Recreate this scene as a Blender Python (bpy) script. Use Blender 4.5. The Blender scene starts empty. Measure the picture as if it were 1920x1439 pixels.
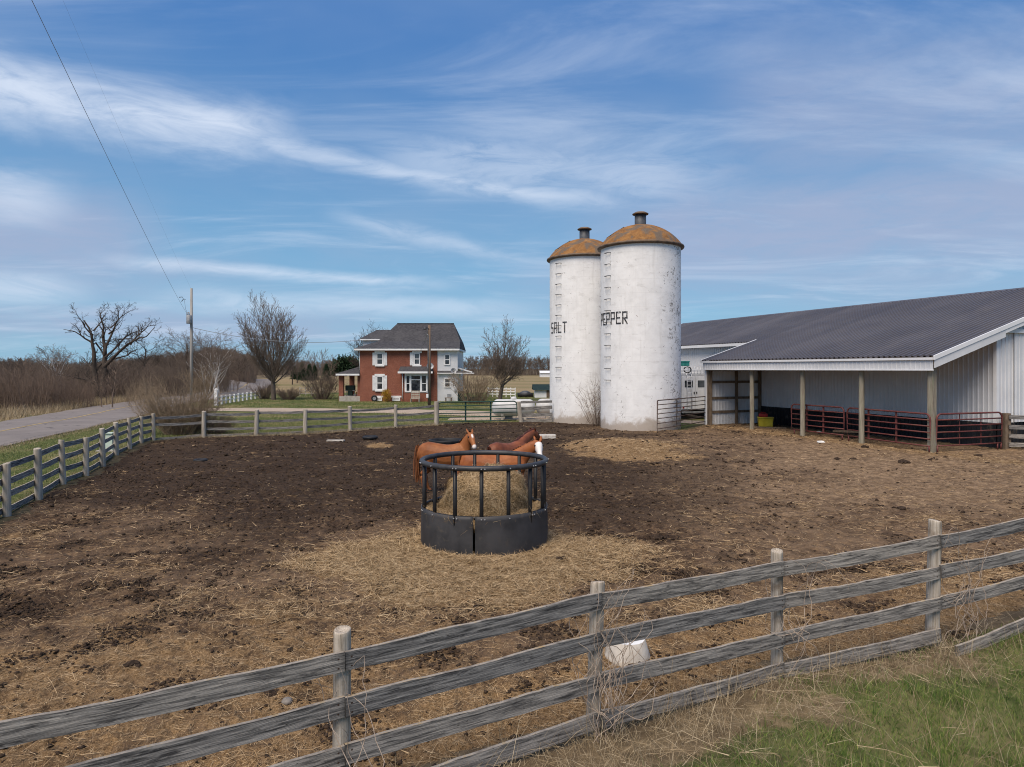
import bpy, bmesh, math, random
import numpy as np
from mathutils import Vector, Matrix

R = math.radians
SC = bpy.context.scene
COL = SC.collection
H, F, HY = 3.4, 1300.0, 692.0          # eye height (m), focal length and horizon row used to measure the place


def gp(px, py):
    d = H * F / (py - HY)
    return ((px - 960.0) / F * d, d)


def xat(px, d):
    return (px - 960.0) / F * d


def zat(py, d):
    return H + (HY - py) / F * d


# ------------------------------------------------------------------ camera
cam_d = bpy.data.cameras.new('camera')
cam = bpy.data.objects.new('camera', cam_d)
COL.objects.link(cam)
cam.location = (0, 0, H)
cam.rotation_euler = (R(90), 0, 0)
cam_d.sensor_width = 36
cam_d.lens = 36 * F / 1920
cam_d.shift_y = -(719.5 - HY) / 1920
cam_d.clip_start = 0.05
cam_d.clip_end = 12000
SC.camera = cam

# ------------------------------------------------------------------ light
SUN_EL, SUN_AZ = R(57), R(208)          # azimuth clockwise from +Y: behind the camera, a little left
sun_d = bpy.data.lights.new('sun', 'SUN')
sun_d.energy = 4.7
sun_d.angle = R(42)
sun_d.color = (1.0, 0.865, 0.715)
sun = bpy.data.objects.new('sun', sun_d)
COL.objects.link(sun)
sdir = Vector((math.sin(SUN_AZ) * math.cos(SUN_EL), math.cos(SUN_AZ) * math.cos(SUN_EL), math.sin(SUN_EL)))
sun.rotation_euler = sdir.to_track_quat('Z', 'Y').to_euler()
sun.location = sdir * 60

SC.view_settings.view_transform = 'Standard'
SC.view_settings.look = 'None'
SC.view_settings.gamma = 1
SC.view_settings.use_curve_mapping = False
SC.view_settings.exposure = 0.0
SC.cycles.filter_width = 1.05


class NT:
    """small wrapper that keeps node graphs short"""

    def __init__(s, tree):
        s.t = tree
        s.t.nodes.clear()

    def n(s, typ, **kw):
        nd = s.t.nodes.new(typ)
        for k, v in kw.items():
            setattr(nd, k, v)
        return nd

    def l(s, a, b):
        s.t.links.new(a, b)

    def put(s, sock, v):
        if isinstance(v, bpy.types.NodeSocket):
            s.l(v, sock)
        elif isinstance(v, (int, float)):
            if sock.type in ('VECTOR', 'RGBA'):
                sock.default_value = (v,) * len(sock.default_value)
            else:
                sock.default_value = v
        else:
            v = tuple(v)
            if sock.type == 'RGBA' and len(v) == 3:
                v += (1,)
            sock.default_value = v

    def m(s, op, a, b=0.0, c=0.0, clamp=False):
        nd = s.n('ShaderNodeMath', operation=op)
        nd.use_clamp = clamp
        s.put(nd.inputs[0], a)
        s.put(nd.inputs[1], b)
        s.put(nd.inputs[2], c)
        return nd.outputs[0]

    def ss(s, v, lo, hi, a=0.0, b=1.0):
        nd = s.n('ShaderNodeMapRange', interpolation_type='SMOOTHSTEP')
        s.put(nd.inputs[0], v)
        for i, q in enumerate((lo, hi, a, b)):
            s.put(nd.inputs[i + 1], q)
        return nd.outputs[0]

    def vm(s, op, a, b=(0, 0, 0)):
        nd = s.n('ShaderNodeVectorMath', operation=op)
        s.put(nd.inputs[0], a)
        s.put(nd.inputs[1], b)
        return nd.outputs[0]

    def mix(s, f, a, b, blend='MIX'):
        nd = s.n('ShaderNodeMix', data_type='RGBA', blend_type=blend)
        s.put(nd.inputs[0], f)
        s.put(nd.inputs[6], a)
        s.put(nd.inputs[7], b)
        return nd.outputs[2]

    def noise(s, vec, scale, detail=4, rough=0.55, dist=0.0, col=False):
        nd = s.n('ShaderNodeTexNoise')
        if vec is not None:
            s.l(vec, nd.inputs['Vector'])
        s.put(nd.inputs['Scale'], scale)
        nd.inputs['Detail'].default_value = detail
        nd.inputs['Roughness'].default_value = rough
        nd.inputs['Distortion'].default_value = dist
        return nd.outputs[1 if col else 0]

    def ramp(s, f, *stops):
        nd = s.n('ShaderNodeValToRGB')
        cr = nd.color_ramp
        while len(cr.elements) < len(stops):
            cr.elements.new(0.5)
        for e, (p, c) in zip(cr.elements, stops):
            e.position = p
            e.color = tuple(c) + (1,) if len(c) == 3 else c
        s.l(f, nd.inputs[0])
        return nd.outputs[0]

    def attr(s, name, out=2):
        return s.n('ShaderNodeAttribute', attribute_name=name).outputs[out]

    def obj(s):
        return s.n('ShaderNodeTexCoord').outputs['Object']

    def pos(s):
        return s.n('ShaderNodeNewGeometry').outputs['Position']

    def sep(s, v):
        nd = s.n('ShaderNodeSeparateXYZ')
        s.l(v, nd.inputs[0])
        return nd.outputs

    def comb(s, x, y, z=0.0):
        nd = s.n('ShaderNodeCombineXYZ')
        for i, v in enumerate((x, y, z)):
            s.put(nd.inputs[i], v)
        return nd.outputs[0]

    def bump(s, h, strength=0.4, dist=0.02):
        nd = s.n('ShaderNodeBump')
        nd.inputs['Strength'].default_value = strength
        nd.inputs['Distance'].default_value = dist
        s.l(h, nd.inputs['Height'])
        return nd.outputs[0]


# ------------------------------------------------------------------ sky: Nishita air plus procedural high cloud
world = bpy.data.worlds.new('World')
SC.world = world
world.use_nodes = True
w = NT(world.node_tree)
sky = w.n('ShaderNodeTexSky', sky_type='NISHITA')
sky.sun_disc = False
sky.sun_elevation = SUN_EL
sky.sun_rotation = SUN_AZ
sky.air_density = 1.0
sky.dust_density = 0.4
sky.ozone_density = 3.0
SKY = 0.10
dirv = w.vm('NORMALIZE', w.n('ShaderNodeTexCoord').outputs['Generated'])
sx, sy, sz = w.sep(dirv)
az = w.m('ARCTAN2', sx, sy)
el = w.m('ARCSINE', sz)
# cloud-sheet coordinates (a flat layer overhead)
zz = w.m('ADD', w.m('MAXIMUM', sz, 0.0), 0.10)
sheet = w.comb(w.m('DIVIDE', sx, zz), w.m('DIVIDE', sy, zz), 0.0)
rot = w.n('ShaderNodeMapping')
rot.inputs['Rotation'].default_value = (0, 0, R(28))
rot.inputs['Scale'].default_value = (0.55, 1.5, 1)
w.l(sheet, rot.inputs['Vector'])
cirr = w.noise(rot.outputs[0], 1.1, 9, 0.62, 0.7)
veil = w.noise(sheet, 0.55, 5, 0.55, 0.3)
aze = w.comb(w.m('MULTIPLY', az, 3.0), w.m('MULTIPLY', el, 11.0), 0.0)
warp = w.noise(aze, 1.6, 6, 0.6, 0.4)
fray = w.noise(w.comb(w.m('MULTIPLY', az, 9.0), w.m('MULTIPLY', el, 34.0), 0.0), 1.0, 7, 0.65, 0.8)


def streak(p0, p1, w0, soft=1.0, wob=0.04, amt=1.0, frayed=0.9):
    a0, e0 = math.atan((p0[0] - 960) / F), math.atan((HY - p0[1]) / F * math.cos(math.atan((p0[0] - 960) / F)))
    a1, e1 = math.atan((p1[0] - 960) / F), math.atan((HY - p1[1]) / F * math.cos(math.atan((p1[0] - 960) / F)))
    L = math.hypot(a1 - a0, e1 - e0)
    c, s_ = (a1 - a0) / L, (e1 - e0) / L
    da = w.m('SUBTRACT', az, a0)
    de = w.m('SUBTRACT', el, e0)
    s = w.m('ADD', w.m('MULTIPLY', da, c), w.m('MULTIPLY', de, s_))
    t = w.m('SUBTRACT', w.m('MULTIPLY', de, c), w.m('MULTIPLY', da, s_))
    t = w.m('ADD', t, w.m('MULTIPLY', w.m('SUBTRACT', warp, 0.5), wob))
    body = w.ss(w.m('ABSOLUTE', t), w0 * (1 - 0.9 * soft), w0 * (1 + 0.5 * soft), 1.0, 0.0)
    win = w.m('MULTIPLY', w.ss(s, -0.06 * L - 0.03, 0.18 * L), w.ss(s, 0.75 * L, 1.08 * L + 0.02, 1.0, 0.0))
    out = w.m('MULTIPLY', w.m('MULTIPLY', body, win), amt)
    return w.m('MULTIPLY', out, w.ss(fray, 0.22, 0.62, 1 - frayed, 1.0))


whites = [
    streak((-160, 118), (560, 262), 0.039, 1.3, 0.085, 0.96, 0.60),
    streak((380, 240), (1190, 385), 0.017, 1.3, 0.045, 0.70, 0.75),
    streak((700, 285), (1360, 330), 0.035, 1.0, 0.06, 0.45, 0.9),
    streak((215, 488), (830, 532), 0.009, 1.3, 0.028, 0.66, 0.75),
    streak((640, 405), (1010, 495), 0.012, 1.3, 0.04, 0.42, 0.85),
    streak((-300, 330), (120, 380), 0.030, 1.0, 0.05, 0.6, 0.5),
    streak((300, 560), (1000, 580), 0.016, 1.0, 0.03, 0.5, 0.6),
    streak((-300, 520), (150, 545), 0.020, 1.0, 0.03, 0.6, 0.6),
]
greys = [
    streak((-400, 415), (300, 455), 0.062, 1.1, 0.08, 0.95, 0.3),
    streak((-300, 590), (720, 615), 0.024, 1.0, 0.04, 0.75, 0.5),
    streak((1120, 450), (2300, 340), 0.080, 1.1, 0.11, 0.95, 0.35),
    streak((1350, 225), (2400, 170), 0.095, 1.1, 0.13, 0.62, 0.4),
    streak((960, 520), (2100, 500), 0.040, 1.0, 0.06, 0.5, 0.6),
    streak((-300, 500), (460, 505), 0.018, 1.0, 0.04, 0.5, 0.6),
]


def tot(lst):
    o = lst[0]
    for q in lst[1:]:
        o = w.m('MAXIMUM', o, q)
    return o


m_white = w.m('MAXIMUM', tot(whites), w.m('MULTIPLY', w.ss(cirr, 0.45, 0.80), 0.48))
m_veil = w.m('MULTIPLY', w.ss(veil, 0.34, 0.80), 0.42)
m_grey = tot(greys)
# clear air, tinted a little deeper than the model's
air = w.mix(1.0, sky.outputs[0], (0.90, 1.02, 1.10), 'MULTIPLY')
high = w.mix(w.ss(el, 0.0, 0.5), (2.4, 4.9, 7.1), (0.58, 2.10, 5.5))
air = w.mix(0.8, air, high)
c = w.mix(m_veil, air, (3.75, 4.75, 6.6))
c = w.mix(w.m('MULTIPLY', m_grey, 0.85), c, (3.9, 4.55, 6.4))
c = w.mix(w.m('MULTIPLY', m_white, 0.88), c, (7.6, 8.4, 9.8))
bg = w.n('ShaderNodeBackground')
bg.inputs['Strength'].default_value = SKY
w.l(c, bg.inputs['Color'])
wo = w.n('ShaderNodeOutputWorld')
w.l(bg.outputs[0], wo.inputs[0])

# ------------------------------------------------------------------ noise for shaping
_rng = np.random.RandomState(7)
_perm = _rng.permutation(4096)
_gr = _rng.rand(4096) * 2 * math.pi
_gx, _gy = np.cos(_gr), np.sin(_gr)


def pnoise(x, y):
    x = np.asarray(x, float)
    y = np.asarray(y, float)
    xi, yi = np.floor(x).astype(int), np.floor(y).astype(int)
    xf, yf = x - xi, y - yi
    u, v = xf * xf * xf * (xf * (xf * 6 - 15) + 10), yf * yf * yf * (yf * (yf * 6 - 15) + 10)

    def g(ix, iy, dx, dy):
        h = _perm[(_perm[ix & 4095] + iy) & 4095]
        return _gx[h] * dx + _gy[h] * dy
    a = g(xi, yi, xf, yf)
    b = g(xi + 1, yi, xf - 1, yf)
    c_ = g(xi, yi + 1, xf, yf - 1)
    d = g(xi + 1, yi + 1, xf - 1, yf - 1)
    return (a + u * (b - a)) * (1 - v) + (c_ + u * (d - c_)) * v


def fbm(x, y, oct=4, gain=0.5):
    o, a, f = 0, 1.0, 1.0
    for i in range(oct):
        o = o + a * pnoise(x * f + 17.3 * i, y * f - 9.1 * i)
        a *= gain
        f *= 2.03
    return o


def sstep(a, b, x):
    t = np.clip((np.asarray(x, float) - a) / (b - a), 0, 1)
    return t * t * (3 - 2 * t)


def inside(poly, x, y):
    x = np.asarray(x, float)
    y = np.asarray(y, float)
    r = np.zeros(x.shape, bool)
    n = len(poly)
    for i in range(n):
        x0, y0 = poly[i]
        x1, y1 = poly[(i + 1) % n]
        if y0 == y1:
            continue
        c_ = ((y0 > y) != (y1 > y)) & (x < (x1 - x0) * (y - y0) / (y1 - y0) + x0)
        r ^= c_
    return r


def seg_dist(pts, x, y):
    x = np.asarray(x, float)
    y = np.asarray(y, float)
    best = np.full(x.shape, 1e9)
    for (x0, y0), (x1, y1) in zip(pts[:-1], pts[1:]):
        dx, dy = x1 - x0, y1 - y0
        t = np.clip(((x - x0) * dx + (y - y0) * dy) / (dx * dx + dy * dy), 0, 1)
        best = np.minimum(best, np.hypot(x - x0 - t * dx, y - y0 - t * dy))
    return best


# ------------------------------------------------------------------ mesh helpers
def mw(o):
    m = o.matrix_basis.copy()
    while o.parent:
        o = o.parent
        m = o.matrix_basis @ m
    return m


def link_mesh(name, V, Fc, mat, parent=None, smooth=False, attrs=None, origin=None):
    V = np.asarray(V, float).reshape(-1, 3)
    if parent is not None:
        mi = np.array(mw(parent).inverted())
        V = V @ mi[:3, :3].T + mi[:3, 3]
        loc = None
    else:
        loc = origin if origin is not None else (float((V[:, 0].min() + V[:, 0].max()) / 2), float((V[:, 1].min() + V[:, 1].max()) / 2), float(V[:, 2].min()))
        V = V - np.array(loc)
    me = bpy.data.meshes.new(name)
    if isinstance(Fc, np.ndarray):
        nf, k = Fc.shape
        me.vertices.add(len(V))
        me.vertices.foreach_set('co', V.ravel().astype(np.float32))
        me.loops.add(nf * k)
        me.loops.foreach_set('vertex_index', Fc.ravel().astype(np.int32))
        me.polygons.add(nf)
        me.polygons.foreach_set('loop_start', np.arange(0, nf * k, k, dtype=np.int32))
        me.polygons.foreach_set('loop_total', np.full(nf, k, np.int32))
        me.update(calc_edges=True)
        me.validate()
    else:
        me.from_pydata(V.tolist(), [], Fc)
        me.update()
    if smooth:
        me.polygons.foreach_set('use_smooth', np.ones(len(me.polygons), bool))
    for k_, a in (attrs or {}).items():
        a = np.asarray(a, np.float32)
        if a.ndim == 1:
            at_ = me.attributes.new(k_, 'FLOAT', 'POINT')
            at_.data.foreach_set('value', a)
        else:
            at_ = me.attributes.new(k_, 'FLOAT_VECTOR', 'POINT')
            at_.data.foreach_set('vector', a.ravel())
    if mat is not None:
        me.materials.append(mat)
    o = bpy.data.objects.new(name, me)
    COL.objects.link(o)
    if parent is not None:
        o.parent = parent
    else:
        o.location = loc
    return o


class MB:
    def __init__(s):
        s.v = []
        s.f = []

    def add(s, vs, fs):
        b = len(s.v)
        s.v.extend([tuple(q) for q in vs])
        s.f.extend([tuple(i + b for i in q) for q in fs])
        return s

    def hexa(s, p):
        """8 points: bottom loop 0-3, top loop 4-7"""
        return s.add(p, [(3, 2, 1, 0), (4, 5, 6, 7), (0, 1, 5, 4), (1, 2, 6, 5), (2, 3, 7, 6), (3, 0, 4, 7)])

    def box(s, x0, x1, y0, y1, z0, z1):
        return s.hexa([(x0, y0, z0), (x1, y0, z0), (x1, y1, z0), (x0, y1, z0), (x0, y0, z1), (x1, y0, z1), (x1, y1, z1), (x0, y1, z1)])

    def beam(s, a, b, wd, ht, up=(0, 0, 1)):
        a, b = Vector(a), Vector(b)
        d = (b - a).normalized()
        u = Vector(up)
        if abs(d.dot(u)) > 0.98:
            u = Vector((1, 0, 0))
        r = d.cross(u).normalized()
        u = r.cross(d).normalized()
        r *= wd / 2
        u *= ht / 2
        return s.hexa([a - r - u, a + r - u, b + r - u, b - r - u, a - r + u, a + r + u, b + r + u, b - r + u])

    def tube(s, pts, rad, n=8, cap=True):
        pts = [Vector(p) for p in pts]
        if isinstance(rad, (int, float)):
            rad = [rad] * len(pts)
        V, Fs = tube_arrays(np.array(pts), np.array(rad, float), n)
        fs = [tuple(int(i) for i in q) for q in Fs]
        if cap:
            fs += [tuple(range(n))[::-1], tuple(range(len(V) - n, len(V)))]
        return s.add(V.tolist(), fs)

    def lathe(s, prof, c=(0, 0), n=24, capb=False, capt=False):
        vs, fs = [], []
        for r, z in prof:
            for k in range(n):
                a = 2 * math.pi * k / n
                vs.append((c[0] + r * math.cos(a), c[1] + r * math.sin(a), z))
        for i in range(len(prof) - 1):
            for k in range(n):
                q = (k + 1) % n
                fs.append((i * n + k, i * n + q, (i + 1) * n + q, (i + 1) * n + k))
        if capb:
            fs.append(tuple(range(n))[::-1])
        if capt:
            fs.append(tuple((len(prof) - 1) * n + k for k in range(n)))
        return s.add(vs, fs)

    def build(s, name, mat, parent=None, smooth=False, origin=None, attrs=None, bevel=0):
        o = link_mesh(name, s.v, s.f, mat, parent, smooth, attrs, origin)
        if bevel:
            bm = bmesh.new()
            bm.from_mesh(o.data)
            bmesh.ops.bevel(bm, geom=list(bm.edges), offset=bevel, segments=2, affect='EDGES', profile=0.6)
            bm.to_mesh(o.data)
            bm.free()
        return o


def tube_arrays(P, rad, n):
    m = len(P)
    T = np.zeros_like(P)
    T[1:-1] = P[2:] - P[:-2]
    T[0] = P[1] - P[0]
    T[-1] = P[-1] - P[-2]
    T /= np.linalg.norm(T, axis=1)[:, None] + 1e-9
    ref = np.array([0, 0, 1.0]) if abs(T[:, 2]).mean() < 0.8 else np.array([1.0, 0, 0])
    A = np.cross(T, ref)
    A /= np.linalg.norm(A, axis=1)[:, None] + 1e-9
    B = np.cross(T, A)
    ang = np.arange(n) * 2 * math.pi / n
    V = P[:, None, :] + rad[:, None, None] * (np.cos(ang)[None, :, None] * A[:, None, :] + np.sin(ang)[None, :, None] * B[:, None, :])
    V = V.reshape(-1, 3)
    i = np.arange(m - 1)[:, None] * n
    k = np.arange(n)[None, :]
    q = (k + 1) % n
    Fc = np.stack([i + k, i + q, i + n + q, i + n + k], -1).reshape(-1, 4)
    return V, Fc


def tag(o, label, cat, group=None, kind=None):
    o['label'] = label
    if cat:
        o['category'] = cat
    if group:
        o['group'] = group
    if kind:
        o['kind'] = kind
    return o


def thing(name, label, cat, loc=(0, 0, 0), rz=0.0, group=None):
    o = bpy.data.objects.new(name, None)
    o.empty_display_size = 0.3
    COL.objects.link(o)
    o.location = loc
    o.rotation_euler = (0, 0, rz)
    return tag(o, label, cat, group)


def structure(o, label=None):
    o['kind'] = 'structure'
    if label:
        o['label'] = label
    return o


def copy_thing(root, loc, rz=0.0, sc=1.0, label=None, group=None):
    def rec(o, par):
        c_ = o.copy()
        COL.objects.link(c_)
        c_.parent = par
        for ch in KIDS.get(o.name, []):
            rec(ch, c_)
        return c_
    c_ = rec(root, None)
    c_.location = loc
    c_.rotation_euler = (0, 0, rz)
    c_.scale = (sc, sc, sc)
    if label:
        c_['label'] = label
    if group:
        c_['group'] = group
    return c_


KIDS = {}


def kids(root, *ch):
    KIDS[root.name] = list(ch)


# ------------------------------------------------------------------ materials
def M(name, fn=None, color=(0.5, 0.5, 0.5), rough=0.7, metal=0.0, spec=0.4):
    m = bpy.data.materials.new(name)
    m.use_nodes = True
    t = NT(m.node_tree)
    b = t.n('ShaderNodeBsdfPrincipled')
    o = t.n('ShaderNodeOutputMaterial')
    t.l(b.outputs[0], o.inputs[0])
    b.inputs['Base Color'].default_value = tuple(color) + (1,)
    b.inputs['Roughness'].default_value = rough
    b.inputs['Metallic'].default_value = metal
    b.inputs['Specular IOR Level'].default_value = spec
    if fn:
        fn(t, b)
    return m


def mottled(name, c1, c2, scale=4.0, rough=0.7, stretch=(1, 1, 1), bump=0.2, bdist=0.01, metal=0.0, spec=0.3, c3=None, s3=1.0, lo=0.35, hi=0.65, world_=False, detail=6):
    def fn(t, b):
        v = t.vm('MULTIPLY', t.pos() if world_ else t.obj(), stretch)
        n1 = t.noise(v, scale, detail, 0.6)
        c_ = t.ramp(n1, (lo, c1), (hi, c2))
        if c3:
            n2 = t.noise(v, s3, 5, 0.65, 0.5)
            c_ = t.mix(t.ss(n2, 0.54, 0.68), c_, c3)
        t.l(c_, b.inputs['Base Color'])
        t.l(t.ss(n1, 0.2, 0.8, rough - 0.1, min(1.0, rough + 0.1)), b.inputs['Roughness'])
        if bump:
            t.l(t.bump(n1, bump, bdist), b.inputs['Normal'])
    return M(name, fn, c1, rough, metal, spec)


def f_rail(t, b):
    g = t.attr('gc', 1)
    v = t.vm('MULTIPLY', g, (2.2, 38.0, 1.0))
    n1 = t.noise(v, 1.0, 8, 0.66, 0.4)
    n2 = t.noise(t.vm('MULTIPLY', g, (2.4, 22.0, 1.0)), 1.3, 9, 0.72, 0.7)
    fine = t.noise(t.vm('MULTIPLY', g, (9.0, 160.0, 1.0)), 1.0, 4, 0.6)
    c_ = t.ramp(n1, (0.30, (0.040, 0.038, 0.037)), (0.42, (0.15, 0.143, 0.135)), (0.55, (0.31, 0.292, 0.27)), (0.76, (0.48, 0.445, 0.40)))
    c_ = t.mix(t.m('MULTIPLY', t.ss(n2, 0.47, 0.66), 0.88), c_, (0.028, 0.028, 0.030))
    kn = t.n('ShaderNodeTexVoronoi', feature='F1')
    t.l(t.vm('MULTIPLY', g, (1.6, 5.0, 1.0)), kn.inputs['Vector'])
    c_ = t.mix(t.ss(kn.outputs[0], 0.05, 0.11, 0.85, 0.0), c_, (0.02, 0.018, 0.017))
    c_ = t.mix(t.ss(fine, 0.55, 0.75, 0.0, 0.5), c_, (0.028, 0.028, 0.03))
    lich = t.noise(t.pos(), 9.0, 5, 0.6)
    ed, hh_ = t.attr('ed'), t.m('ABSOLUTE', t.m('SUBTRACT', t.m('ABSOLUTE', t.sep(g)[1]), 0.3))
    nd_ = t.m('SQRT', t.m('ADD', t.m('POWER', t.m('SUBTRACT', ed, 0.048), 2.0), t.m('POWER', t.m('SUBTRACT', hh_, 0.040), 2.0)))
    c_ = t.mix(t.ss(nd_, 0.006, 0.011, 0.92, 0.0), c_, (0.045, 0.024, 0.014))
    c_ = t.mix(t.ss(ed, 0.0, 0.05, 0.45, 0.0), c_, (0.035, 0.034, 0.034))
    sd_ = t.noise(t.comb(t.m('MULTIPLY', t.sep(g)[2], 0.37), 0.0, 0.0), 3.0, 0)
    c_ = t.mix(1.0, c_, t.mix(t.ss(sd_, 0.35, 0.65), (0.80, 0.81, 0.83), (1.25, 1.20, 1.13)), 'MULTIPLY')
    nz = t.sep(t.n('ShaderNodeNewGeometry').outputs['True Normal'])[2]
    top = t.ss(nz, 0.5, 0.9)
    topc = t.ramp(lich, (0.36, (0.22, 0.195, 0.17)), (0.55, (0.40, 0.355, 0.30)), (0.70, (0.42, 0.30, 0.15)))
    c_ = t.mix(top, c_, topc)
    t.l(c_, b.inputs['Base Color'])
    t.l(t.bump(t.m('ADD', n1, t.m('MULTIPLY', fine, 0.6)), 0.7, 0.012), b.inputs['Normal'])


def f_post(t, b):
    o = t.obj()
    n1 = t.noise(t.vm('MULTIPLY', o, (60, 60, 2.2)), 1.0, 7, 0.65, 0.3)
    n2 = t.noise(o, 3.5, 5, 0.6)
    c_ = t.ramp(n1, (0.28, (0.13, 0.108, 0.083)), (0.45, (0.35, 0.30, 0.24)), (0.68, (0.56, 0.505, 0.43)))
    c_ = t.mix(t.ss(n2, 0.5, 0.68, 0.0, 0.75), c_, (0.15, 0.105, 0.068))
    t.l(c_, b.inputs['Base Color'])
    t.l(t.bump(n1, 0.7, 0.015), b.inputs['Normal'])


def f_soil(t, b):
    p = t.pos()
    hay, dark, tan = t.attr('hay'), t.attr('dark'), t.attr('tan')
    big = t.noise(p, 0.55, 5, 0.6, 0.4)
    mid = t.noise(p, 3.4, 8, 0.68, 0.5)
    fine = t.noise(p, 22.0, 6, 0.7, 0.4)
    fib = t.noise(t.vm('MULTIPLY', p, (14, 55, 10)), 1.0, 4, 0.6, 1.6)
    fib2 = t.noise(t.vm('MULTIPLY', p, (48, 17, 10)), 1.0, 4, 0.6, 1.6)
    fibre = t.m('MAXIMUM', fib, fib2)
    soil = t.ramp(t.m('ADD', t.m('MULTIPLY', mid, 0.55), t.m('MULTIPLY', fine, 0.45)),
                  (0.36, (0.014, 0.0088, 0.006)), (0.47, (0.066, 0.041, 0.025)), (0.59, (0.172, 0.110, 0.062)), (0.72, (0.28, 0.188, 0.108)))
    soil = t.mix(t.m('MULTIPLY', t.ss(big, 0.40, 0.62), 0.55), soil, (0.170, 0.115, 0.074))
    darks = t.mix(t.ss(fine, 0.35, 0.7), (0.011, 0.0072, 0.005), (0.054, 0.034, 0.022))
    soil = t.mix(t.m('MULTIPLY', dark, 0.78), soil, darks)
    tanc = t.mix(t.ss(mid, 0.35, 0.65), (0.140, 0.092, 0.055), (0.31, 0.212, 0.128))
    soil = t.mix(t.m('MULTIPLY', tan, t.ss(fine, 0.30, 0.62, 0.45, 1.0)), soil, tanc)
    hayc = t.ramp(fibre, (0.42, (0.082, 0.049, 0.022)), (0.56, (0.262, 0.165, 0.080)), (0.72, (0.48, 0.335, 0.190)))
    k = t.ss(t.m('ADD', t.m('MULTIPLY', hay, 1.0), t.m('MULTIPLY', t.m('SUBTRACT', mid, 0.5), 1.5)), 0.22, 0.75)
    c_ = t.mix(k, soil, hayc)
    stray = t.m('MULTIPLY', t.ss(fibre, 0.64, 0.72), t.ss(mid, 0.42, 0.6, 0.15, 0.75))
    c_ = t.mix(t.m('MULTIPLY', stray, t.m('SUBTRACT', 1.0, t.m('MULTIPLY', dark, 0.75))), c_, (0.30, 0.208, 0.115))
    t.l(c_, b.inputs['Base Color'])
    vo = t.n('ShaderNodeTexVoronoi', feature='SMOOTH_F1')
    t.l(t.vm('ADD', p, t.vm('MULTIPLY', t.noise(p, 2.0, 3, 0.6, 0, True), (0.35, 0.35, 0))), vo.inputs['Vector'])
    vo.inputs['Scale'].default_value = 4.2
    pit = t.ss(vo.outputs[0], 0.05, 0.42)
    hgt = t.m('ADD', t.m('ADD', t.m('ADD', t.m('MULTIPLY', mid, 1.0), t.m('MULTIPLY', fine, 0.55)), t.m('MULTIPLY', fibre, 0.25)), t.m('MULTIPLY', pit, 0.75))
    t.l(t.bump(hgt, 0.9, 0.07), b.inputs['Normal'])
    b.inputs['Specular IOR Level'].default_value = 0.12


def f_ground(t, b):
    p = t.pos()
    tan, bare = t.attr('tan'), t.attr('bare')
    n1 = t.noise(p, 0.35, 6, 0.62, 0.3)
    n2 = t.noise(p, 5.0, 6, 0.7)
    n3 = t.noise(t.vm('MULTIPLY', p, (0.012, 0.05, 1)), 1.0, 5, 0.6)
    green = t.ramp(n2, (0.3, (0.030, 0.044, 0.012)), (0.5, (0.072, 0.092, 0.028)), (0.7, (0.150, 0.145, 0.055)))
    green = t.mix(t.ss(n1, 0.46, 0.66, 0.0, 0.75), green, (0.20, 0.165, 0.082))
    dry = t.ramp(n2, (0.3, (0.15, 0.108, 0.055)), (0.7, (0.34, 0.262, 0.150)))
    dry = t.mix(t.ss(n3, 0.45, 0.6, 0.0, 0.6), dry, (0.13, 0.125, 0.052))
    c_ = t.mix(t.ss(t.m('ADD', tan, t.m('MULTIPLY', t.m('SUBTRACT', n1, 0.5), 0.7)), 0.32, 0.68), green, dry)
    c_ = t.mix(bare, c_, t.ramp(n2, (0.3, (0.045, 0.032, 0.022)), (0.7, (0.12, 0.088, 0.058))))
    t.l(c_, b.inputs['Base Color'])
    t.l(t.bump(n2, 0.7, 0.06), b.inputs['Normal'])
    b.inputs['Specular IOR Level'].default_value = 0.1


def f_blade(cols):
    def fn(t, b):
        r = t.attr('rnd')
        t.l(t.ramp(r, *[(i / (len(cols) - 1), c_) for i, c_ in enumerate(cols)]), b.inputs['Base Color'])
        b.inputs['Specular IOR Level'].default_value = 0.2
    return fn


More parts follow.
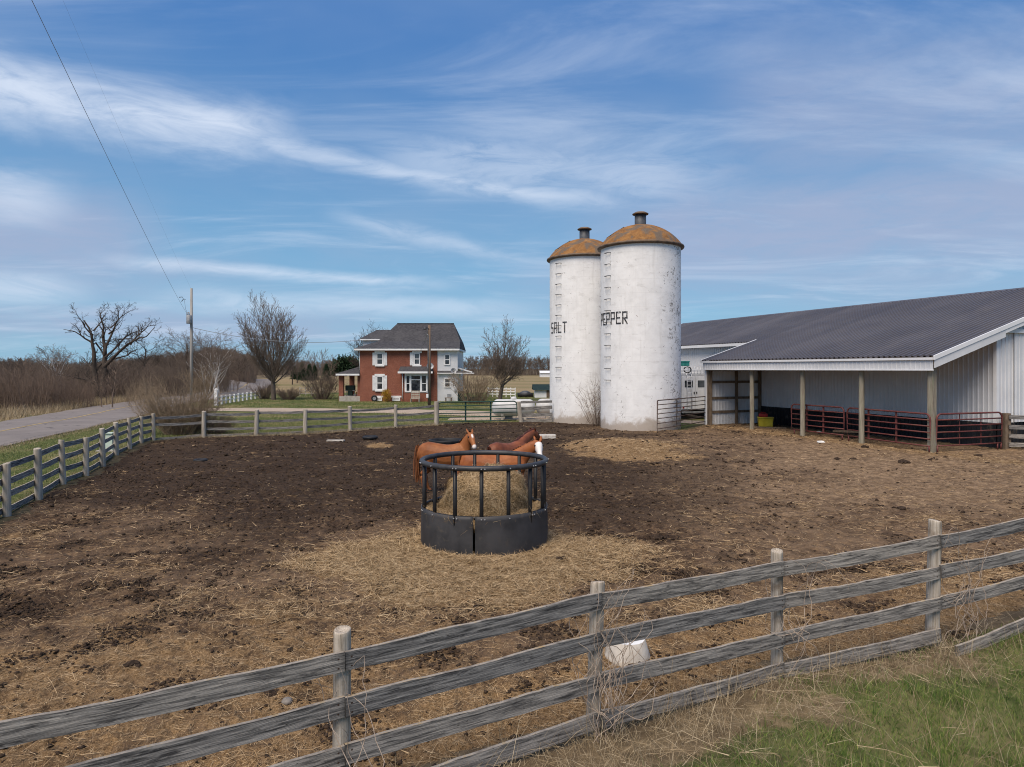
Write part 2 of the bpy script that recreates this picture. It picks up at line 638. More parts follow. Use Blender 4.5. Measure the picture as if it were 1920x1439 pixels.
def f_silo(t, b):
    o = t.obj()
    x, y, z = t.sep(o)
    n1 = t.noise(o, 1.4, 7, 0.65, 0.3)
    st = t.noise(t.vm('MULTIPLY', o, (3.2, 3.2, 0.22)), 1.0, 6, 0.65, 0.3)
    blk = t.noise(t.vm('MULTIPLY', o, (1.6, 1.6, 4.5)), 1.0, 5, 0.6)
    sp = t.noise(o, 6.0, 9, 0.74, 0.8)
    patch = t.noise(o, 0.95, 5, 0.62)
    c_ = t.ramp(n1, (0.3, (0.70, 0.695, 0.685)), (0.55, (0.80, 0.795, 0.785)), (0.7, (0.84, 0.84, 0.83)))
    c_ = t.mix(t.ss(st, 0.52, 0.74, 0.0, 0.38), c_, (0.50, 0.485, 0.455))
    c_ = t.mix(t.ss(blk, 0.58, 0.7, 0.0, 0.30), c_, (0.47, 0.455, 0.43))
    cj = t.m('PINGPONG', t.m('ADD', z, t.m('MULTIPLY', t.m('SUBTRACT', n1, 0.5), 0.02)), 0.38)
    c_ = t.mix(t.ss(cj, 0.0, 0.018, 0.20, 0.0), c_, (0.43, 0.42, 0.40))
    # flaked paint, worst on the side that faces the barn
    side = t.ss(x, 0.3, 1.7)
    amount = t.m('ADD', t.m('MULTIPLY', side, 0.085), t.m('MULTIPLY', t.m('SUBTRACT', patch, 0.5), 0.42))
    flake = t.ss(t.m('ADD', sp, amount), 0.645, 0.672)
    fc = t.ramp(t.noise(o, 20, 3), (0.35, (0.14, 0.13, 0.12)), (0.65, (0.36, 0.34, 0.31)))
    c_ = t.mix(t.m('MULTIPLY', flake, 0.9), c_, fc)
    # soil splashed on the foot
    foot = t.ss(t.m('SUBTRACT', z, t.m('MULTIPLY', t.m('SUBTRACT', n1, 0.42), 2.2)), 0.05, 0.65, 1.0, 0.0)
    c_ = t.mix(t.m('MULTIPLY', foot, 0.75), c_, (0.29, 0.22, 0.155))
    t.l(c_, b.inputs['Base Color'])
    t.l(t.bump(t.m('ADD', n1, t.m('MULTIPLY', flake, -0.5)), 0.25, 0.03), b.inputs['Normal'])


def f_dome(t, b):
    o = t.obj()
    n1 = t.noise(o, 2.2, 7, 0.65, 0.5)
    n2 = t.noise(o, 0.9, 5, 0.6, 0.8)
    n3 = t.noise(o, 14, 5, 0.7)
    c_ = t.ramp(n1, (0.3, (0.115, 0.055, 0.020)), (0.5, (0.24, 0.115, 0.036)), (0.7, (0.33, 0.175, 0.06)))
    c_ = t.mix(t.ss(n2, 0.50, 0.62, 0.0, 0.85), c_, t.mix(n3, (0.05, 0.045, 0.04), (0.17, 0.14, 0.11)))
    t.l(c_, b.inputs['Base Color'])
    t.l(t.bump(n3, 0.3, 0.02), b.inputs['Normal'])


def f_brick(t, b):
    o = t.obj()
    x, y, z = t.sep(o)
    v = t.comb(t.m('ADD', x, y), z, 0.0)
    br = t.n('ShaderNodeTexBrick')
    t.l(v, br.inputs['Vector'])
    br.inputs['Scale'].default_value = 4.6
    br.inputs['Mortar Size'].default_value = 0.014
    br.inputs['Color1'].default_value = (0.190, 0.061, 0.037, 1)
    br.inputs['Color2'].default_value = (0.280, 0.097, 0.060, 1)
    br.inputs['Mortar'].default_value = (0.26, 0.18, 0.14, 1)
    n1 = t.noise(o, 0.9, 6, 0.6)
    c_ = t.mix(t.ss(n1, 0.4, 0.7, 0.0, 0.4), br.outputs[0], (0.16, 0.055, 0.035))
    t.l(c_, b.inputs['Base Color'])
    t.l(t.bump(br.outputs[1], -0.3, 0.01), b.inputs['Normal'])


def f_siding(t, b):
    z = t.sep(t.obj())[2]
    fr = t.m('FRACT', t.m('DIVIDE', z, 0.115))
    n = t.noise(t.obj(), 1.2, 5)
    t.l(t.mix(t.ss(n, 0.4, 0.7), (0.70, 0.71, 0.72), (0.78, 0.78, 0.78)), b.inputs['Base Color'])
    t.l(t.bump(fr, 0.9, 0.02), b.inputs['Normal'])


def f_shingle(t, b):
    o = t.obj()
    n1 = t.noise(t.vm('MULTIPLY', o, (4, 4, 9)), 1.0, 6, 0.7)
    n2 = t.noise(o, 0.6, 4)
    c_ = t.ramp(n1, (0.35, (0.030, 0.030, 0.034)), (0.65, (0.075, 0.073, 0.078)))
    c_ = t.mix(t.ss(n2, 0.45, 0.65, 0.0, 0.4), c_, (0.085, 0.082, 0.085))
    t.l(c_, b.inputs['Base Color'])
    fr = t.m('FRACT', t.m('DIVIDE', t.sep(o)[2], 0.085))
    t.l(t.bump(t.m('ADD', fr, n1), 0.5, 0.02), b.inputs['Normal'])


def f_glass(t, b):
    n = t.noise(t.obj(), 1.1, 4, 0.6)
    t.l(t.ramp(n, (0.4, (0.012, 0.015, 0.020)), (0.62, (0.085, 0.095, 0.105))), b.inputs['Base Color'])
    b.inputs['Roughness'].default_value = 0.08
    b.inputs['Specular IOR Level'].default_value = 0.6


def f_metal_wall(t, b):
    o = t.pos()
    n1 = t.noise(o, 0.8, 6, 0.6)
    z = t.sep(o)[2]
    sp = t.noise(o, 7.0, 6, 0.7, 0.4)
    c_ = t.mix(t.ss(n1, 0.35, 0.7), (0.58, 0.59, 0.605), (0.66, 0.665, 0.675))
    low = t.ss(z, 0.2, 1.6, 1.0, 0.0)
    c_ = t.mix(t.m('MULTIPLY', low, t.ss(sp, 0.45, 0.7, 0.0, 0.5)), c_, (0.34, 0.29, 0.23))
    spots = t.m('MULTIPLY', t.ss(sp, 0.66, 0.71), t.ss(t.noise(o, 0.45, 3), 0.5, 0.62))
    c_ = t.mix(t.m('MULTIPLY', spots, 0.75), c_, (0.10, 0.09, 0.08))
    t.l(c_, b.inputs['Base Color'])
    b.inputs['Roughness'].default_value = 0.5


def f_metal_roof(t, b):
    o = t.pos()
    n1 = t.noise(o, 0.25, 6, 0.6)
    n2 = t.noise(o, 2.0, 5, 0.6)
    c_ = t.mix(t.ss(n1, 0.35, 0.65), (0.075, 0.070, 0.078), (0.098, 0.092, 0.100))
    c_ = t.mix(t.ss(n2, 0.55, 0.75, 0.0, 0.35), c_, (0.085, 0.082, 0.086))
    px_, py2_, _z = t.sep(o)
    u = t.m('ADD', t.m('MULTIPLY', px_, -0.3526), t.m('MULTIPLY', py2_, 0.9358))
    wn = t.n('ShaderNodeTexWhiteNoise', noise_dimensions='1D')
    t.l(t.m('FLOOR', t.m('DIVIDE', u, 0.9144)), wn.inputs['W'])
    c_ = t.mix(1.0, c_, t.mix(wn.outputs[0], (0.88, 0.88, 0.89), (1.12, 1.11, 1.10)), 'MULTIPLY')
    t.l(c_, b.inputs['Base Color'])
    t.l(t.ss(n2, 0.3, 0.7, 0.42, 0.6), b.inputs['Roughness'])


def f_asphalt(t, b):
    p = t.pos()
    n1 = t.noise(p, 0.35, 6, 0.65, 0.3)
    n2 = t.noise(p, 60, 3, 0.7)
    n3 = t.noise(t.vm('MULTIPLY', p, (2.2, 0.35, 1)), 1.0, 5, 0.6, 0.8)
    c_ = t.ramp(n1, (0.3, (0.165, 0.142, 0.128)), (0.7, (0.245, 0.212, 0.190)))
    c_ = t.mix(t.ss(n2, 0.3, 0.7, 0.35, 0.0), c_, (0.07, 0.065, 0.062))
    vo = t.n('ShaderNodeTexVoronoi', feature='DISTANCE_TO_EDGE')
    t.l(t.vm('ADD', t.vm('MULTIPLY', p, (0.42, 0.16, 1)), t.vm('MULTIPLY', t.noise(p, 1.3, 4, 0.6, 0, True), (0.25, 0.25, 0))), vo.inputs['Vector'])
    vo.inputs['Scale'].default_value = 1.0
    crack = t.m('MULTIPLY', t.ss(vo.outputs[0], 0.0, 0.018, 0.8, 0.0), t.ss(n3, 0.42, 0.6))
    c_ = t.mix(crack, c_, (0.04, 0.038, 0.036))
    t.l(c_, b.inputs['Base Color'])
    b.inputs['Roughness'].default_value = 0.9


def f_horse(base, dk):
    def fn(t, b):
        o = t.obj()
        n = t.noise(o, 3.0, 5, 0.6)
        hair = t.noise(t.vm('MULTIPLY', o, (30, 30, 60)), 1.0, 4, 0.6)
        c_ = t.mix(t.ss(n, 0.35, 0.68), base, dk)
        c_ = t.mix(t.ss(hair, 0.4, 0.7, 0.0, 0.25), c_, dk)
        c_ = t.mix(t.attr('white'), c_, (0.70, 0.66, 0.62))
        c_ = t.mix(t.attr('black'), c_, (0.018, 0.014, 0.012))
        t.l(c_, b.inputs['Base Color'])
        t.l(t.bump(hair, 0.15, 0.01), b.inputs['Normal'])
        b.inputs['Roughness'].default_value = 0.55
        b.inputs['Specular IOR Level'].default_value = 0.25
    return fn


def f_bark(c1, c2, birch=False):
    def fn(t, b):
        o = t.obj()
        n = t.noise(t.vm('MULTIPLY', o, (9, 9, 1.6)), 1.0, 6, 0.65, 0.5)
        c_ = t.ramp(n, (0.32, c1), (0.68, c2))
        if birch:
            k = t.noise(t.vm('MULTIPLY', o, (3, 3, 6)), 1.0, 5, 0.6)
            c_ = t.mix(t.ss(k, 0.60, 0.66), c_, (0.05, 0.045, 0.04))
        t.l(c_, b.inputs['Base Color'])
        t.l(t.bump(n, 0.6, 0.03), b.inputs['Normal'])
        b.inputs['Specular IOR Level'].default_value = 0.15
    return fn


m_rail = M('weathered_board', f_rail, rough=0.9, spec=0.15)
m_post = M('weathered_post', f_post, rough=0.9, spec=0.15)
m_soil = M('paddock_soil', f_soil, rough=0.95)
m_ground = M('ground_cover', f_ground, rough=0.95)
m_straw = M('straw', f_blade([(0.145, 0.090, 0.042), (0.33, 0.222, 0.115), (0.54, 0.40, 0.24)]), rough=0.7)
m_haystrand = M('hay_strand', f_blade([(0.155, 0.100, 0.048), (0.345, 0.240, 0.128), (0.56, 0.425, 0.26)]), rough=0.75)
m_grass = M('grass_blade', f_blade([(0.030, 0.066, 0.010), (0.085, 0.148, 0.025), (0.21, 0.235, 0.065)]), rough=0.6)
m_lawn = M('lawn_blade', f_blade([(0.070, 0.100, 0.023), (0.130, 0.165, 0.050), (0.29, 0.25, 0.115)]), rough=0.7)
m_drygrass = M('dry_grass', f_blade([(0.16, 0.115, 0.062), (0.31, 0.235, 0.140), (0.48, 0.40, 0.27)]), rough=0.7)
m_clod = mottled('clod', (0.016, 0.011, 0.008), (0.066, 0.045, 0.031), 18, 0.95, bump=0.6, bdist=0.02, spec=0.1)
m_silo = M('painted_concrete', f_silo, rough=0.8, spec=0.25)
m_dome = M('rusted_dome', f_dome, rough=0.8, spec=0.25)
m_rim = mottled('rusty_rim', (0.085, 0.062, 0.048), (0.19, 0.13, 0.085), 3, 0.7)
m_vent = mottled('galvanised_vent', (0.040, 0.045, 0.052), (0.10, 0.105, 0.115), 3, 0.55, metal=0.3)
m_brick = M('red_brick', f_brick, rough=0.9, spec=0.2)
m_siding = M('white_siding', f_siding, rough=0.6)
m_shingle = M('asphalt_shingle', f_shingle, rough=0.9, spec=0.2)
m_white = mottled('white_paint', (0.66, 0.66, 0.66), (0.78, 0.78, 0.775), 2.5, 0.55, bump=0.05)
m_trim = mottled('white_metal_trim', (0.66, 0.67, 0.68), (0.72, 0.725, 0.735), 1.5, 0.45, bump=0.0)
m_glass = M('window_glass', f_glass, rough=0.1)
m_mwall = M('white_ribbed_steel', f_metal_wall, rough=0.5)
m_mroof = M('charcoal_ribbed_steel', f_metal_roof, rough=0.5, spec=0.45)
m_wains = mottled('black_ribbed_steel', (0.008, 0.009, 0.012), (0.018, 0.019, 0.024), 1.5, 0.5, bump=0.05, c3=(0.06, 0.05, 0.042), s3=2.2)
m_lumber = mottled('rough_lumber', (0.10, 0.072, 0.050), (0.20, 0.150, 0.105), 1.0, 0.9, stretch=(9, 9, 2.5), bump=0.3)
m_polewood = mottled('treated_pole', (0.17, 0.145, 0.110), (0.32, 0.29, 0.225), 1.0, 0.9, stretch=(14, 14, 1.2), bump=0.4, c3=(0.20, 0.21, 0.14), s3=1.2)
m_utilpole = mottled('grey_pole', (0.20, 0.19, 0.175), (0.36, 0.345, 0.32), 1.0, 0.9, stretch=(14, 14, 0.8), bump=0.3)
m_darkpole = mottled('brown_pole', (0.095, 0.068, 0.050), (0.18, 0.13, 0.095), 1.0, 0.9, stretch=(14, 14, 0.8), bump=0.3)
m_gatered = mottled('red_gate_paint', (0.090, 0.024, 0.022), (0.15, 0.046, 0.041), 6, 0.55, bump=0.1, c3=(0.11, 0.05, 0.035), s3=3.0)
m_gatebrown = mottled('rusty_gate', (0.060, 0.042, 0.036), (0.13, 0.092, 0.075), 6, 0.7, bump=0.1)
m_gategreen = mottled('green_gate_paint', (0.012, 0.042, 0.034), (0.028, 0.070, 0.056), 5, 0.5, bump=0.05)
m_feeder = mottled('black_plastic', (0.024, 0.024, 0.026), (0.052, 0.051, 0.054), 2.2, 0.6, bump=0.12, spec=0.35, c3=(0.062, 0.056, 0.050), s3=3.2)
m_pipe = mottled('black_pipe', (0.007, 0.007, 0.008), (0.016, 0.016, 0.017), 4, 0.5, bump=0.05, spec=0.28)
m_pipetop = mottled('dusty_black_pipe', (0.022, 0.022, 0.024), (0.050, 0.051, 0.055), 4, 0.5, bump=0.05, spec=0.4)
m_bolt = M('zinc_bolt', None, (0.55, 0.55, 0.56), 0.4, 0.6)
m_asphalt = M('asphalt', f_asphalt)
m_yellow = mottled('yellow_road_paint', (0.30, 0.215, 0.085), (0.42, 0.31, 0.13), 3, 0.8, bump=0.0, world_=True)
m_gravel = mottled('gravel', (0.27, 0.205, 0.150), (0.44, 0.355, 0.275), 14, 0.95, world_=True, bump=0.5, bdist=0.03, c3=(0.22, 0.18, 0.13), s3=0.7)
m_tank = mottled('tank_paint', (0.44, 0.445, 0.445), (0.56, 0.56, 0.555), 2, 0.45, bump=0.0, c3=(0.42, 0.41, 0.39), s3=1.0)
m_black = mottled('black_rubber', (0.010, 0.010, 0.011), (0.022, 0.022, 0.024), 5, 0.6)
m_wire = M('wire', None, (0.045, 0.047, 0.052), 0.6)
m_cable = M('weathered_cable', None, (0.24, 0.26, 0.29), 0.6)
m_steel = mottled('grey_steel', (0.20, 0.21, 0.22), (0.34, 0.35, 0.36), 4, 0.5, metal=0.2, bump=0.05)
m_tub = mottled('dirty_white_plastic', (0.36, 0.325, 0.28), (0.56, 0.53, 0.48), 4, 0.6, bump=0.1, c3=(0.27, 0.22, 0.17), s3=3.5)
m_tubtop = mottled('clean_white_plastic', (0.68, 0.68, 0.66), (0.78, 0.77, 0.75), 4, 0.5, bump=0.0)
m_yellowbox = mottled('yellow_plastic', (0.42, 0.33, 0.02), (0.55, 0.45, 0.04), 3, 0.5, bump=0.05, c3=(0.30, 0.25, 0.06), s3=2)
m_red = mottled('red_plastic', (0.22, 0.012, 0.012), (0.34, 0.03, 0.026), 3, 0.5, bump=0.0)
m_greenbox = mottled('pale_green_paint', (0.36, 0.45, 0.38), (0.44, 0.53, 0.46), 3, 0.6, bump=0.0)
m_concrete = mottled('concrete', (0.30, 0.27, 0.235), (0.42, 0.39, 0.35), 4, 0.9)
m_dkgreen = mottled('dark_green_cover', (0.008, 0.018, 0.014), (0.016, 0.032, 0.025), 4, 0.6)
m_teal = mottled('teal_plastic', (0.03, 0.22, 0.18), (0.05, 0.30, 0.25), 3, 0.5)
m_bark = M('dark_bark', f_bark((0.040, 0.031, 0.025), (0.105, 0.084, 0.069)), rough=0.95)
m_twig = M('brown_twig', f_bark((0.100, 0.076, 0.060), (0.20, 0.155, 0.122)), rough=0.95)
m_redtwig = M('reddish_twig', f_bark((0.115, 0.082, 0.063), (0.22, 0.165, 0.128)), rough=0.95)
m_greybark = M('grey_bark', f_bark((0.075, 0.060, 0.050), (0.165, 0.135, 0.113)), rough=0.95)
m_tanstem = M('tan_stem', f_bark((0.17, 0.125, 0.083), (0.33, 0.255, 0.178)), rough=0.95)
m_birch = M('birch_bark', f_bark((0.42, 0.40, 0.37), (0.62, 0.60, 0.57), True), rough=0.85)
m_conifer = M('conifer_needle', f_blade([(0.010, 0.022, 0.010), (0.020, 0.042, 0.018), (0.035, 0.060, 0.028)]), rough=0.8)
m_forsythia = M('yellow_blossom', f_blade([(0.28, 0.16, 0.015), (0.45, 0.27, 0.02), (0.30, 0.20, 0.05)]), rough=0.8)
m_letter = mottled('black_lettering', (0.012, 0.012, 0.014), (0.045, 0.045, 0.05), 9, 0.7, bump=0.0, c3=(0.58, 0.575, 0.56), s3=6.5)
m_sorrel = M('sorrel_coat', f_horse((0.30, 0.112, 0.036), (0.185, 0.060, 0.019)))
m_bright = M('bright_sorrel_coat', f_horse((0.33, 0.110, 0.033), (0.20, 0.058, 0.018)))
m_liver = M('liver_chestnut_coat', f_horse((0.225, 0.073, 0.032), (0.115, 0.036, 0.018)))
m_sorrelhair = mottled('sorrel_hair', (0.13, 0.042, 0.015), (0.23, 0.085, 0.03), 20, 0.7)
m_liverhair = mottled('liver_hair', (0.040, 0.013, 0.009), (0.085, 0.027, 0.016), 20, 0.7)
# ================================================================== layout (metres; camera over the origin, +Y ahead)
NEAR = [(-6.05, 2.55), (-3.62, 3.98), (-1.31, 5.33), (0.78, 6.50), (2.96, 7.74), (5.18, 8.52), (7.50, 9.20), (9.85, 9.85), (12.2, 10.5), (14.6, 11.3)]
LEFT = [gp(*q) for q in ((12, 968), (72, 936), (117, 908), (162, 893), (192, 875), (218, 855), (243, 843), (265, 832), (288, 826))]
LEFT = [(LEFT[0][0] + 0.75, LEFT[0][1] - 2.3)] + LEFT
BACK = [LEFT[-1]] + [gp(*q) for q in ((382, 820), (480, 817), (572, 814), (657, 808), (742, 802), (818, 797))]
GATE0, GATE1 = (BACK[-1][0] + 0.12, BACK[-1][1] + 0.1), (0.30, 43.75)
P1 = np.array([17.15, 28.33])                                   # near front corner of the lean-to
AX = np.array([-5.2, 13.8]); AX /= np.linalg.norm(AX)           # along the barn, away from the camera
NX = np.array([AX[1], -AX[0]])                                  # across the barn, to the right
DEP, RIDGE, LT, LB = 3.83, 11.2, 14.75, 33.4


def bw(u, v, z=0.0):
    q = P1 + u * AX + v * NX
    return (float(q[0]), float(q[1]), z)


def onbarn(px, v):
    """u where the sight line at column px meets the barn line v"""
    k = (px - 960) / F
    o = P1 + v * NX
    return float((k * o[1] - o[0]) / (AX[0] - k * AX[1]))


BARN_OUT = [bw(-0.05, DEP)[:2], bw(LT + 0.3, DEP)[:2], bw(LT + 0.3, 0)[:2]]
PAD = NEAR + [(19.5, 14), (24.5, 22), (26, 30.4), bw(-0.4, DEP + 2.8)[:2]] + BARN_OUT + [(9.6, 38.2), (6.0, 43.5), (0.4, 44.0), (-4.6, 42.6)] + BACK[::-1] + LEFT[::-1][1:] + [(-10.0, 9.5), (-8.6, 5.5), (-7.4, 3.0)]
FEED = (-0.55, 13.7)
ROAD = [(-19, -12), (-21.0, 2), (-23.2, 15), (-25.4, 27), (-28.0, 40), (-30.6, 50), (-34.0, 62), (-36.8, 75), (-39.6, 92), (-43.5, 110), (-50.5, 135), (-60, 162), (-72, 190), (-88, 222)]


def gz(x, y):
    x = np.asarray(x, float)
    y = np.asarray(y, float)
    r = np.hypot(x, y)
    z = 0.05 * fbm(x * 0.11, y * 0.11, 3) + 0.025 * fbm(x * 0.6, y * 0.6, 2)
    z = z + 0.7 * np.exp(-(((x + 66) / 26) ** 2 + ((y - 172) / 42) ** 2)) + 1.7 * np.exp(-(((x + 53.5) / 6) ** 2 + ((y - 121) / 12) ** 2))
    z = z + 0.8 * fbm(x * 0.008, y * 0.008, 3) * sstep(120, 420, r)
    z = z + 0.20 * sstep(4.9, 7.6, x) * sstep(13.5, 10.0, y) * sstep(30, 12, x)
    return z


def gh(x, y):
    return float(gz(np.array([x]), np.array([y]))[0])


def hay_at(x, y):
    n = fbm(x * 0.55 + 3, y * 0.55, 4)
    n2 = fbm(x * 2.1, y * 2.1 + 8, 3)
    rf = np.hypot((x - FEED[0] + 0.2) / 1.35, (y - FEED[1] + 1.2))
    h = 1.15 * sstep(3.0, 1.3, rf + 0.9 * n)
    h = np.maximum(h, 0.85 * sstep(1.0, 0.45, np.hypot((x - 4.7) / 3.4, (y - 29.0) / 5.6) + 0.35 * n))
    h = np.maximum(h, 1.1 * sstep(1.0, 0.3, np.hypot((x + 5.8) / 0.9, (y - 30.2) / 1.1) + 0.2 * n2))
    near = seg_dist(NEAR, x, y)
    h = np.maximum(h, sstep(4.2, 0.6, near + 1.6 * n) * 0.62)
    h = np.maximum(h, 0.55 * sstep(12.5, 8.5, y + 1.5 * n - 0.15 * x) * sstep(2.0, -2.0, x))
    bx = (x - P1[0]) * NX[0] + (y - P1[1]) * NX[1]
    h = np.maximum(h, 0.45 * sstep(2.0, 0.2, np.abs(bx + 0.3 + n)))
    h = np.maximum(h, 0.30 * sstep(0.05, 0.5, n + 0.25 * n2))
    return np.clip(h, 0, 1.2)


def dark_at(x, y):
    n = fbm(x * 0.28 + 9, y * 0.28 - 4, 4)
    k = x / np.maximum(y, 1.0)
    d = sstep(12.5, 19.0, y + 6.0 * n) * sstep(0.24, 0.08, k + 0.12 * n)
    d = np.maximum(d, 0.9 * sstep(13.5, 18, y + 4 * n) * sstep(30, 24, y + 5 * n) * sstep(0.42, 0.26, k + 0.1 * n))
    d = np.maximum(d, 0.85 * sstep(29, 33, y + 2 * n) * sstep(0.26, 0.16, k + 0.05 * n))
    d = np.maximum(d, 0.7 * sstep(0.12, 0.45, fbm(x * 0.8, y * 0.8 + 20, 3)) * sstep(0.5, 0.2, k))
    d = np.maximum(d, 0.85 * sstep(0.12, 0.42, fbm(x * 0.9 + 30, y * 0.9, 4)))
    return np.clip(d, 0, 1)


def tan_at(x, y):
    n = fbm(x * 0.22 - 5, y * 0.22 + 2, 4)
    k = x / np.maximum(y, 1.0)
    t = sstep(0.28, 0.50, k + 0.22 * n) * sstep(12, 19, y + 4 * n)
    t = np.maximum(t, 0.36 * sstep(0.05, 0.35, k + 0.3 * n) * sstep(9, 12, y + 2 * n))
    t = np.maximum(t, 0.30 * sstep(0.0, 0.5, n) * sstep(17, 12, y))
    return np.clip(t, 0, 1)


def pits(x, y, cell=0.42):
    """hoof prints: scattered oval dents with a pushed-up lip"""
    xi, yi = np.floor(x / cell).astype(int), np.floor(y / cell).astype(int)
    o = np.zeros(x.shape)
    for a in (-1, 0, 1):
        for b in (-1, 0, 1):
            h = _perm[(_perm[(xi + a) & 4095] + yi + b) & 4095]
            cx = (xi + a + 0.15 + 0.7 * (h & 63) / 63.0) * cell
            cy = (yi + b + 0.15 + 0.7 * ((h >> 6) & 63) / 63.0) * cell
            r = 0.060 + 0.035 * ((h >> 3) & 15) / 15.0
            d = np.hypot(x - cx, (y - cy) * 0.85) / r
            on = ((h >> 5) & 7) < 5
            o += np.where(on, -sstep(1.05, 0.55, d) + 0.45 * np.exp(-((d - 1.25) / 0.28) ** 2), 0)
    return o


def pz(x, y):
    x = np.asarray(x, float)
    y = np.asarray(y, float)
    r = np.hypot(x, y)
    hay = hay_at(x, y)
    z = 0.030 + 0.045 * fbm(x * 0.4, y * 0.4, 3)
    rid = 1 - np.abs(fbm(x * 1.9, y * 1.9, 4)) * 1.6
    z = z + 0.050 * rid * (1 - 0.45 * np.clip(hay, 0, 1)) + 0.040 * fbm(x * 4.6, y * 4.6, 3)
    z = z + 0.024 * fbm(x * 13, y * 13, 3) * sstep(26, 8, r)
    z = z + 0.030 * pits(x, y) * sstep(-0.25, 0.25, fbm(x * 0.35 + 11, y * 0.35, 3)) * (1 - 0.75 * np.clip(hay, 0, 1)) * sstep(34, 22, r)
    rf = np.hypot(x - FEED[0], y - FEED[1])
    z = z + 0.03 * np.exp(-((rf - 1.7) / 0.6) ** 2) * np.clip(hay, 0, 1)
    z = z + 0.28 * np.exp(-((x - 4.7) / 2.6) ** 2 - ((y - 29.5) / 3.2) ** 2)
    z = z + 0.16 * np.exp(-((x + 5.8) / 0.5) ** 2 - ((y - 30.2) / 0.6) ** 2)
    edge = np.minimum(seg_dist(NEAR, x, y), np.minimum(seg_dist(LEFT, x, y), seg_dist(BACK, x, y)))
    z = z - 0.03 * sstep(0.6, 0.0, edge)
    sil = np.minimum(np.hypot(x - 7.5, y - 40.4), np.hypot(x - 4.73, y - 45.2))
    z = z + 0.20 * sstep(4.9, 7.6, x) * sstep(13.5, 10.0, y) * sstep(30, 12, x)
    return z - 0.05 - 0.03 * sstep(3.4, 2.4, sil)


def pzz(x, y):
    return float(pz(np.array([x]), np.array([y]))[0])


def polar(th, rr):
    T, Q = np.meshgrid(th, rr)
    x, y = Q * np.sin(T), Q * np.cos(T)
    nr, nt = len(rr), len(th)
    i = np.arange(nr - 1)[:, None] * nt
    k = np.arange(nt - 1)[None, :]
    Fc = np.stack([i + k, i + k + 1, i + nt + k + 1, i + nt + k], -1).reshape(-1, 4)
    return x.ravel(), y.ravel(), Fc


def compact(V, Fc, attrs):
    used = np.unique(Fc)
    mp = np.full(len(V), -1)
    mp[used] = np.arange(len(used))
    return V[used], mp[Fc], {k: a[used] for k, a in attrs.items()}


NFd = lambda x, y: seg_dist(NEAR, x, y)
outpad = lambda x, y: ~inside(PAD, x, y)


def fence_dir(x, y):
    return outpad(x, y) & (y < 14)


def g_green(x, y):
    n = fbm(x * 0.7, y * 0.7 + 50, 4)
    g = sstep(0.30, 1.05, NFd(x, y) + 0.8 * n + 0.26 * np.clip(x - 2.2, -2, 4)) * sstep(-0.38, 0.10, n + 0.10 * (x - 1.2) + 0.55 * fbm(x * 2.6, y * 2.6 + 9, 3))
    g = g * sstep(1.0, 0.3, fbm(x * 0.5 + 70, y * 0.5, 3) + 0.9 * sstep(3.9, 5.3, x) * sstep(6.5, 5.7, y))
    return np.where(fence_dir(x, y), g, 0)


# ---- ground: one sheet to the horizon
th = np.concatenate([np.radians(np.arange(-180, -62, 3.0)), np.radians(np.arange(-62, 62, 0.4)), np.radians(np.arange(62, 180.1, 3.0))])
rr = np.concatenate([[0.02], 1.5 * np.exp(np.arange(0, 420) * 0.0200)])
rr = rr[rr < 6500]
gx, gy, gF = polar(th, rr)
gzv = gz(gx, gy)
ins = inside(PAD, gx, gy)
dpad = seg_dist(PAD + PAD[:1], gx, gy)
gzv = gzv - 0.16 * sstep(0.1, 1.2, np.where(ins, dpad, 0))
droad = seg_dist(ROAD, gx, gy)
gzv = gzv - 0.05 * sstep(4.2, 3.4, droad)
rad_ = np.hypot(gx, gy)
n_ = fbm(gx * 0.03, gy * 0.03, 3)
n4 = fbm(gx * 0.25, gy * 0.25, 3)
leftside = gx < np.interp(gy, [q[1] for q in ROAD], [q[0] for q in ROAD])
tan_a = sstep(84, 112, gy + 20 * n_)
tan_a = np.maximum(tan_a, np.where(leftside, sstep(3.2, 5.5, droad + n4), 0))
tan_a = np.maximum(tan_a, 0.55 * sstep(6.0, 3.8, droad + n4))
tan_a = np.maximum(tan_a, sstep(1.5, 0.5, seg_dist(NEAR, gx, gy) + 0.5 * n4) * 0.8)
tan_a = np.maximum(tan_a, 0.35 + 0.4 * n4 * (gy < 9))
tan_a = np.where((gy > 30) & (gy < 84) & ~leftside, 0.30 + 0.5 * n4, tan_a)
tan_a = np.where(rad_ > 400, 0.55 + n_, tan_a)
bare_a = np.where(leftside, sstep(52, 66, gy + 8 * n4 + 0.25 * (gx + 40)), 0) * 0.7
bare_a = np.maximum(bare_a, 0.8 * sstep(0.7, 0.2, np.where(ins, 0, dpad)))
bare_a = np.maximum(bare_a, sstep(345, 372, gy + 10 * n_) * 0.8)
bare_a = np.maximum(bare_a, np.where((gy < 13) & (gx > -8) & ~ins, np.clip(0.65 + 0.5 * n4, 0, 0.9) * (1 - 0.85 * g_green(gx, gy)), 0))
tan_a = np.where((gy < 13) & (gx > -8) & ~ins, tan_a * (1 - 0.9 * g_green(gx, gy)), tan_a)
structure(link_mesh('ground', np.stack([gx, gy, gzv], 1), gF, m_ground, None, True, {'tan': np.clip(tan_a, 0, 1), 'bare': np.clip(bare_a, 0, 1)}, (0, 0, 0)), 'lawn, dry verge and open field stretching to the horizon')

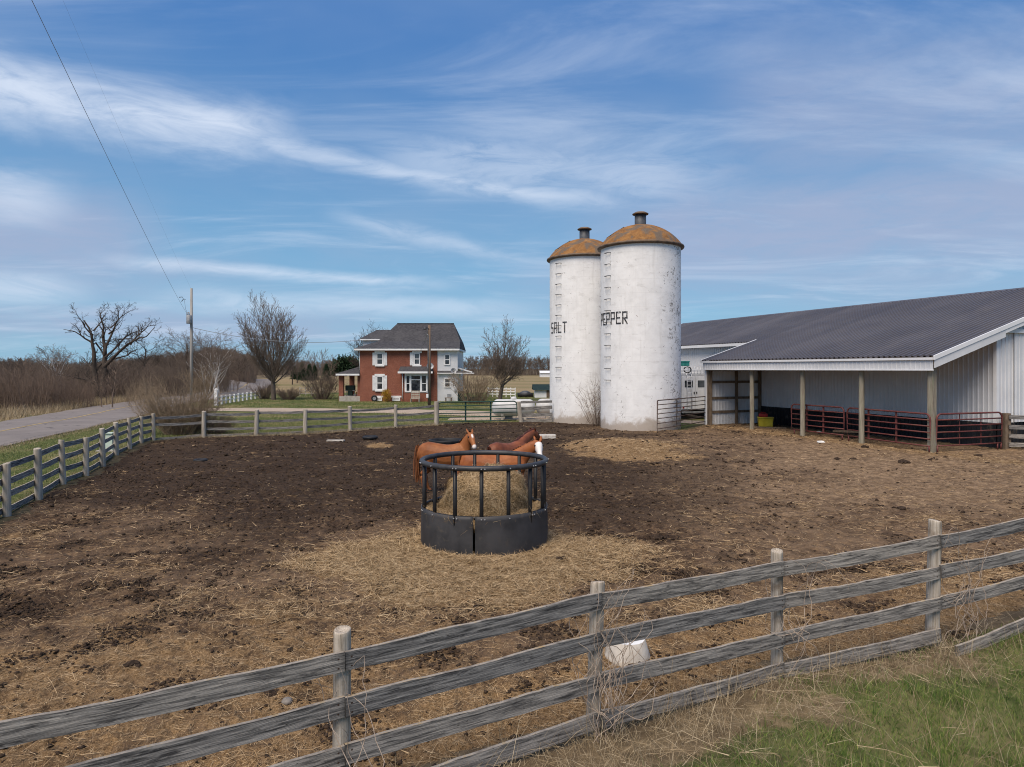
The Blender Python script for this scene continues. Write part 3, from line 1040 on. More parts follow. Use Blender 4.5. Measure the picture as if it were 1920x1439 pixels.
# ---- paddock soil
th = np.radians(np.arange(-76, 62, 0.17))
rr = 2.3 * np.exp(np.arange(0, 760) * 0.0046)
rr = rr[rr < 50]
px_, py_, pF = polar(th, rr)
jx = px_ + 0.10 * fbm(px_ * 2.2, py_ * 2.2, 3)
jy = py_ + 0.10 * fbm(px_ * 2.2 + 40, py_ * 2.2, 3)
keep = inside(PAD, jx, jy)
keep &= (np.hypot(px_ - 7.5, py_ - 40.4) > 2.1) & (np.hypot(px_ - 4.73, py_ - 45.2) > 2.0)
pF = pF[keep[pF].all(1)]
pv = np.stack([px_, py_, pz(px_, py_)], 1)
pv, pF, pa = compact(pv, pF, {'hay': hay_at(px_, py_), 'dark': dark_at(px_, py_), 'tan': tan_at(px_, py_)})
structure(link_mesh('paddock_dirt', pv, pF, m_soil, None, True, pa, (0, 0, 0)), 'churned brown soil of the horse paddock with trampled hay')


# ---- road, drive
def strip(name, line, half, dz, mat, n=5, wob=0.0, step=1.5):
    L = [Vector((q[0], q[1], 0)) for q in line]
    # Catmull-Rom through the points
    pts = []
    for i in range(len(L) - 1):
        a, b = L[max(i - 1, 0)], L[min(i + 2, len(L) - 1)]
        k = max(2, int((L[i + 1] - L[i]).length / step))
        for j in range(k):
            t = j / k
            p0, p1, p2, p3 = a, L[i], L[i + 1], b
            pts.append(0.5 * ((2 * p1) + (p2 - p0) * t + (2 * p0 - 5 * p1 + 4 * p2 - p3) * t * t + (3 * p1 - p0 - 3 * p2 + p3) * t ** 3))
    pts.append(L[-1])
    vs, fs = [], []
    for i, p in enumerate(pts):
        d = (pts[min(i + 1, len(pts) - 1)] - pts[max(i - 1, 0)]).normalized()
        nrm = Vector((d.y, -d.x, 0))
        for j in range(n):
            s_ = (j / (n - 1) * 2 - 1)
            e = wob * float(fbm(np.array([p.x * 0.5 + j * 7]), np.array([p.y * 0.5]), 3)[0]) if j in (0, n - 1) else 0
            q = p + nrm * (half * s_ + e)
            base = float(gz(np.array([q.x]), np.array([q.y]))[0])
            vs.append((q.x, q.y, base + dz - 0.05 * s_ * s_ * (half > 1)))
    for i in range(len(pts) - 1):
        for j in range(n - 1):
            fs.append((i * n + j, i * n + j + 1, (i + 1) * n + j + 1, (i + 1) * n + j))
    return structure(link_mesh(name, vs, fs, mat, None, True, None, (0, 0, 0)))


strip('road', ROAD, 3.55, 0.065, m_asphalt, 7, 0.35)
strip('road_marking', ROAD[1:11], 0.075, 0.076, m_yellow, 2, 0.02)
strip('driveway', [(-29.5, 57.6), (-20, 57.4), (-12, 56.2), (-5, 53.5), (2, 50.5), (9, 49.5), (15, 52)], 2.5, 0.07, m_gravel, 5, 0.8)
strip('gravel_yard', [(-4.2, 47.2), (2, 46.9), (9, 45.6), (13.0, 43.6)], 1.35, 0.064, m_gravel, 5, 0.9)

# ================================================================== board fences
rf_ = random.Random(11)
m_palepost = mottled('pale_post', (0.25, 0.215, 0.172), (0.46, 0.415, 0.345), 1.0, 0.9, stretch=(20, 20, 1.5), bump=0.4)


def round_post(par, x, y, z0, z1, r, lean=(0, 0), mat=m_post, n=12):
    mb = MB()
    ph = rf_.random() * 50
    prof = [z0, z0 + 0.3 * (z1 - z0), z0 + 0.62 * (z1 - z0), z1 - 0.04, z1 - 0.008, z1 + 0.004 * rf_.random()]
    vs, fs = [], []
    for i, z in enumerate(prof):
        t = (z - z0) / (z1 - z0)
        for k in range(n):
            a = 2 * math.pi * k / n
            q = r * (1.06 - 0.08 * t) * (1 + 0.05 * math.sin(3 * a + ph) + 0.05 * math.sin(2 * a + ph * 2 + t)) * (0.93 if i == 5 else 1)
            vs.append((x + q * math.cos(a) + lean[0] * t, y + q * math.sin(a) + lean[1] * t, z + (0.012 * math.sin(a + ph) if i >= 3 else 0)))
    for i in range(len(prof) - 1):
        for k in range(n):
            m = (k + 1) % n
            fs.append((i * n + k, i * n + m, (i + 1) * n + m, (i + 1) * n + k))
    # hollowed, checked top
    b = len(vs)
    zc = z1 - 0.012
    for k in range(n):
        a = 2 * math.pi * k / n
        vs.append((x + r * 0.6 * math.cos(a) + lean[0], y + r * 0.6 * math.sin(a) + lean[1], zc))
    vs.append((x + lean[0], y + lean[1], zc - 0.01))
    for k in range(n):
        m = (k + 1) % n
        fs.append(((len(prof) - 1) * n + k, (len(prof) - 1) * n + m, b + m, b + k))
        fs.append((b + k, b + m, len(vs) - 1))
    mb.add(vs, fs)
    return mb.build('post', mat, par, True)


def rail(par, a, b, ht, th_, side, seed, nseg=18, sag=0.012, mat=m_rail, name='rail'):
    """one weathered board between two points given at its centre line"""
    rg = random.Random(seed)
    a, b = Vector(a), Vector(b)
    d = b - a
    L = d.length
    d.normalize()
    nrm = Vector((d.y, -d.x, 0)).normalized()
    up = nrm.cross(d).normalized()
    if up.z < 0:
        up = -up
    vs, gc, fs = [], [], []
    so = rg.random() * 90
    for i in range(nseg + 1):
        t = i / nseg
        c = a + d * (L * t) + Vector((0, 0, -sag * math.sin(math.pi * t) + 0.006 * math.sin(5 * t + so))) + nrm * (0.010 * math.sin(3.1 * t + so))
        et = 0.004 * rg.uniform(-1, 1) + 0.006 * math.sin(11 * t + so)
        eb = 0.004 * rg.uniform(-1, 1)
        for (o_, h_, e) in ((-1, -1, eb), (1, -1, eb), (1, 1, et), (-1, 1, et)):
            vs.append(c + nrm * (o_ * th_ / 2) + up * (h_ * ht / 2 + e))
            gc.append((so + L * t, h_ * ht / 2 + e + o_ * 0.3 + (0.02 * o_ if h_ > 0 else 0), so))
    for i in range(nseg):
        for k in range(4):
            m = (k + 1) % 4
            fs.append((i * 4 + k, (i + 1) * 4 + k, (i + 1) * 4 + m, i * 4 + m))
    fs += [(0, 1, 2, 3), tuple(nseg * 4 + k for k in (3, 2, 1, 0))]
    o = link_mesh(name, vs, fs, mat, par, False, {'gc': np.array(gc), 'ed': np.repeat([min(i, nseg - i) / nseg * L for i in range(nseg + 1)], 4)})
    bm = bmesh.new()
    bm.from_mesh(o.data)
    bmesh.ops.recalc_face_normals(bm, faces=bm.faces)
    bm.to_mesh(o.data)
    bm.free()
    return o


# ---- the near fence
NPOST = {2: 1.40, 3: 1.41, 4: 1.37, 5: 1.54, 6: 1.75, 7: 1.75, 8: 1.75}
nf = thing('board_fence', 'weathered grey four-board fence closing the near side of the paddock', 'fence', (2.0, 7.2, 0))
zg = [0.0] * len(NEAR)
for i in range(0, 9):
    x, y = NEAR[i]
    lean = {2: (0.015, -0.01), 3: (0.05, -0.02), 4: (0.0, 0.0), 5: (0.045, 0.0)}.get(i, (0.02, 0.0))
    round_post(nf, x - lean[0] * 0.6, y, -0.25, NPOST.get(i, 1.42), {2: 0.064, 3: 0.066, 4: 0.064, 5: 0.072}.get(i, 0.065), lean, m_post, 16)
RT = {0: (1.27, 0.92, 0.56, 0.20), 1: (1.275, 0.92, 0.56, 0.20), 2: (1.27, 0.915, 0.56, 0.19), 3: (1.33, 0.98, 0.595, 0.23), 4: (1.268, 0.905, 0.505, 0.145), 5: (1.37, 1.005, 0.625, 0.235), 6: (1.62, 1.22, 0.905, 0.45), 7: (1.62, 1.25, 0.91, 0.47), 8: (1.6, 1.24, 0.9, 0.46)}
for i in range(0, 8):
    a, b = np.array(NEAR[i]), np.array(NEAR[i + 1])
    d = (b - a) / np.linalg.norm(b - a)
    off = np.array([d[1], -d[0]]) * 0.088
    for k in range(4):
        za, zb = RT[i][k] - 0.078, RT[i + 1][k] - 0.078
        p, q = a + off + d * 0.004, b + off - d * 0.004
        if i == 5 and k == 3:      # the board that has dropped off its post
            p = np.array((5.23, 8.17))
            r_ = rail(nf, (p[0], p[1], 0.060), (q[0], q[1], zb), 0.15, 0.030, 1, 100 * i + k)
            r_['label'] = 'bottom board that has dropped off its post and slants to the ground'
            continue
        rail(nf, (p[0], p[1], za), (q[0], q[1], zb), 0.150 + 0.006 * rf_.random(), 0.030, 1, 100 * i + k)

# ---- left fence along the road
lf = thing('board_fence', 'grey four-board fence running along the roadside lawn to the far corner', 'fence', (LEFT[4][0], LEFT[4][1], 0))
for i, (x, y) in enumerate(LEFT):
    ln = rf_.uniform(-0.07, 0.05)
    round_post(lf, x - ln * 0.5, y, -0.2, 1.26 + rf_.uniform(-0.05, 0.07), 0.082 + rf_.uniform(-0.008, 0.008), (ln, rf_.uniform(-0.03, 0.03)), m_palepost, 10)
for i in range(len(LEFT) - 1):
    a, b = np.array(LEFT[i]), np.array(LEFT[i + 1])
    d = (b - a) / np.linalg.norm(b - a)
    off = np.array([-abs(d[1]), d[0] * np.sign(-d[1] if d[1] else 1)])
    off = np.array([-d[1], d[0]]) * 0.09
    for k, zt in enumerate((1.19, 0.85, 0.51, 0.16)):
        j0, j1 = rf_.uniform(-0.03, 0.03), rf_.uniform(-0.03, 0.03)
        p, q = a + off, b + off
        rail(lf, (p[0], p[1], zt - 0.07 + j0), (q[0], q[1], zt - 0.07 + j1), 0.145, 0.03, 1, 900 + 10 * i + k, 6)

# ---- back fence
bf = thing('board_fence', 'pale posts with uneven grey boards across the back of the paddock', 'fence', (BACK[3][0], BACK[3][1], 0))
for i, (x, y) in enumerate(BACK[1:]):
    top = 1.30 + rf_.uniform(-0.06, 0.06) + (0.12 if i == 5 else 0)
    round_post(bf, x, y, -0.2, top, 0.105 if i < 5 else 0.15, (rf_.uniform(-0.05, 0.05), 0), m_palepost, 10)
for i in range(len(BACK) - 1):
    a, b = np.array(BACK[i]), np.array(BACK[i + 1])
    d = (b - a) / np.linalg.norm(b - a)
    off = np.array([-d[1], d[0]]) * 0.12
    for k, zt in enumerate((1.17, 0.80, 0.46, 0.13)):
        if i == 0 and k == 2:
            continue
        j0, j1 = rf_.uniform(-0.06, 0.05), rf_.uniform(-0.06, 0.05)
        p, q = a + off, b + off
        rail(bf, (p[0], p[1], zt - 0.06 + j0), (q[0], q[1], zt - 0.06 + j1), 0.125, 0.035, 1, 1900 + 10 * i + k, 6, 0.03)

# ---- short fence from the green gate to the left silo
sf = thing('board_fence', 'short run of wide grey boards between the green gate and the silo', 'fence', (1.4, 44.0, 0))
round_post(sf, GATE1[0] + 0.30, GATE1[1], -0.2, 1.33, 0.125, (-0.2, 0), m_palepost, 10)
for k, zt in enumerate((1.43, 1.02, 0.60, 0.22)):
    rail(sf, (0.55, 44.0, zt - 0.25 + 0.1), (2.55, 44.15, zt - 0.08 + rf_.uniform(-.02, .02)), 0.22 if k != 0 else 0.16, 0.04, 1, 2500 + k, 6)

# ---- dark fence at the right edge, from the barn corner
df = thing('board_fence', 'dark timber fence with thick rails beside the white barn gable', 'fence', (24.0, 30.0, 0))
c0 = np.array(bw(-0.35, DEP + 0.1)[:2])
dpts = [c0, c0 + np.array([2.35, -0.7]), c0 + np.array([4.7, -1.5]), c0 + np.array([7.0, -2.3])]
for q in dpts:
    mb = MB().box(q[0] - 0.12, q[0] + 0.12, q[1] - 0.12, q[1] + 0.12, -0.2, 1.52)
    mb.build('post', m_lumber, df)
for i in range(3):
    a, b = dpts[i], dpts[i + 1]
    for k, zt in enumerate((1.46, 1.04, 0.66, 0.30)):
        rail(df, (a[0], a[1] - 0.15, zt - 0.09), (b[0], b[1] - 0.15, zt - 0.09), 0.17, 0.05, 1, 2700 + 10 * i + k, 4)

# ---- small white fence and gate post by the far drive
wf = thing('rail_fence', 'little white picket-height fence curving beside the far bend of the road', 'fence', (-28.5, 72, 0))
wpts = [(-27.3 - 0.25 * i + 0.0 * i * i, 64 + 1.5 * i) for i in range(11)]
wpts = [(xat(408 + 7.9 * i, 64.5 + 1.6 * i), 64.5 + 1.6 * i) for i in range(11)]
for i, (x, y) in enumerate(wpts):
    z = gh(x, y)
    MB().box(x - 0.08, x + 0.08, y - 0.08, y + 0.08, z - 0.1, z + (0.85 if i else 0.95)).build('post', m_white, wf)
for i in range(10):
    for zt in (0.70, 0.36):
        a, b = wpts[i], wpts[i + 1]
        MB().beam((a[0], a[1] - 0.13, zt + gh(*a)), (b[0], b[1] - 0.13, zt + gh(*b)), 0.05, 0.09).build('rail', m_white, wf)
wp = MB().box(-0.15, 0.15, -0.15, 0.15, 0, 1.5)
wp.lathe([(0.19, 1.5), (0.19, 1.56), (0.0, 1.70)], (0, 0), 4)
for i in range(len(wp.v)):
    wp.v[i] = (wp.v[i][0] + xat(405.5, 63.5), wp.v[i][1] + 63.5, wp.v[i][2] - 0.05)
tag(wp.build('gate_post', m_white), 'tall white post standing at the end of the little white fence', 'post')
f2 = thing('rail_fence', 'distant white rail fence behind the bare tree right of the house', 'fence', (-0.5, 84, 0))
w2 = [(xat(915 + 8.5 * i, 84 - 0.25 * i), 84 - 0.25 * i) for i in range(7)]
for i, (x, y) in enumerate(w2):
    MB().box(x - 0.06, x + 0.06, y - 0.06, y + 0.06, -0.1, 1.15).build('post', m_white, f2)
for i in range(6):
    for zt in (1.0, 0.68, 0.36):
        a, b = w2[i], w2[i + 1]
        MB().beam((a[0], a[1] - 0.1, zt), (b[0], b[1] - 0.1, zt), 0.04, 0.12).build('rail', m_white, f2)
f3 = thing('rail_fence', 'thin pale rail fence in the lawn between the red-brown shrub and the house', 'fence', (-20, 88, 0))
w3 = [(xat(562 + 11 * i, 88), 88) for i in range(5)]
for i, (x, y) in enumerate(w3):
    MB().box(x - 0.06, x + 0.06, y - 0.06, y + 0.06, -0.1, 1.1).build('post', m_palepost, f3)
for i in range(4):
    for zt in (0.95, 0.6, 0.28):
        a, b = w3[i], w3[i + 1]
        MB().beam((a[0], a[1] - 0.1, zt), (b[0], b[1] - 0.1, zt), 0.04, 0.10).build('rail', m_palepost, f3)


# ================================================================== tube gates
def tube_gate(label, p0, p1, zb, zt, mat, nbar, ups, r=0.028, rounded=True, flat_up=False, legs=()):
    p0, p1 = Vector((p0[0], p0[1], 0)), Vector((p1[0], p1[1], 0))
    d = p1 - p0
    L = d.length
    d.normalize()
    t = thing('tube_gate', label, 'gate', (p0.x, p0.y, 0), math.atan2(d.y, d.x))

    def P(s_, z):
        q = p0 + d * s_
        return (q.x, q.y, z)
    pts = []
    rc = 0.22 if rounded else 0.03
    pts.append(P(0, zb))
    for k in range(6):
        a = math.pi / 2 * k / 5
        pts.append(P(rc - rc * math.cos(a), zt - rc + rc * math.sin(a)))
    for k in range(6):
        a = math.pi / 2 * k / 5
        pts.append(P(L - rc + rc * math.sin(a), zt - rc + rc * math.cos(a)))
    pts.append(P(L, zb))
    MB().tube(pts, r * 1.15, 8).build('frame', mat, t, True)
    for k in range(nbar):
        z = zb + (zt - zb) * (k / nbar) ** 0.92 if k else zb + 0.01
        MB().tube([P(0.02, z), P(L * 0.33, z - 0.006), P(L * 0.66, z - 0.008), P(L - 0.02, z)], r * 0.9, 8).build('bar', mat, t, True)
    n = Vector((d.y, -d.x, 0))
    for s_ in ups:
        a, b = Vector(P(L * s_, zb)), Vector(P(L * s_, zt - 0.01))
        MB().beam(a - n * 0.03, b - n * 0.03, 0.10 if flat_up else 0.035, 0.02, up=n).build('upright', mat, t)
    for s_ in legs:
        MB().tube([P(L * s_, -0.03), P(L * s_, zb)], r, 6).build('foot', mat, t, True)
    return t


ua, ub = onbarn(1484, 0.35), onbarn(1582.5, 0.35)
uc, ud = onbarn(1588.5, 0.28), onbarn(1744, -0.22)
tube_gate('red tube gate standing between the second and third lean-to posts', bw(ua, 0.35)[:2], bw(ub, 0.35)[:2], 0.24, 1.56, m_gatered, 5, (0.30, 0.62), 0.032, True, True, (0.06, 0.97))
tube_gate('long red tube gate meeting the corner post of the lean-to', bw(uc, 0.28)[:2], bw(ud, -0.22)[:2], 0.24, 1.56, m_gatered, 5, (0.28, 0.62), 0.032, True, True, (0.02, 0.99))
tube_gate('red tube gate closing the open end of the lean-to beside the gable', bw(-0.22, 0.0)[:2], bw(-0.30, DEP - 0.1)[:2], 0.26, 1.56, m_gatered, 5, (0.35, 0.68), 0.032, True, False, (0.01, 0.93, 0.985))
tube_gate('rusty brown tube gate between the right silo and the lean-to', gp(1233, 812), bw(LT + 0.1, -0.15)[:2], 0.20, 1.72, m_gatebrown, 6, (0.0, 0.38, 0.70), 0.026, False, False, (0.0,))
tube_gate('dark green tube gate between the pale posts at the back fence', GATE0, GATE1, 0.16, 1.36, m_gategreen, 5, (0.34, 0.66), 0.032, True, True)
# ================================================================== silos
m_bracket = mottled('painted_iron', (0.40, 0.39, 0.37), (0.58, 0.57, 0.55), 6, 0.7, bump=0.0)
def silo(label, cx, cy, r, zt, word, pitch, th0, rung_th, seed):
    t = thing('silo', label, 'silo', (cx, cy, 0))
    v0 = math.atan2(-cy, -cx)                         # bearing towards the yard side
    nz = 60
    prof = [(r * (1 + 0.002 * math.sin(z * 9 + seed)), -0.3 + (zt + 0.3) * z / nz) for z in range(nz + 1)]
    MB().lathe(prof, (cx, cy), 72).build('wall', m_silo, t, True)
    rim = MB().lathe([(r + 0.01, zt - 0.10), (r + 0.17, zt - 0.07), (r + 0.20, zt - 0.01), (r + 0.18, zt + 0.05), (r + 0.02, zt + 0.10)], (cx, cy), 72)
    rim.build('rim', m_rim, t, True)
    hd = 1.42
    hd = 1.30
    rb = r + 0.10
    RR = (rb * rb + hd * hd) / (2 * hd)
    am = math.asin(min(1, rb / RR))
    dome = [(max(0.002, RR * math.sin(am * (1 - k / 14))), zt + 0.06 + RR * math.cos(am * (1 - k / 14)) - (RR - hd)) for k in range(15)]
    MB().lathe(dome, (cx, cy), 64).build('dome', m_dome, t, True)
    zd = zt + 0.06 + hd
    vent = MB().lathe([(0.33, zd - 0.1), (0.33, zd + 0.62), (0.30, zd + 0.62)], (cx, cy), 24)
    vo = vent.build('vent', m_vent, t, True)
    MB().lathe([(0.30, zd + 0.60), (0.46, zd + 0.60), (0.47, zd + 0.645), (0.30, zd + 0.74), (0.02, zd + 0.79)], (cx, cy), 24).build('vent_cap', m_rim, vo, True)
    # hatch low on the dome's left
    a = v0 - R(72)
    h = MB()
    e0, e1 = 0.26, 0.60
    q = []
    for (e, s_) in ((e0, -1), (e0, 1), (e1, 1), (e1, -1)):
        rr_ = RR * math.sin(am * (1 - e))
        z_ = zt + 0.06 + RR * math.cos(am * (1 - e)) - (RR - hd)
        q.append((cx + rr_ * math.cos(a) - s_ * 0.42 * math.sin(a), cy + rr_ * math.sin(a) + s_ * 0.42 * math.cos(a), z_))
    nrm = Vector((math.cos(a), math.sin(a), 1.0)).normalized() * 0.05
    h.hexa([Vector(k) - nrm for k in q] + [Vector(k) + nrm * 0.3 for k in q])
    h.build('hatch', m_vent, t)
    # step irons
    k = 0
    z = zt - 0.45
    while z > 2.6:
        b = v0 + R(rung_th)
        hw = 0.20 / r
        ri, ro = r - 0.02, r + 0.13
        pts = [(cx + ri * math.cos(b - hw), cy + ri * math.sin(b - hw), z - 0.0)]
        pts += [(cx + ro * math.cos(b + hw * s_), cy + ro * math.sin(b + hw * s_), z) for s_ in (-1, 0, 1)]
        pts += [(cx + ri * math.cos(b + hw), cy + ri * math.sin(b + hw), z)]
        mb = MB().tube(pts, 0.019, 6)
        mb.build('rung', m_wire, t, True)
        sm = MB()
        for s_ in (-1, 1):
            sm.tube([(cx + ri * math.cos(b + hw * s_), cy + ri * math.sin(b + hw * s_), z - 0.34), (cx + (r + 0.03) * math.cos(b + hw * s_), cy + (r + 0.03) * math.sin(b + hw * s_), z - 0.30), (cx + (r + 0.03) * math.cos(b + hw * s_), cy + (r + 0.03) * math.sin(b + hw * s_), z - 0.02)], 0.004, 5)
        sm.build('rung_bracket', m_bracket, t, True)
        z -= 0.655
        k += 1
    # painted lettering wrapped round the wall
    G = {'S': [((1, 1), (0, 1)), ((0, 1), (0, .52)), ((0, .5), (1, .5)), ((1, .48), (1, 0)), ((1, 0), (0, 0))],
         'A': [((0, 0), (0, 1)), ((1, 0), (1, 1)), ((0, 1), (1, 1)), ((0, .45), (1, .45))],
         'L': [((0, 1), (0, 0)), ((0, 0), (1, 0))],
         'T': [((0, 1), (1, 1)), ((.5, 1), (.5, 0))],
         'P': [((0, 0), (0, 1)), ((0, 1), (1, 1)), ((1, 1), (1, .45)), ((1, .45), (0, .45))],
         'E': [((0, 0), (0, 1)), ((0, 1), (1, 1)), ((0, .5), (.8, .5)), ((0, 0), (1, 0))],
         'R': [((0, 0), (0, 1)), ((0, 1), (1, 1)), ((1, 1), (1, .48)), ((1, .48), (0, .48)), ((.35, .48), (1, 0))]}
    hgt, wd = 0.62, 0.245
    zc = {'SALT': 6.02, 'PEPPER': 6.25}[word]
    for i, ch in enumerate(word):
        mb = MB()
        b0 = v0 + R(th0 + pitch * (len(word) - 1 - i) * -1)
        for (a0, a1) in G[ch]:
            def pt(q):
                return ((q[0] - 0.5) * wd, (q[1] - 0.5) * hgt)
            (x0, z0), (x1, z1) = pt(a0), pt(a1)
            d = Vector((x1 - x0, z1 - z0))
            L = d.length
            d.normalize()
            nv = Vector((-d.y, d.x)) * 0.037
            N = 6
            vs, fs = [], []
            for j in range(N + 1):
                s_ = -0.04 + (L + 0.08) * j / N
                for sg in (-1, 1):
                    w_ = 1 + 0.12 * math.sin(7 * s_ + i * 3 + sg)
                    xx, zz_ = x0 + d.x * s_ + nv.x * sg * w_, z0 + d.y * s_ + nv.y * sg * w_
                    bb = b0 + xx / r
                    off = r * 1.002 + 0.010 + 0.0015 * (G[ch].index((a0, a1)))
                    vs.append((cx + off * math.cos(bb), cy + off * math.sin(bb), zc + zz_))
            for j in range(N):
                fs.append((2 * j, 2 * j + 1, 2 * j + 3, 2 * j + 2))
            mb.add(vs, fs)
        mb.build('lettering', m_letter, t)
    return t


silo('white concrete silo lettered PEPPER, the nearer one with the brighter rusty dome', 7.48, 40.4, 2.30, 10.42, 'PEPPER', 10.0, -21.5, -51, 1)
silo('white concrete silo lettered SALT, standing half behind the other silo', 4.73, 45.2, 2.27, 10.50, 'SALT', 10.5, -33, -45, 5)

# ================================================================== barn with lean-to
barn = thing('pole_barn', 'white steel pole barn with charcoal roof and open lean-to', 'barn', bw(0, 0))
SL = 0.315
ZE = 3.90


def rz(v):
    return ZE + SL * (v + 0.3)


def ribbed(p0, p1, zlo, zhi, pitch, hgt, out):
    """vertical ribbed sheet from p0 to p1 (2D); zlo/zhi may be functions of the fraction along"""
    p0, p1 = np.array(p0), np.array(p1)
    L = np.linalg.norm(p1 - p0)
    d = (p1 - p0) / L
    n = np.array([d[1], -d[0]]) * out
    f0 = zlo if callable(zlo) else (lambda s_: zlo)
    f1 = zhi if callable(zhi) else (lambda s_: zhi)
    ss_ = [0.0]
    hs = [0.0]
    k = int(L / pitch)
    for i in range(k):
        c = (i + 0.5) * pitch
        for o_, h_ in ((-0.030, 0), (-0.018, hgt), (0.018, hgt), (0.030, 0)):
            ss_.append(c + o_)
            hs.append(h_)
    ss_.append(L)
    hs.append(0.0)
    vs, fs = [], []
    for s_, h_ in zip(ss_, hs):
        q = p0 + d * s_ + n * h_
        vs += [(q[0], q[1], f0(s_ / L)), (q[0], q[1], f1(s_ / L))]
    for i in range(len(ss_) - 1):
        fs.append((2 * i, 2 * i + 2, 2 * i + 3, 2 * i + 1))
    return MB().add(vs, fs)


def roof_panel(u0, u1, v0, v1, flip=False):
    pitch, hgt = 0.2743, 0.060
    ss_, hs = [u0], [0.0]
    k = int((u1 - u0) / pitch)
    for i in range(k):
        c = u0 + (i + 0.5) * pitch
        for o_, h_ in ((-0.066, 0), (-0.050, hgt), (0.050, hgt), (0.066, 0)):
            ss_.append(c + o_)
            hs.append(h_)
    ss_.append(u1)
    hs.append(0.0)
    vs, fs = [], []
    for s_, h_ in zip(ss_, hs):
        if flip:
            vs += [bw(s_, v0, rz(2 * RIDGE - v0) + h_), bw(s_, v1, rz(2 * RIDGE - v1) + h_)]
        else:
            vs += [bw(s_, v0, rz(v0) + h_), bw(s_, v1, rz(v1) + h_)]
    for i in range(len(ss_) - 1):
        fs.append((2 * i, 2 * i + 2, 2 * i + 3, 2 * i + 1))
    return MB().add(vs, fs)


US = -0.35 + 0.2743 * round((LT + 0.55) / 0.2743)
VB = 2 * RIDGE - DEP                      # far side wall
roof_panel(-0.35, US, -0.34, RIDGE).build('lean_to_roof', m_mroof, barn)
roof_panel(US, LB + 0.3, DEP - 0.42, RIDGE).build('main_roof', m_mroof, barn)
roof_panel(-0.35, LB + 0.3, VB + 0.4, RIDGE, True).build('main_roof', m_mroof, barn)
rc = MB()
rc.hexa([bw(-0.37, RIDGE - 0.22, rz(RIDGE) - 0.025), bw(LB + 0.32, RIDGE - 0.22, rz(RIDGE) - 0.025), bw(LB + 0.32, RIDGE + 0.22, rz(RIDGE) - 0.025), bw(-0.37, RIDGE + 0.22, rz(RIDGE) - 0.025),
         bw(-0.37, RIDGE - 0.03, rz(RIDGE) + 0.07), bw(LB + 0.32, RIDGE - 0.03, rz(RIDGE) + 0.07), bw(LB + 0.32, RIDGE + 0.03, rz(RIDGE) + 0.07), bw(-0.37, RIDGE + 0.03, rz(RIDGE) + 0.07)])
rc.build('ridge_cap', m_mroof, barn)
# walls
ribbed(bw(0, DEP)[:2], bw(LB, DEP)[:2], 1.08, rz(DEP) - 0.05, 0.2286, 0.030, -1).build('wall', m_mwall, barn)
ribbed(bw(-0.003, DEP - 0.02)[:2], bw(LB, DEP - 0.02)[:2], -0.05, 1.08, 0.2286, 0.030, -1).build('wainscot', m_wains, barn)


def gab(s_):
    v = DEP + s_ * (VB - DEP)
    return rz(v if v < RIDGE else 2 * RIDGE - v) - 0.06


# gable wall in two halves so that the peak stays sharp
for (va, vb) in ((DEP, RIDGE), (RIDGE, VB)):
    ribbed(bw(0, va)[:2], bw(0, vb)[:2], 1.08, (lambda s_, va=va, vb=vb: gab((va + s_ * (vb - va) - DEP) / (VB - DEP))), 0.2286, 0.030, 1).build('wall', m_mwall, barn)
ribbed(bw(-0.02, DEP)[:2], bw(-0.02, VB)[:2], -0.05, 1.08, 0.2286, 0.030, 1).build('wainscot', m_wains, barn)
MB().hexa([bw(LB, DEP, -.05), bw(LB, VB, -.05), bw(LB + 0.04, VB, -.05), bw(LB + 0.04, DEP, -.05), bw(LB, DEP, rz(DEP) - .08), bw(LB, VB, rz(DEP) - .08), bw(LB + .04, VB, rz(DEP) - .08), bw(LB + .04, DEP, rz(DEP) - .08)]).build('wall', m_mwall, barn)
MB().add([bw(LB + .02, DEP, rz(DEP) - .08), bw(LB + .02, RIDGE, rz(RIDGE) - .08), bw(LB + .02, VB, rz(DEP) - .08)], [(0, 1, 2)]).build('wall', m_mwall, barn)
MB().hexa([bw(0, VB, -.05), bw(LB, VB, -.05), bw(LB, VB + .04, -.05), bw(0, VB + .04, -.05), bw(0, VB, rz(DEP) - .08), bw(LB, VB, rz(DEP) - .08), bw(LB, VB + .04, rz(DEP) - .08), bw(0, VB + .04, rz(DEP) - .08)]).build('wall', m_mwall, barn)


def bbox(u0, u1, v0, v1, z0, z1):
    return MB().hexa([bw(u0, v0, z0), bw(u1, v0, z0), bw(u1, v1, z0), bw(u0, v1, z0), bw(u0, v0, z1), bw(u1, v0, z1), bw(u1, v1, z1), bw(u0, v1, z1)])


# corner trims, sliding-door track and panels on the gable
bbox(-0.06, 0.10, DEP - 0.07, DEP + 0.09, 1.08, rz(DEP) - 0.1).build('corner_trim', m_trim, barn)
tr = bbox(-0.20, -0.04, DEP + 0.35, VB - 3.5, 4.95, 5.12).build('door_track', m_trim, barn)
ribbed(bw(-0.09, DEP + 1.0)[:2], bw(-0.09, DEP + 4.2)[:2], 1.10, 4.98, 0.2286, 0.02, 1).build('sliding_door', m_mwall, barn)
# eave fascia of the lean-to: ribbed band, white gutter line on top
ribbed(bw(-0.30, -0.30)[:2], bw(LT + 0.15, -0.30)[:2], 3.36, 3.80, 0.2286, 0.016, -1).build('fascia', m_mwall, barn)
bbox(-0.33, LT + 0.18, -0.385, -0.33, 3.765, 3.865).build('eave_trim', m_trim, barn)
bbox(-0.31, LT + 0.15, -0.335, -0.27, 3.33, 3.375).build('eave_trim', m_trim, barn)
bbox(LT + 0.22, LB + 0.25, DEP - 0.46, DEP - 0.40, rz(DEP - .42) - 0.19, rz(DEP - .42) - 0.01).build('eave_trim', m_trim, barn)


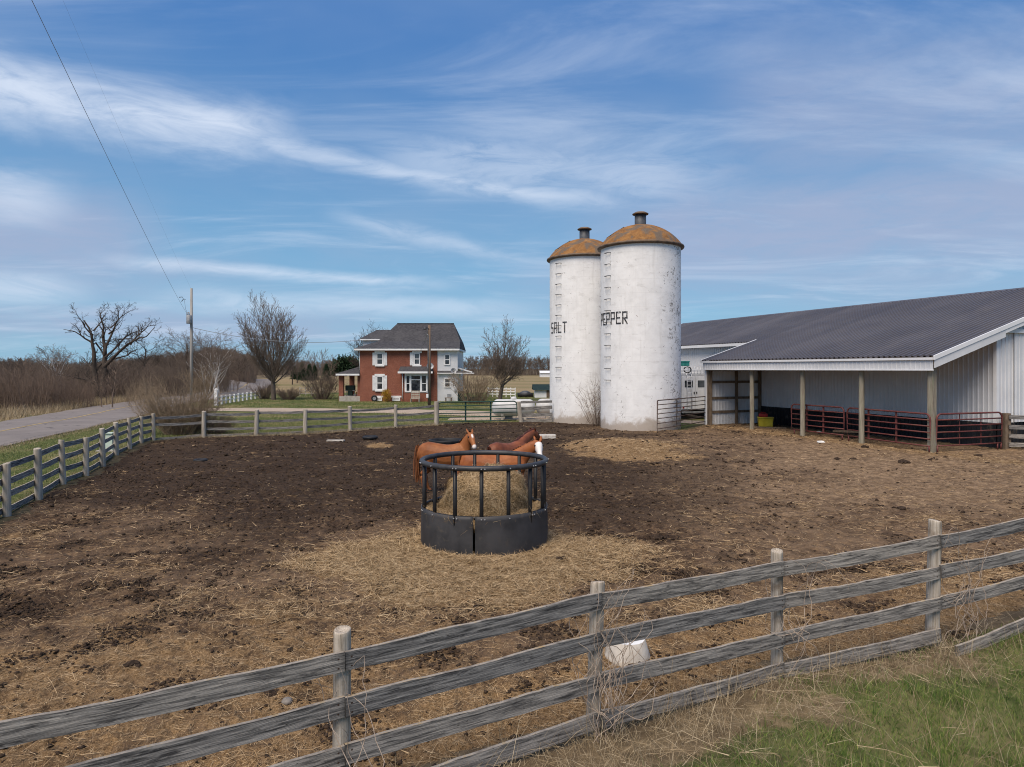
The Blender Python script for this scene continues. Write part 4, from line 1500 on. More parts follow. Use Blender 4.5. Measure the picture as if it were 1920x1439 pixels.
def rake(u0, u1, v0, v1, up, dn, mir=False):
    f = (lambda v: rz(2 * RIDGE - v)) if mir else rz
    return MB().hexa([bw(u0, v0, f(v0) - dn), bw(u1, v0, f(v0) - dn), bw(u1, v1, f(v1) - dn), bw(u0, v1, f(v1) - dn),
                      bw(u0, v0, f(v0) + up), bw(u1, v0, f(v0) + up), bw(u1, v1, f(v1) + up), bw(u0, v1, f(v1) + up)])


rake(-0.42, -0.352, -0.36, RIDGE, 0.055, 0.12).build('rake_trim', m_trim, barn)
rake(-0.385, -0.34, -0.30, DEP + 0.02, -0.125, 0.46).build('rake_trim', m_mwall, barn)
rake(-0.385, -0.34, DEP + 0.03, RIDGE, -0.125, 0.30).build('rake_trim', m_trim, barn)
rake(-0.42, -0.352, VB + 0.4, RIDGE + 0.01, 0.055, 0.25, True).build('rake_trim', m_trim, barn)
rake(US + 0.003, US + 0.09, -0.36, DEP - 0.02, 0.06, 0.11).build('rake_trim', m_trim, barn)
rake(LB + 0.303, LB + 0.38, DEP - 0.45, RIDGE, 0.07, 0.16).build('rake_trim', m_trim, barn)
# lean-to end wall: white sheet with brown girts and studs on the inside
ribbed(bw(LT, -0.05)[:2], bw(LT, DEP)[:2], -0.02, (lambda s_: rz(-0.05 + s_ * (DEP + 0.05)) - 0.1), 0.2286, 0.02, 1).build('end_wall', m_mwall, barn)
for z in (0.78, 1.62, 2.60, 3.34):
    bbox(LT - 0.075, LT - 0.03, 0.10, DEP - 0.04, z - 0.075, z + 0.075).build('girt', m_lumber, barn)
for v in (1.95, DEP - 0.12):
    bbox(LT - 0.20, LT - 0.08, v - 0.07, v + 0.07, -0.05, rz(v) - 0.2).build('stud', m_lumber, barn)
# posts
for px in (1329.5, 1410, 1505, 1615.5, 1747):
    u = onbarn(px, 0)
    if px == 1329.5:
        bbox(LT - 0.22, LT - 0.02, -0.12, 0.10, -0.1, 3.45).build('post', m_lumber, barn)
        bbox(LT - 0.01, LT + 0.14, -0.20, -0.07, -0.05, 3.36).build('corner_trim', m_trim, barn)
    elif px == 1747:
        bbox(-0.13, 0.11, -0.12, 0.12, -0.1, 3.70).build('post', m_polewood, barn, bevel=0.012)
    else:
        q = bw(u, 0)
        mb = MB().lathe([(0.125, -0.1), (0.118, 0.9), (0.122, 2.0), (0.112, 3.66)], q[:2], 14)
        mb.build('post', m_polewood, barn, True)
# header beam and rafters under the lean-to roof
bbox(-0.02, LT - 0.05, 0.02, 0.08, 3.42, 3.72).build('header_beam', m_lumber, barn)
for i in range(7):
    u = 0.4 + i * (LT - 0.8) / 6
    MB().hexa([bw(u - .03, -0.25, rz(-.25) - .22), bw(u + .03, -0.25, rz(-.25) - .22), bw(u + .03, DEP - .05, rz(DEP - .05) - .22), bw(u - .03, DEP - .05, rz(DEP - .05) - .22),
               bw(u - .03, -0.25, rz(-.25) - .03), bw(u + .03, -0.25, rz(-.25) - .03), bw(u + .03, DEP - .05, rz(DEP - .05) - .03), bw(u - .03, DEP - .05, rz(DEP - .05) - .03)]).build('rafter', m_lumber, barn)

# ---- yellow bin with a red can, plank floor
def place(px, py, u_off=0):
    return gp(px, py)


bx, by = gp(1435, 800.5)
ang = math.atan2(AX[1], AX[0])
yb = thing('feed_bin', 'yellow plastic feed bin inside the lean-to', 'bin', (bx, by, 0.02), R(-14))
tmp = MB()
tmp.hexa([(-0.38, -0.28, 0), (0.38, -0.28, 0), (0.38, 0.28, 0), (-0.38, 0.28, 0), (-0.42, -0.32, 0.50), (0.42, -0.32, 0.50), (0.42, 0.32, 0.50), (-0.42, 0.32, 0.50)])
Mx = np.array(mw(yb))


def local(mb, par):
    A = np.array(mb.v) @ np.array(mw(par))[:3, :3].T + np.array(mw(par))[:3, 3]
    mb.v = [tuple(q) for q in A]
    return mb


local(tmp, yb).build('tub', m_yellowbox, yb, bevel=0.03)
tmp = MB().box(-0.45, 0.45, -0.35, 0.35, 0.50, 0.55)
local(tmp, yb).build('lid', m_yellowbox, yb, bevel=0.015)
rc_ = thing('fuel_can', 'red plastic can lying on the yellow feed bin', 'can', (bx - 0.08, by + 0.05, 0.572), R(-14))
tmp = MB().box(-0.27, 0.22, -0.14, 0.14, 0, 0.20)
local(tmp, rc_).build('body', m_red, rc_, bevel=0.05)
tmp = MB().tube([(-0.18, 0, 0.18), (-0.14, 0, 0.27), (0.06, 0, 0.27), (0.12, 0, 0.18)], 0.025, 8)
local(tmp, rc_).build('handle', m_red, rc_, True)
tmp = MB().tube([(0.18, 0, 0.10), (0.30, 0, 0.16)], 0.03, 8)
local(tmp, rc_).build('spout', m_black, rc_, True)
q0, q1 = gp(1396, 802), gp(1476, 805)
tag(MB().beam((q0[0], q0[1], 0.04), (q1[0], q1[1] + 0.1, 0.05), 0.35, 0.06).build('plank', m_lumber), 'flat grey plank lying on the dirt below the yellow bin', 'plank')
q0 = bw(onbarn(1590, 1.4), 1.4)
tag(MB().beam((q0[0] - .5, q0[1] + .4, 0.32), (q0[0] + .5, q0[1] - .4, 0.34), 0.5, 0.08).build('bench', m_lumber), 'low timber slab behind the red gates of the lean-to', 'slab')

# ================================================================== horse trailer behind the silo
tr_c = np.array(gp(1303, 786.5))
m_trailer = mottled('grey_aluminium', (0.33, 0.335, 0.345), (0.44, 0.445, 0.45), 1.5, 0.4, bump=0.0)
trl = thing('horse_trailer', 'white horse trailer with dark rounded windows and a roof rack, parked behind the right silo', 'trailer', (tr_c[0], tr_c[1], 0), math.atan2(AX[1], AX[0]) - math.pi / 2)


def tl(mb, name, mat, par=None, smooth=False, bevel=0):
    local(mb, trl)
    return mb.build(name, mat, par or trl, smooth, bevel=bevel)


tl(MB().box(-1.12, 1.12, 0, 6.5, 0.62, 3.05), 'body', m_trailer, bevel=0.05)
for sx_ in (-1, 1):
    d = tl(MB().box(min(0.02 * sx_, 1.06 * sx_), max(0.02 * sx_, 1.06 * sx_), -0.045, -0.005, 0.70, 2.92), 'door', m_white, bevel=0.012)
    w0 = 0.52 * sx_
    tl(MB().box(w0 - 0.32, w0 + 0.32, -0.062, -0.03, 2.16, 2.62), 'window', m_glass, d, bevel=0.03)
    tl(MB().box(0.10 * sx_ - 0.03, 0.10 * sx_ + 0.03, -0.085, -0.048, 1.72, 1.86), 'handle', m_black, d)
    tl(MB().box(sx_ * 0.95 - 0.06, sx_ * 0.95 + 0.06, -0.07, -0.046, 0.75, 0.87), 'tail_light', m_red)
lad = MB()
for x in (-0.18, 0.18):
    lad.tube([(-0.55 + x, -0.16, 0.62), (-0.55 + x, -0.16, 2.95), (-0.55 + x, -0.02, 3.10)], 0.022, 6)
for k in range(9):
    lad.tube([(-0.73, -0.16, 0.75 + 0.26 * k), (-0.37, -0.16, 0.75 + 0.26 * k)], 0.018, 6)
tl(lad, 'ladder', m_trim, None, True)
rk = MB()
for z in (3.12, 3.32, 3.55):
    rk.tube([(-1.0, 0.05, z), (1.0, 0.05, z)], 0.02, 6)
    rk.tube([(-1.0, 0.05, z), (-1.0, 5.0, z)], 0.02, 6)
    rk.tube([(1.0, 0.05, z), (1.0, 5.0, z)], 0.02, 6)
for k in range(9):
    rk.tube([(-1.0 + 0.25 * k, 0.05, 3.05), (-1.0 + 0.25 * k, 0.05, 3.55)], 0.018, 6)
tl(rk, 'roof_rack', m_trim, None, True)
tl(MB().box(-1.05, 1.05, -0.20, 0.0, 0.44, 0.54), 'bumper', m_steel)
for sx_ in (-1, 1):
    for yy in (2.6, 3.5):
        mb = MB()
        ring = [(0.16, -0.11), (0.36, -0.11), (0.38, -0.06), (0.38, 0.06), (0.36, 0.11), (0.16, 0.11)]
        for r_, x_ in ring:
            for k in range(20):
                a = 2 * math.pi * k / 20
                mb.v.append((sx_ * 0.98 + x_, yy + r_ * math.cos(a), 0.38 + r_ * math.sin(a)))
        for i in range(5):
            for k in range(20):
                m = (k + 1) % 20
                mb.f.append((i * 20 + k, i * 20 + m, (i + 1) * 20 + m, (i + 1) * 20 + k))
        wh = tl(mb, 'wheel', m_black, None, True)
        hb = MB()
        for x_ in (-0.09, 0.09):
            hb.add([(sx_ * 0.98 + x_, yy + 0.165 * math.cos(2 * math.pi * k / 16), 0.38 + 0.165 * math.sin(2 * math.pi * k / 16)) for k in range(16)], [tuple(range(16))])
        tl(hb, 'rim', m_steel, wh)
tl(MB().box(-0.12, 0.12, 6.5, 8.0, 0.45, 0.6), 'tow_bar', m_steel)
sk = thing('equipment_box', 'teal lidded box on the trailer roof rack', 'box', (tr_c[0] - 0.62, tr_c[1] + 0.5, 3.57), R(20))
local(tmp := MB().box(-0.25, 0.25, -0.3, 0.3, 0.02, 0.30), sk).build('body', m_teal, sk, bevel=0.03)
local(tmp := MB().box(-0.28, 0.28, -0.33, 0.33, 0.30, 0.36), sk).build('lid', m_teal, sk, bevel=0.015)
sp = MB()
for k in range(3):
    pts = [(tr_c[0] - 0.55 + 0.24 * math.cos(a), tr_c[1] - 0.12 - 0.05 * k, 3.34 + 0.20 * math.sin(a)) for a in [2 * math.pi * j / 16 for j in range(17)]]
    sp.tube(pts, 0.030, 6)
tag(sp.build('hose_coil', m_black, None, True), 'black hose coil hung on the trailer roof rack', 'hose')

# ================================================================== round hay feeder
feed = thing('hay_feeder', 'black plastic round hay feeder with upright bars and a split skirt', 'feeder', (FEED[0], FEED[1], 0))
RF = 1.24
SEAM = math.atan2(-1, -0.115)


def skirt(a0, a1, name):
    n = 40
    rows = [(-0.14, 0.0), (0.2, 0.012), (0.45, 0.006), (0.66, -0.004), (0.735, 0.0)]
    vs, fs = [], []
    for i in range(n + 1):
        a = a0 + (a1 - a0) * i / n
        for (z, o_) in rows:
            bow = 0.012 * math.sin(5 * a + 3 * z) + 0.02 * math.exp(-((i - (0 if name else n)) / 3.0) ** 2) * (0.5 - z)
            rr_ = RF + o_ + bow
            zz_ = z + (0.012 * math.sin(4 * a) if z > 0.7 else 0)
            vs.append((FEED[0] + rr_ * math.cos(a), FEED[1] + rr_ * math.sin(a), zz_))
    m = len(rows)
    b = len(vs)
    for i in range(n + 1):
        a = a0 + (a1 - a0) * i / n
        for j in range(m):
            x, y, z = vs[i * m + j]
            vs.append((x - 0.022 * math.cos(a), y - 0.022 * math.sin(a), z))
    for i in range(n):
        for j in range(m - 1):
            fs.append((i * m + j, (i + 1) * m + j, (i + 1) * m + j + 1, i * m + j + 1))
            fs.append((b + i * m + j, b + i * m + j + 1, b + (i + 1) * m + j + 1, b + (i + 1) * m + j))
        fs.append((i * m + m - 1, (i + 1) * m + m - 1, b + (i + 1) * m + m - 1, b + i * m + m - 1))
    for i in (0, n):
        for j in range(m - 1):
            fs.append((i * m + j, i * m + j + 1, b + i * m + j + 1, b + i * m + j))
    return MB().add(vs, fs)


gap = 0.022
for (a0, a1, q) in ((SEAM + gap, SEAM + 2.05, 0), (SEAM + 2.062, SEAM + 4.2, 1), (SEAM + 4.212, SEAM + 2 * math.pi - gap * 0.5, 1)):
    skirt(a0, a1, q).build('skirt', m_feeder, feed, True)
ZT = 1.60
ring = [(FEED[0] + (RF - 0.02) * math.cos(a), FEED[1] + (RF - 0.02) * math.sin(a), ZT) for a in [2 * math.pi * k / 64 for k in range(65)]]
MB().tube(ring, 0.052, 10, False).build('top_ring', m_pipetop, feed, True)
ring = [(FEED[0] + (RF - 0.055) * math.cos(a), FEED[1] + (RF - 0.055) * math.sin(a), 0.70) for a in [2 * math.pi * k / 64 for k in range(65)]]
MB().tube(ring, 0.035, 8, False).build('lower_ring', m_pipe, feed, True)
for k in range(15):
    a = -math.pi / 2 + 2 * math.pi * k / 15
    x, y = FEED[0] + (RF - 0.045) * math.cos(a), FEED[1] + (RF - 0.045) * math.sin(a)
    ub_ = MB().tube([(x, y, 0.25), (x, y, ZT - 0.035)], 0.038, 10)
    bo = ub_.build('upright', m_pipe, feed, True)
    b = MB()
    for (z, ro) in ((ZT, RF + 0.034), (0.69, RF + 0.002)):
        for da in ((0.0,) if k % 2 else (0.0, 0.05)):
            aa = a + da
            b.tube([(FEED[0] + ro * math.cos(aa), FEED[1] + ro * math.sin(aa), z), (FEED[0] + (ro + 0.014) * math.cos(aa), FEED[1] + (ro + 0.014) * math.sin(aa), z)], 0.012, 6)
    b.build('bolt', m_bolt, bo)

# ================================================================== strips (blades, straw, hay)
nr = np.random.RandomState(3)


def strips(P, D, L, W, bend, side=None, nseg=2, taper=0.7):
    n = len(P)
    if side is None:
        a = nr.rand(n) * 2 * math.pi
        side = np.stack([np.cos(a), np.sin(a), np.zeros(n)], 1)
    V = np.zeros((n, (nseg + 1) * 2, 3))
    for i in range(nseg + 1):
        t = i / nseg
        c = P + D * (L * t)[:, None] + bend * (L * t * t)[:, None]
        w_ = (W * 0.5 * (1 - taper * t))[:, None] * side
        V[:, 2 * i] = c - w_
        V[:, 2 * i + 1] = c + w_
    base = np.arange(n)[:, None] * (nseg + 1) * 2
    Fc = np.concatenate([np.concatenate([base + 2 * i, base + 2 * i + 1, base + 2 * i + 3, base + 2 * i + 2], 1) for i in range(nseg)], 0)
    rnd = np.repeat(nr.rand(n), (nseg + 1) * 2)
    return V.reshape(-1, 3), Fc, rnd


def merge(parts):
    V, Fc, Rn, b = [], [], [], 0
    for v, f, r_ in parts:
        V.append(v)
        Fc.append(f + b)
        Rn.append(r_)
        b += len(v)
    return np.concatenate(V), np.concatenate(Fc), np.concatenate(Rn)


def stuff(name, parts, mat, label, cat):
    v, f, r_ = merge(parts)
    o = link_mesh(name, v, f, mat, None, False, {'rnd': r_}, (0, 0, 0))
    return tag(o, label, cat, None, 'stuff')


def lying(x, y, z, lo, hi, wlo, whi, lift=0.25):
    n = len(x)
    a = nr.rand(n) * 2 * math.pi
    el_ = np.abs(nr.randn(n)) * lift
    D = np.stack([np.cos(a) * np.cos(el_), np.sin(a) * np.cos(el_), np.sin(el_)], 1)
    b = nr.rand(n) * 2 * math.pi
    bend = np.stack([np.cos(b) * 0.4, np.sin(b) * 0.4, -np.sin(el_) * 0.8 - 0.05], 1) * nr.rand(n)[:, None]
    S = np.stack([-np.sin(a), np.cos(a), nr.randn(n) * 0.5], 1)
    L = lo + (hi - lo) * nr.rand(n) ** 1.6
    return strips(np.stack([x, y, z], 1), D, L, wlo + (whi - wlo) * nr.rand(n), bend, S)


# ---- the bale, a slumped half-eaten dome of hay
def bale_r(a, t):
    return 1.0


BC = (FEED[0] + 0.05, FEED[1] + 0.05)
vs, fs = [], []
NA, NB = 72, 26
for i in range(NB + 1):
    t = i / NB
    for k in range(NA):
        a = 2 * math.pi * k / NA
        ph = t * math.pi / 2
        rr_ = 0.90 * math.cos(ph) ** 0.62
        z = 0.52 + 0.90 * math.sin(ph) ** 0.95
        nn = float(fbm(np.array([math.cos(a) * 1.4 + t * 2]), np.array([math.sin(a) * 1.4 + t]), 4)[0])
        rr_ *= 1 + 0.24 * nn
        z += 0.14 * nn * t + 0.05 * math.cos(a + 0.4) * t
        vs.append((BC[0] + rr_ * math.cos(a), BC[1] + rr_ * math.sin(a), z))
for i in range(NB):
    for k in range(NA):
        m = (k + 1) % NA
        fs.append((i * NA + k, i * NA + m, (i + 1) * NA + m, (i + 1) * NA + k))
# loose hay filling the feeder round the bale
b0 = len(vs)
for i in range(9):
    rr_ = 0.6 + 0.60 * i / 8
    for k in range(NA):
        a = 2 * math.pi * k / NA
        nn = float(fbm(np.array([math.cos(a) * rr_ * 2.4]), np.array([math.sin(a) * rr_ * 2.4]), 4)[0])
        lo_ = 0.16 * math.exp(-((math.atan2(math.sin(a - 2.2), math.cos(a - 2.2))) / 0.5) ** 2)
        vs.append((FEED[0] + rr_ * math.cos(a), FEED[1] + rr_ * math.sin(a), 0.66 + 0.16 * nn + 0.06 * math.cos(2 * a) - lo_))
for i in range(8):
    for k in range(NA):
        m = (k + 1) % NA
        fs.append((b0 + i * NA + k, b0 + (i + 1) * NA + k, b0 + (i + 1) * NA + m, b0 + i * NA + m))
bale = MB().add(vs, fs)
m_baleskin = mottled('packed_hay', (0.145, 0.096, 0.047), (0.38, 0.268, 0.145), 26, 0.9, stretch=(1, 1, 2.2), bump=0.9, bdist=0.05, c3=(0.085, 0.058, 0.028), s3=5, spec=0.1)
hb = thing('hay_bale', 'half-eaten mound of hay inside the black round feeder', 'hay', (BC[0], BC[1], 0))
bale.build('packed_hay', m_baleskin, hb, True)
bv = np.array(vs)
idx = nr.randint(0, len(bv), 15000)
p = bv[idx] + nr.randn(15000, 3) * 0.022
ctr = np.array([BC[0], BC[1], 0.65])
out = p - ctr
out /= np.linalg.norm(out, axis=1)[:, None]
tg = nr.randn(15000, 3)
tg -= (tg * out).sum(1)[:, None] * out
tg /= np.linalg.norm(tg, axis=1)[:, None]
D = tg * 0.9 + out * (0.1 + 0.35 * nr.rand(15000)[:, None] ** 3)
sd = np.cross(tg, out)
sv = strips(p - D * 0.04 + out * 0.006, D, 0.06 + 0.20 * nr.rand(15000), 0.003 + 0.004 * nr.rand(15000), -out * 0.25, sd)
o = link_mesh('loose_strands', sv[0], sv[1], m_haystrand, hb, False, {'rnd': sv[2]})
o['kind'] = 'stuff'
# ================================================================== brick farmhouse
m_stone = mottled('field_stone', (0.13, 0.115, 0.10), (0.26, 0.235, 0.21), 9, 0.9)
HD = 72.5
house = thing('farmhouse', 'two-storey red brick farmhouse with dark hipped roof and white shutters', 'house', (-11.0, HD, 0))
S_ = F / HD


def hx(px):
    return (px - 960) / S_


def hz(py):
    return H + (HY - py) / S_


X0, X1, X2 = hx(675), hx(820), hx(858)
ZEV = hz(656)
YB = HD + 8.6


def hb_(x0, x1, y0, y1, z0, z1):
    return MB().box(x0, x1, y0, y1, z0, z1)


hb_(X0, X1, HD, YB, -0.2, ZEV).build('wall', m_brick, house)
hb_(X1 + 0.002, X2, HD + 0.05, YB - 0.05, -0.2, ZEV - 0.01).build('siding_wall', m_siding, house)
# main hipped roof
e = 0.55
xa, xb, ya, yb_ = X0 - e, X2 + 0.25, HD - e, YB + e
zr = 3.4 + (692 - 607) * (HD + 4.3) / F
xr0, xr1, yr = xat(745, HD + 4.3), xat(851, HD + 4.3), HD + 4.3
ze = hz(654)
xk, yk = xa + 2.05, ya + 2.4
zk = zat(640.5, yk)
mb = MB().add([(xa, ya, ze), (xb, ya, ze), (xb, yb_, ze), (xa, yb_, ze), (xr0, yr, zr), (xr1, yr, zr),
               (xk, yk, zk), (xb - 0.12, yk, zk), (xb - 0.12, yb_ - yk + ya, zk), (xk, yb_ - yk + ya, zk)],
              [(0, 1, 7, 6), (6, 7, 5, 4), (1, 2, 8, 7), (7, 8, 5), (2, 3, 9, 8), (8, 9, 4, 5), (3, 0, 6, 9), (9, 6, 4)])
roof = mb.build('roof', m_shingle, house)
hb_(xa + 0.02, xb - 0.02, ya + 0.02, yb_ - 0.02, ze - 0.20, ze - 0.012).build('eave_trim', m_white, house)
hb_(xr0, xr1, yr - 0.12, yr + 0.12, zr - 0.06, zr + 0.04).build('ridge_cap', m_shingle, house)
# dormer on the left slope
dx0, dx1 = hx(671) , hx(712)
dz0, dz1 = hz(650), hz(636)
dm = hb_(dx0, dx1 + 1.6, HD + 2.6, HD + 6.2, dz0 - 0.1, dz1 + 0.1).build('dormer', m_siding, house)
zt_ = 3.4 + (692 - 619) * (HD + 4.4) / F
mb = MB().add([(dx0 - 0.3, HD + 2.2, dz1 + 0.12), (dx1 + 3.2, HD + 2.2, dz1 + 0.12), (dx1 + 3.2, HD + 6.6, dz1 + 0.12), (dx0 - 0.3, HD + 6.6, dz1 + 0.12), (dx0 + 1.1, HD + 4.4, zt_), (dx1 + 3.2, HD + 4.4, zt_)],
              [(0, 1, 5, 4), (2, 3, 4, 5), (3, 0, 4)])
mb.build('roof', m_shingle, dm)
hb_(dx0 - 0.28, dx1 + 0.9, HD + 2.22, HD + 2.32, dz1 - 0.04, dz1 + 0.11).build('eave_trim', m_white, dm)


def window(par, x0, x1, z0, z1, shutters=True, head=True, y=HD, wide=0.40):
    fr = MB()
    t = 0.10
    yy0, yy1 = y - 0.09, y - 0.004
    fr.box(x0, x0 + t, yy0, yy1, z0, z1).box(x1 - t, x1, yy0, yy1, z0, z1)
    fr.box(x0 + t, x1 - t, yy0, yy1, z0, z0 + t).box(x0 + t, x1 - t, yy0, yy1, z1 - t, z1)
    zm = (z0 + z1) / 2
    fr.box(x0 + t, x1 - t, yy0 + 0.01, yy1, zm - 0.04, zm + 0.04)
    f = fr.build('window', m_white, par)
    hb_(x0 + t, x1 - t, y - 0.045, y - 0.006, z0 + t, z1 - t).build('pane', m_glass, f)
    if head:
        hb_(x0 - 0.18, x1 + 0.18, y - 0.11, y - 0.005, z1 + 0.004, z1 + 0.22).build('lintel', m_white, f)
        hb_(x0 - 0.14, x1 + 0.14, y - 0.14, y - 0.005, z0 - 0.16, z0 - 0.004).build('sill', m_white, f)
    return f


def shutter(par, x0, x1, z0, z1):
    mb = MB().box(x0, x1, HD - 0.07, HD - 0.005, z0, z1)
    n = int((z1 - z0 - 0.2) / 0.09)
    for k in range(n):
        zz_ = z0 + 0.1 + k * 0.09
        mb.box(x0 + 0.05, x1 - 0.05, HD - 0.085, HD - 0.07, zz_, zz_ + 0.05)
    return mb.build('shutter', m_white, par)


for (a, b, zt0, zt1, both) in ((706, 718.5, 662.5, 684.5, True), (706, 718.5, 705.5, 731.5, True), (776, 787.8, 662.5, 684.5, False)):
    z1_, z0_ = hz(zt0), hz(zt1)
    window(house, hx(a), hx(b), z0_, z1_)
    shutter(house, hx(a) - 0.41, hx(a) - 0.02, z0_ - 0.05, z1_ + 0.06)
    if both:
        shutter(house, hx(b) + 0.02, hx(b) + 0.41, z0_ - 0.05, z1_ + 0.06)
window(house, hx(833), hx(844), hz(685), hz(664.5), False, False, HD + 0.05)
window(house, hx(833), hx(845), hz(727), hz(709.5), False, False, HD + 0.05)
for (a, b) in ((699, 719), (733.5, 753)):
    hb_(hx(a), hx(b), HD - 0.08, HD - 0.004, hz(745.5), hz(742.5)).build('lintel', m_white, house)
    window(house, hx(a) + 0.14, hx(b) - 0.14, hz(752), hz(745.6), False, False)
# bay window with a little shed roof
bx0, bx1 = hx(762), hx(803.5)
by_ = HD - 0.75
bay = hb_(bx0, bx1, by_, HD - 0.002, -0.1, hz(735.5)).build('bay', m_brick, house)
hb_(hx(753.5), bx0 - 0.003, HD - 0.30, HD - 0.002, -0.1, hz(700)).build('wall', m_brick, house)
fr = MB()
zb_, zt2 = hz(735.4), hz(704.5)
fr.box(bx0 - 0.05, bx1 + 0.05, by_ - 0.06, HD - 0.01, zb_, zb_ + 0.14)
fr.box(bx0 - 0.05, bx1 + 0.05, by_ - 0.06, HD - 0.01, zt2 - 0.02, zt2 + 0.22)
for px in (762.6, 771.5, 791.3, 802.2):
    fr.box(hx(px) - 0.10, hx(px) + 0.10, by_ - 0.04, by_ + 0.10, zb_ + 0.14, zt2 - 0.02)
fr.box(hx(762.6) - 0.05, hx(762.6) + 0.05, by_ + 0.1, HD - 0.01, zb_ + 0.14, zt2 - 0.02)
fr.box(hx(772), hx(791), by_ - 0.03, by_ + 0.05, hz(713), hz(711.5))
fr.box(hx(763), hx(771), by_ - 0.03, by_ + 0.05, hz(720), hz(718.5)).box(hx(792), hx(802), by_ - 0.03, by_ + 0.05, hz(720), hz(718.5))
bwn = fr.build('bay_window', m_white, house)
hb_(bx0 + 0.02, bx1 - 0.02, by_ + 0.03, HD - 0.02, zb_ + 0.15, zt2 - 0.03).build('pane', m_glass, bwn)
rx0, rx1 = hx(750), hx(813.5)
MB().add([(rx0, by_ - 0.55, hz(697.5)), (rx1, by_ - 0.55, hz(697.5)), (rx1 - 0.15, HD - 0.01, hz(687.5)), (rx0 + 0.05, HD - 0.01, hz(687.5)), (rx0, by_ - 0.55, hz(697.5) - .02), (rx1, by_ - .55, hz(697.5) - .02), (rx1, HD - 0.01, hz(697.5) - .02), (rx0, HD - .01, hz(697.5) - .02)],
         [(0, 1, 2, 3), (0, 3, 7), (1, 6, 2), (4, 7, 6, 5)]).build('bay_roof', m_shingle, house)
hb_(rx0 - 0.02, rx1 + 0.02, by_ - 0.60, by_ - 0.50, hz(700.3), hz(696.8)).build('eave_trim', m_white, house)
# side porch on the left
pz0 = hz(743.5)
pf = hb_(hx(635), X0 - 0.003, HD + 0.2, HD + 5.6, -0.1, pz0).build('porch_floor', m_concrete, house)
for yy in (HD + 0.25, HD + 5.0):
    hb_(hx(634), hx(642.5), yy, yy + 0.5, -0.1, hz(703)).build('porch_column', m_brick, house)
hb_(X0 - 0.35, X0 - 0.003, HD + 0.35, HD + 0.7, pz0, hz(703)).build('porch_column', m_brick, house)
pe = hz(701)
MB().add([(hx(630.5), HD - 0.3, pe), (X0 - 0.01, HD - 0.3, pe), (X0 - 0.01, HD + 6.1, pe), (hx(630.5), HD + 6.1, pe), (X0 - 0.01, HD + 1.1, hz(686)), (X0 - 0.01, HD + 4.8, hz(686))],
         [(0, 1, 4), (0, 4, 5, 3), (3, 5, 2)]).build('porch_roof', m_shingle, house)
hb_(hx(630.7), X0 - 0.01, HD - 0.29, HD + 6.09, pe - 0.19, pe - 0.01).build('porch_trim', m_white, house)
# low roof band and porch at the right end
hb_(X1 + 0.02, X2 + 1.75, HD - 0.30, HD + 0.04, hz(701), hz(699.4)).build('eave_trim', m_white, house)
MB().add([(X1 + 0.02, HD - 0.30, hz(699)), (X2 + 1.6, HD - 0.30, hz(699)), (X2 + 0.02, HD + 0.04, hz(695.5)), (X1 + 0.02, HD + 0.04, hz(695.5))], [(0, 1, 2, 3)]).build('porch_roof', m_shingle, house)
MB().add([(X2, HD + 0.5, hz(690)), (X2 + 1.4, HD + 0.5, hz(698.5)), (X2 + 1.4, HD + 5.0, hz(698.5)), (X2, HD + 5.0, hz(690)), ], [(0, 1, 2, 3)]).build('porch_roof', m_shingle, house)
MB().beam((X2, HD + 0.45, hz(690.3)), (X2 + 1.5, HD + 0.45, hz(698.5)), 0.06, 0.14).build('porch_trim', m_white, house)
for px in (869, 876):
    hb_(hx(px) - 0.06, hx(px) + 0.06, HD + 0.5, HD + 0.62, 0, hz(699)).build('porch_post', m_lumber, house)
# downpipes, meter
MB().tube([(X0 - 0.06, HD + 0.1, hz(658)), (X0 - 0.06, HD + 0.1, pe + 0.4)], 0.05, 6).build('downpipe', m_white, house, True)
MB().tube([(hx(756), HD - 0.36, hz(702)), (hx(756), HD - 0.36, 0.2)], 0.045, 6).build('downpipe', m_white, house, True)
hb_(hx(852), hx(856), HD - 0.08, HD + 0.045, hz(734.5), hz(730.5)).build('meter_box', m_steel, house)

# ---- things round the house
def dish(label, x, y, z, r, mat_leg, base):
    t = thing('satellite_dish', label, 'satellite dish', (x, y, z))
    mb = MB()
    n = 20
    d = Vector((0.25, -0.9, 0.35)).normalized()
    a = d.cross(Vector((0, 0, 1))).normalized()
    b = a.cross(d)
    c0_ = Vector((x, y, z))
    vs = [c0_ - d * 0.10]
    for i in (1, 2, 3):
        for k in range(n):
            q = c0_ + (a * math.cos(2 * math.pi * k / n) + b * math.sin(2 * math.pi * k / n)) * (r * i / 3) + d * (0.10 * ((i / 3) ** 2 - 1))
            vs.append(q)
    fs = [(0, 1 + k, 1 + (k + 1) % n) for k in range(n)]
    for i in range(2):
        for k in range(n):
            m = (k + 1) % n
            fs.append((1 + i * n + k, 1 + i * n + m, 1 + (i + 1) * n + m, 1 + (i + 1) * n + k))
    mb.add(vs, fs).build('reflector', m_steel, t, True)
    MB().tube([c0_ - b * r * 0.9, c0_ + d * 0.40 - b * 0.1], 0.018, 6).build('feed_arm', m_steel, t, True)
    MB().tube([c0_ - d * 0.12, (base[0], base[1], base[2])], 0.028, 6).build('mount', mat_leg, t, True)
    return t


dish('round grey satellite dish on the bay roof of the brick house', xat(806.5, 71.4), 71.4, zat(686.5, 71.4), 0.36, m_steel, (xat(807, 71.9), 71.95, hz(693)))
dish('grey satellite dish mounted on the white siding end of the house', xat(850.5, 71.5), 71.5, zat(695.5, 71.5), 0.30, m_steel, (xat(850, 72.5), 72.54, hz(708)))

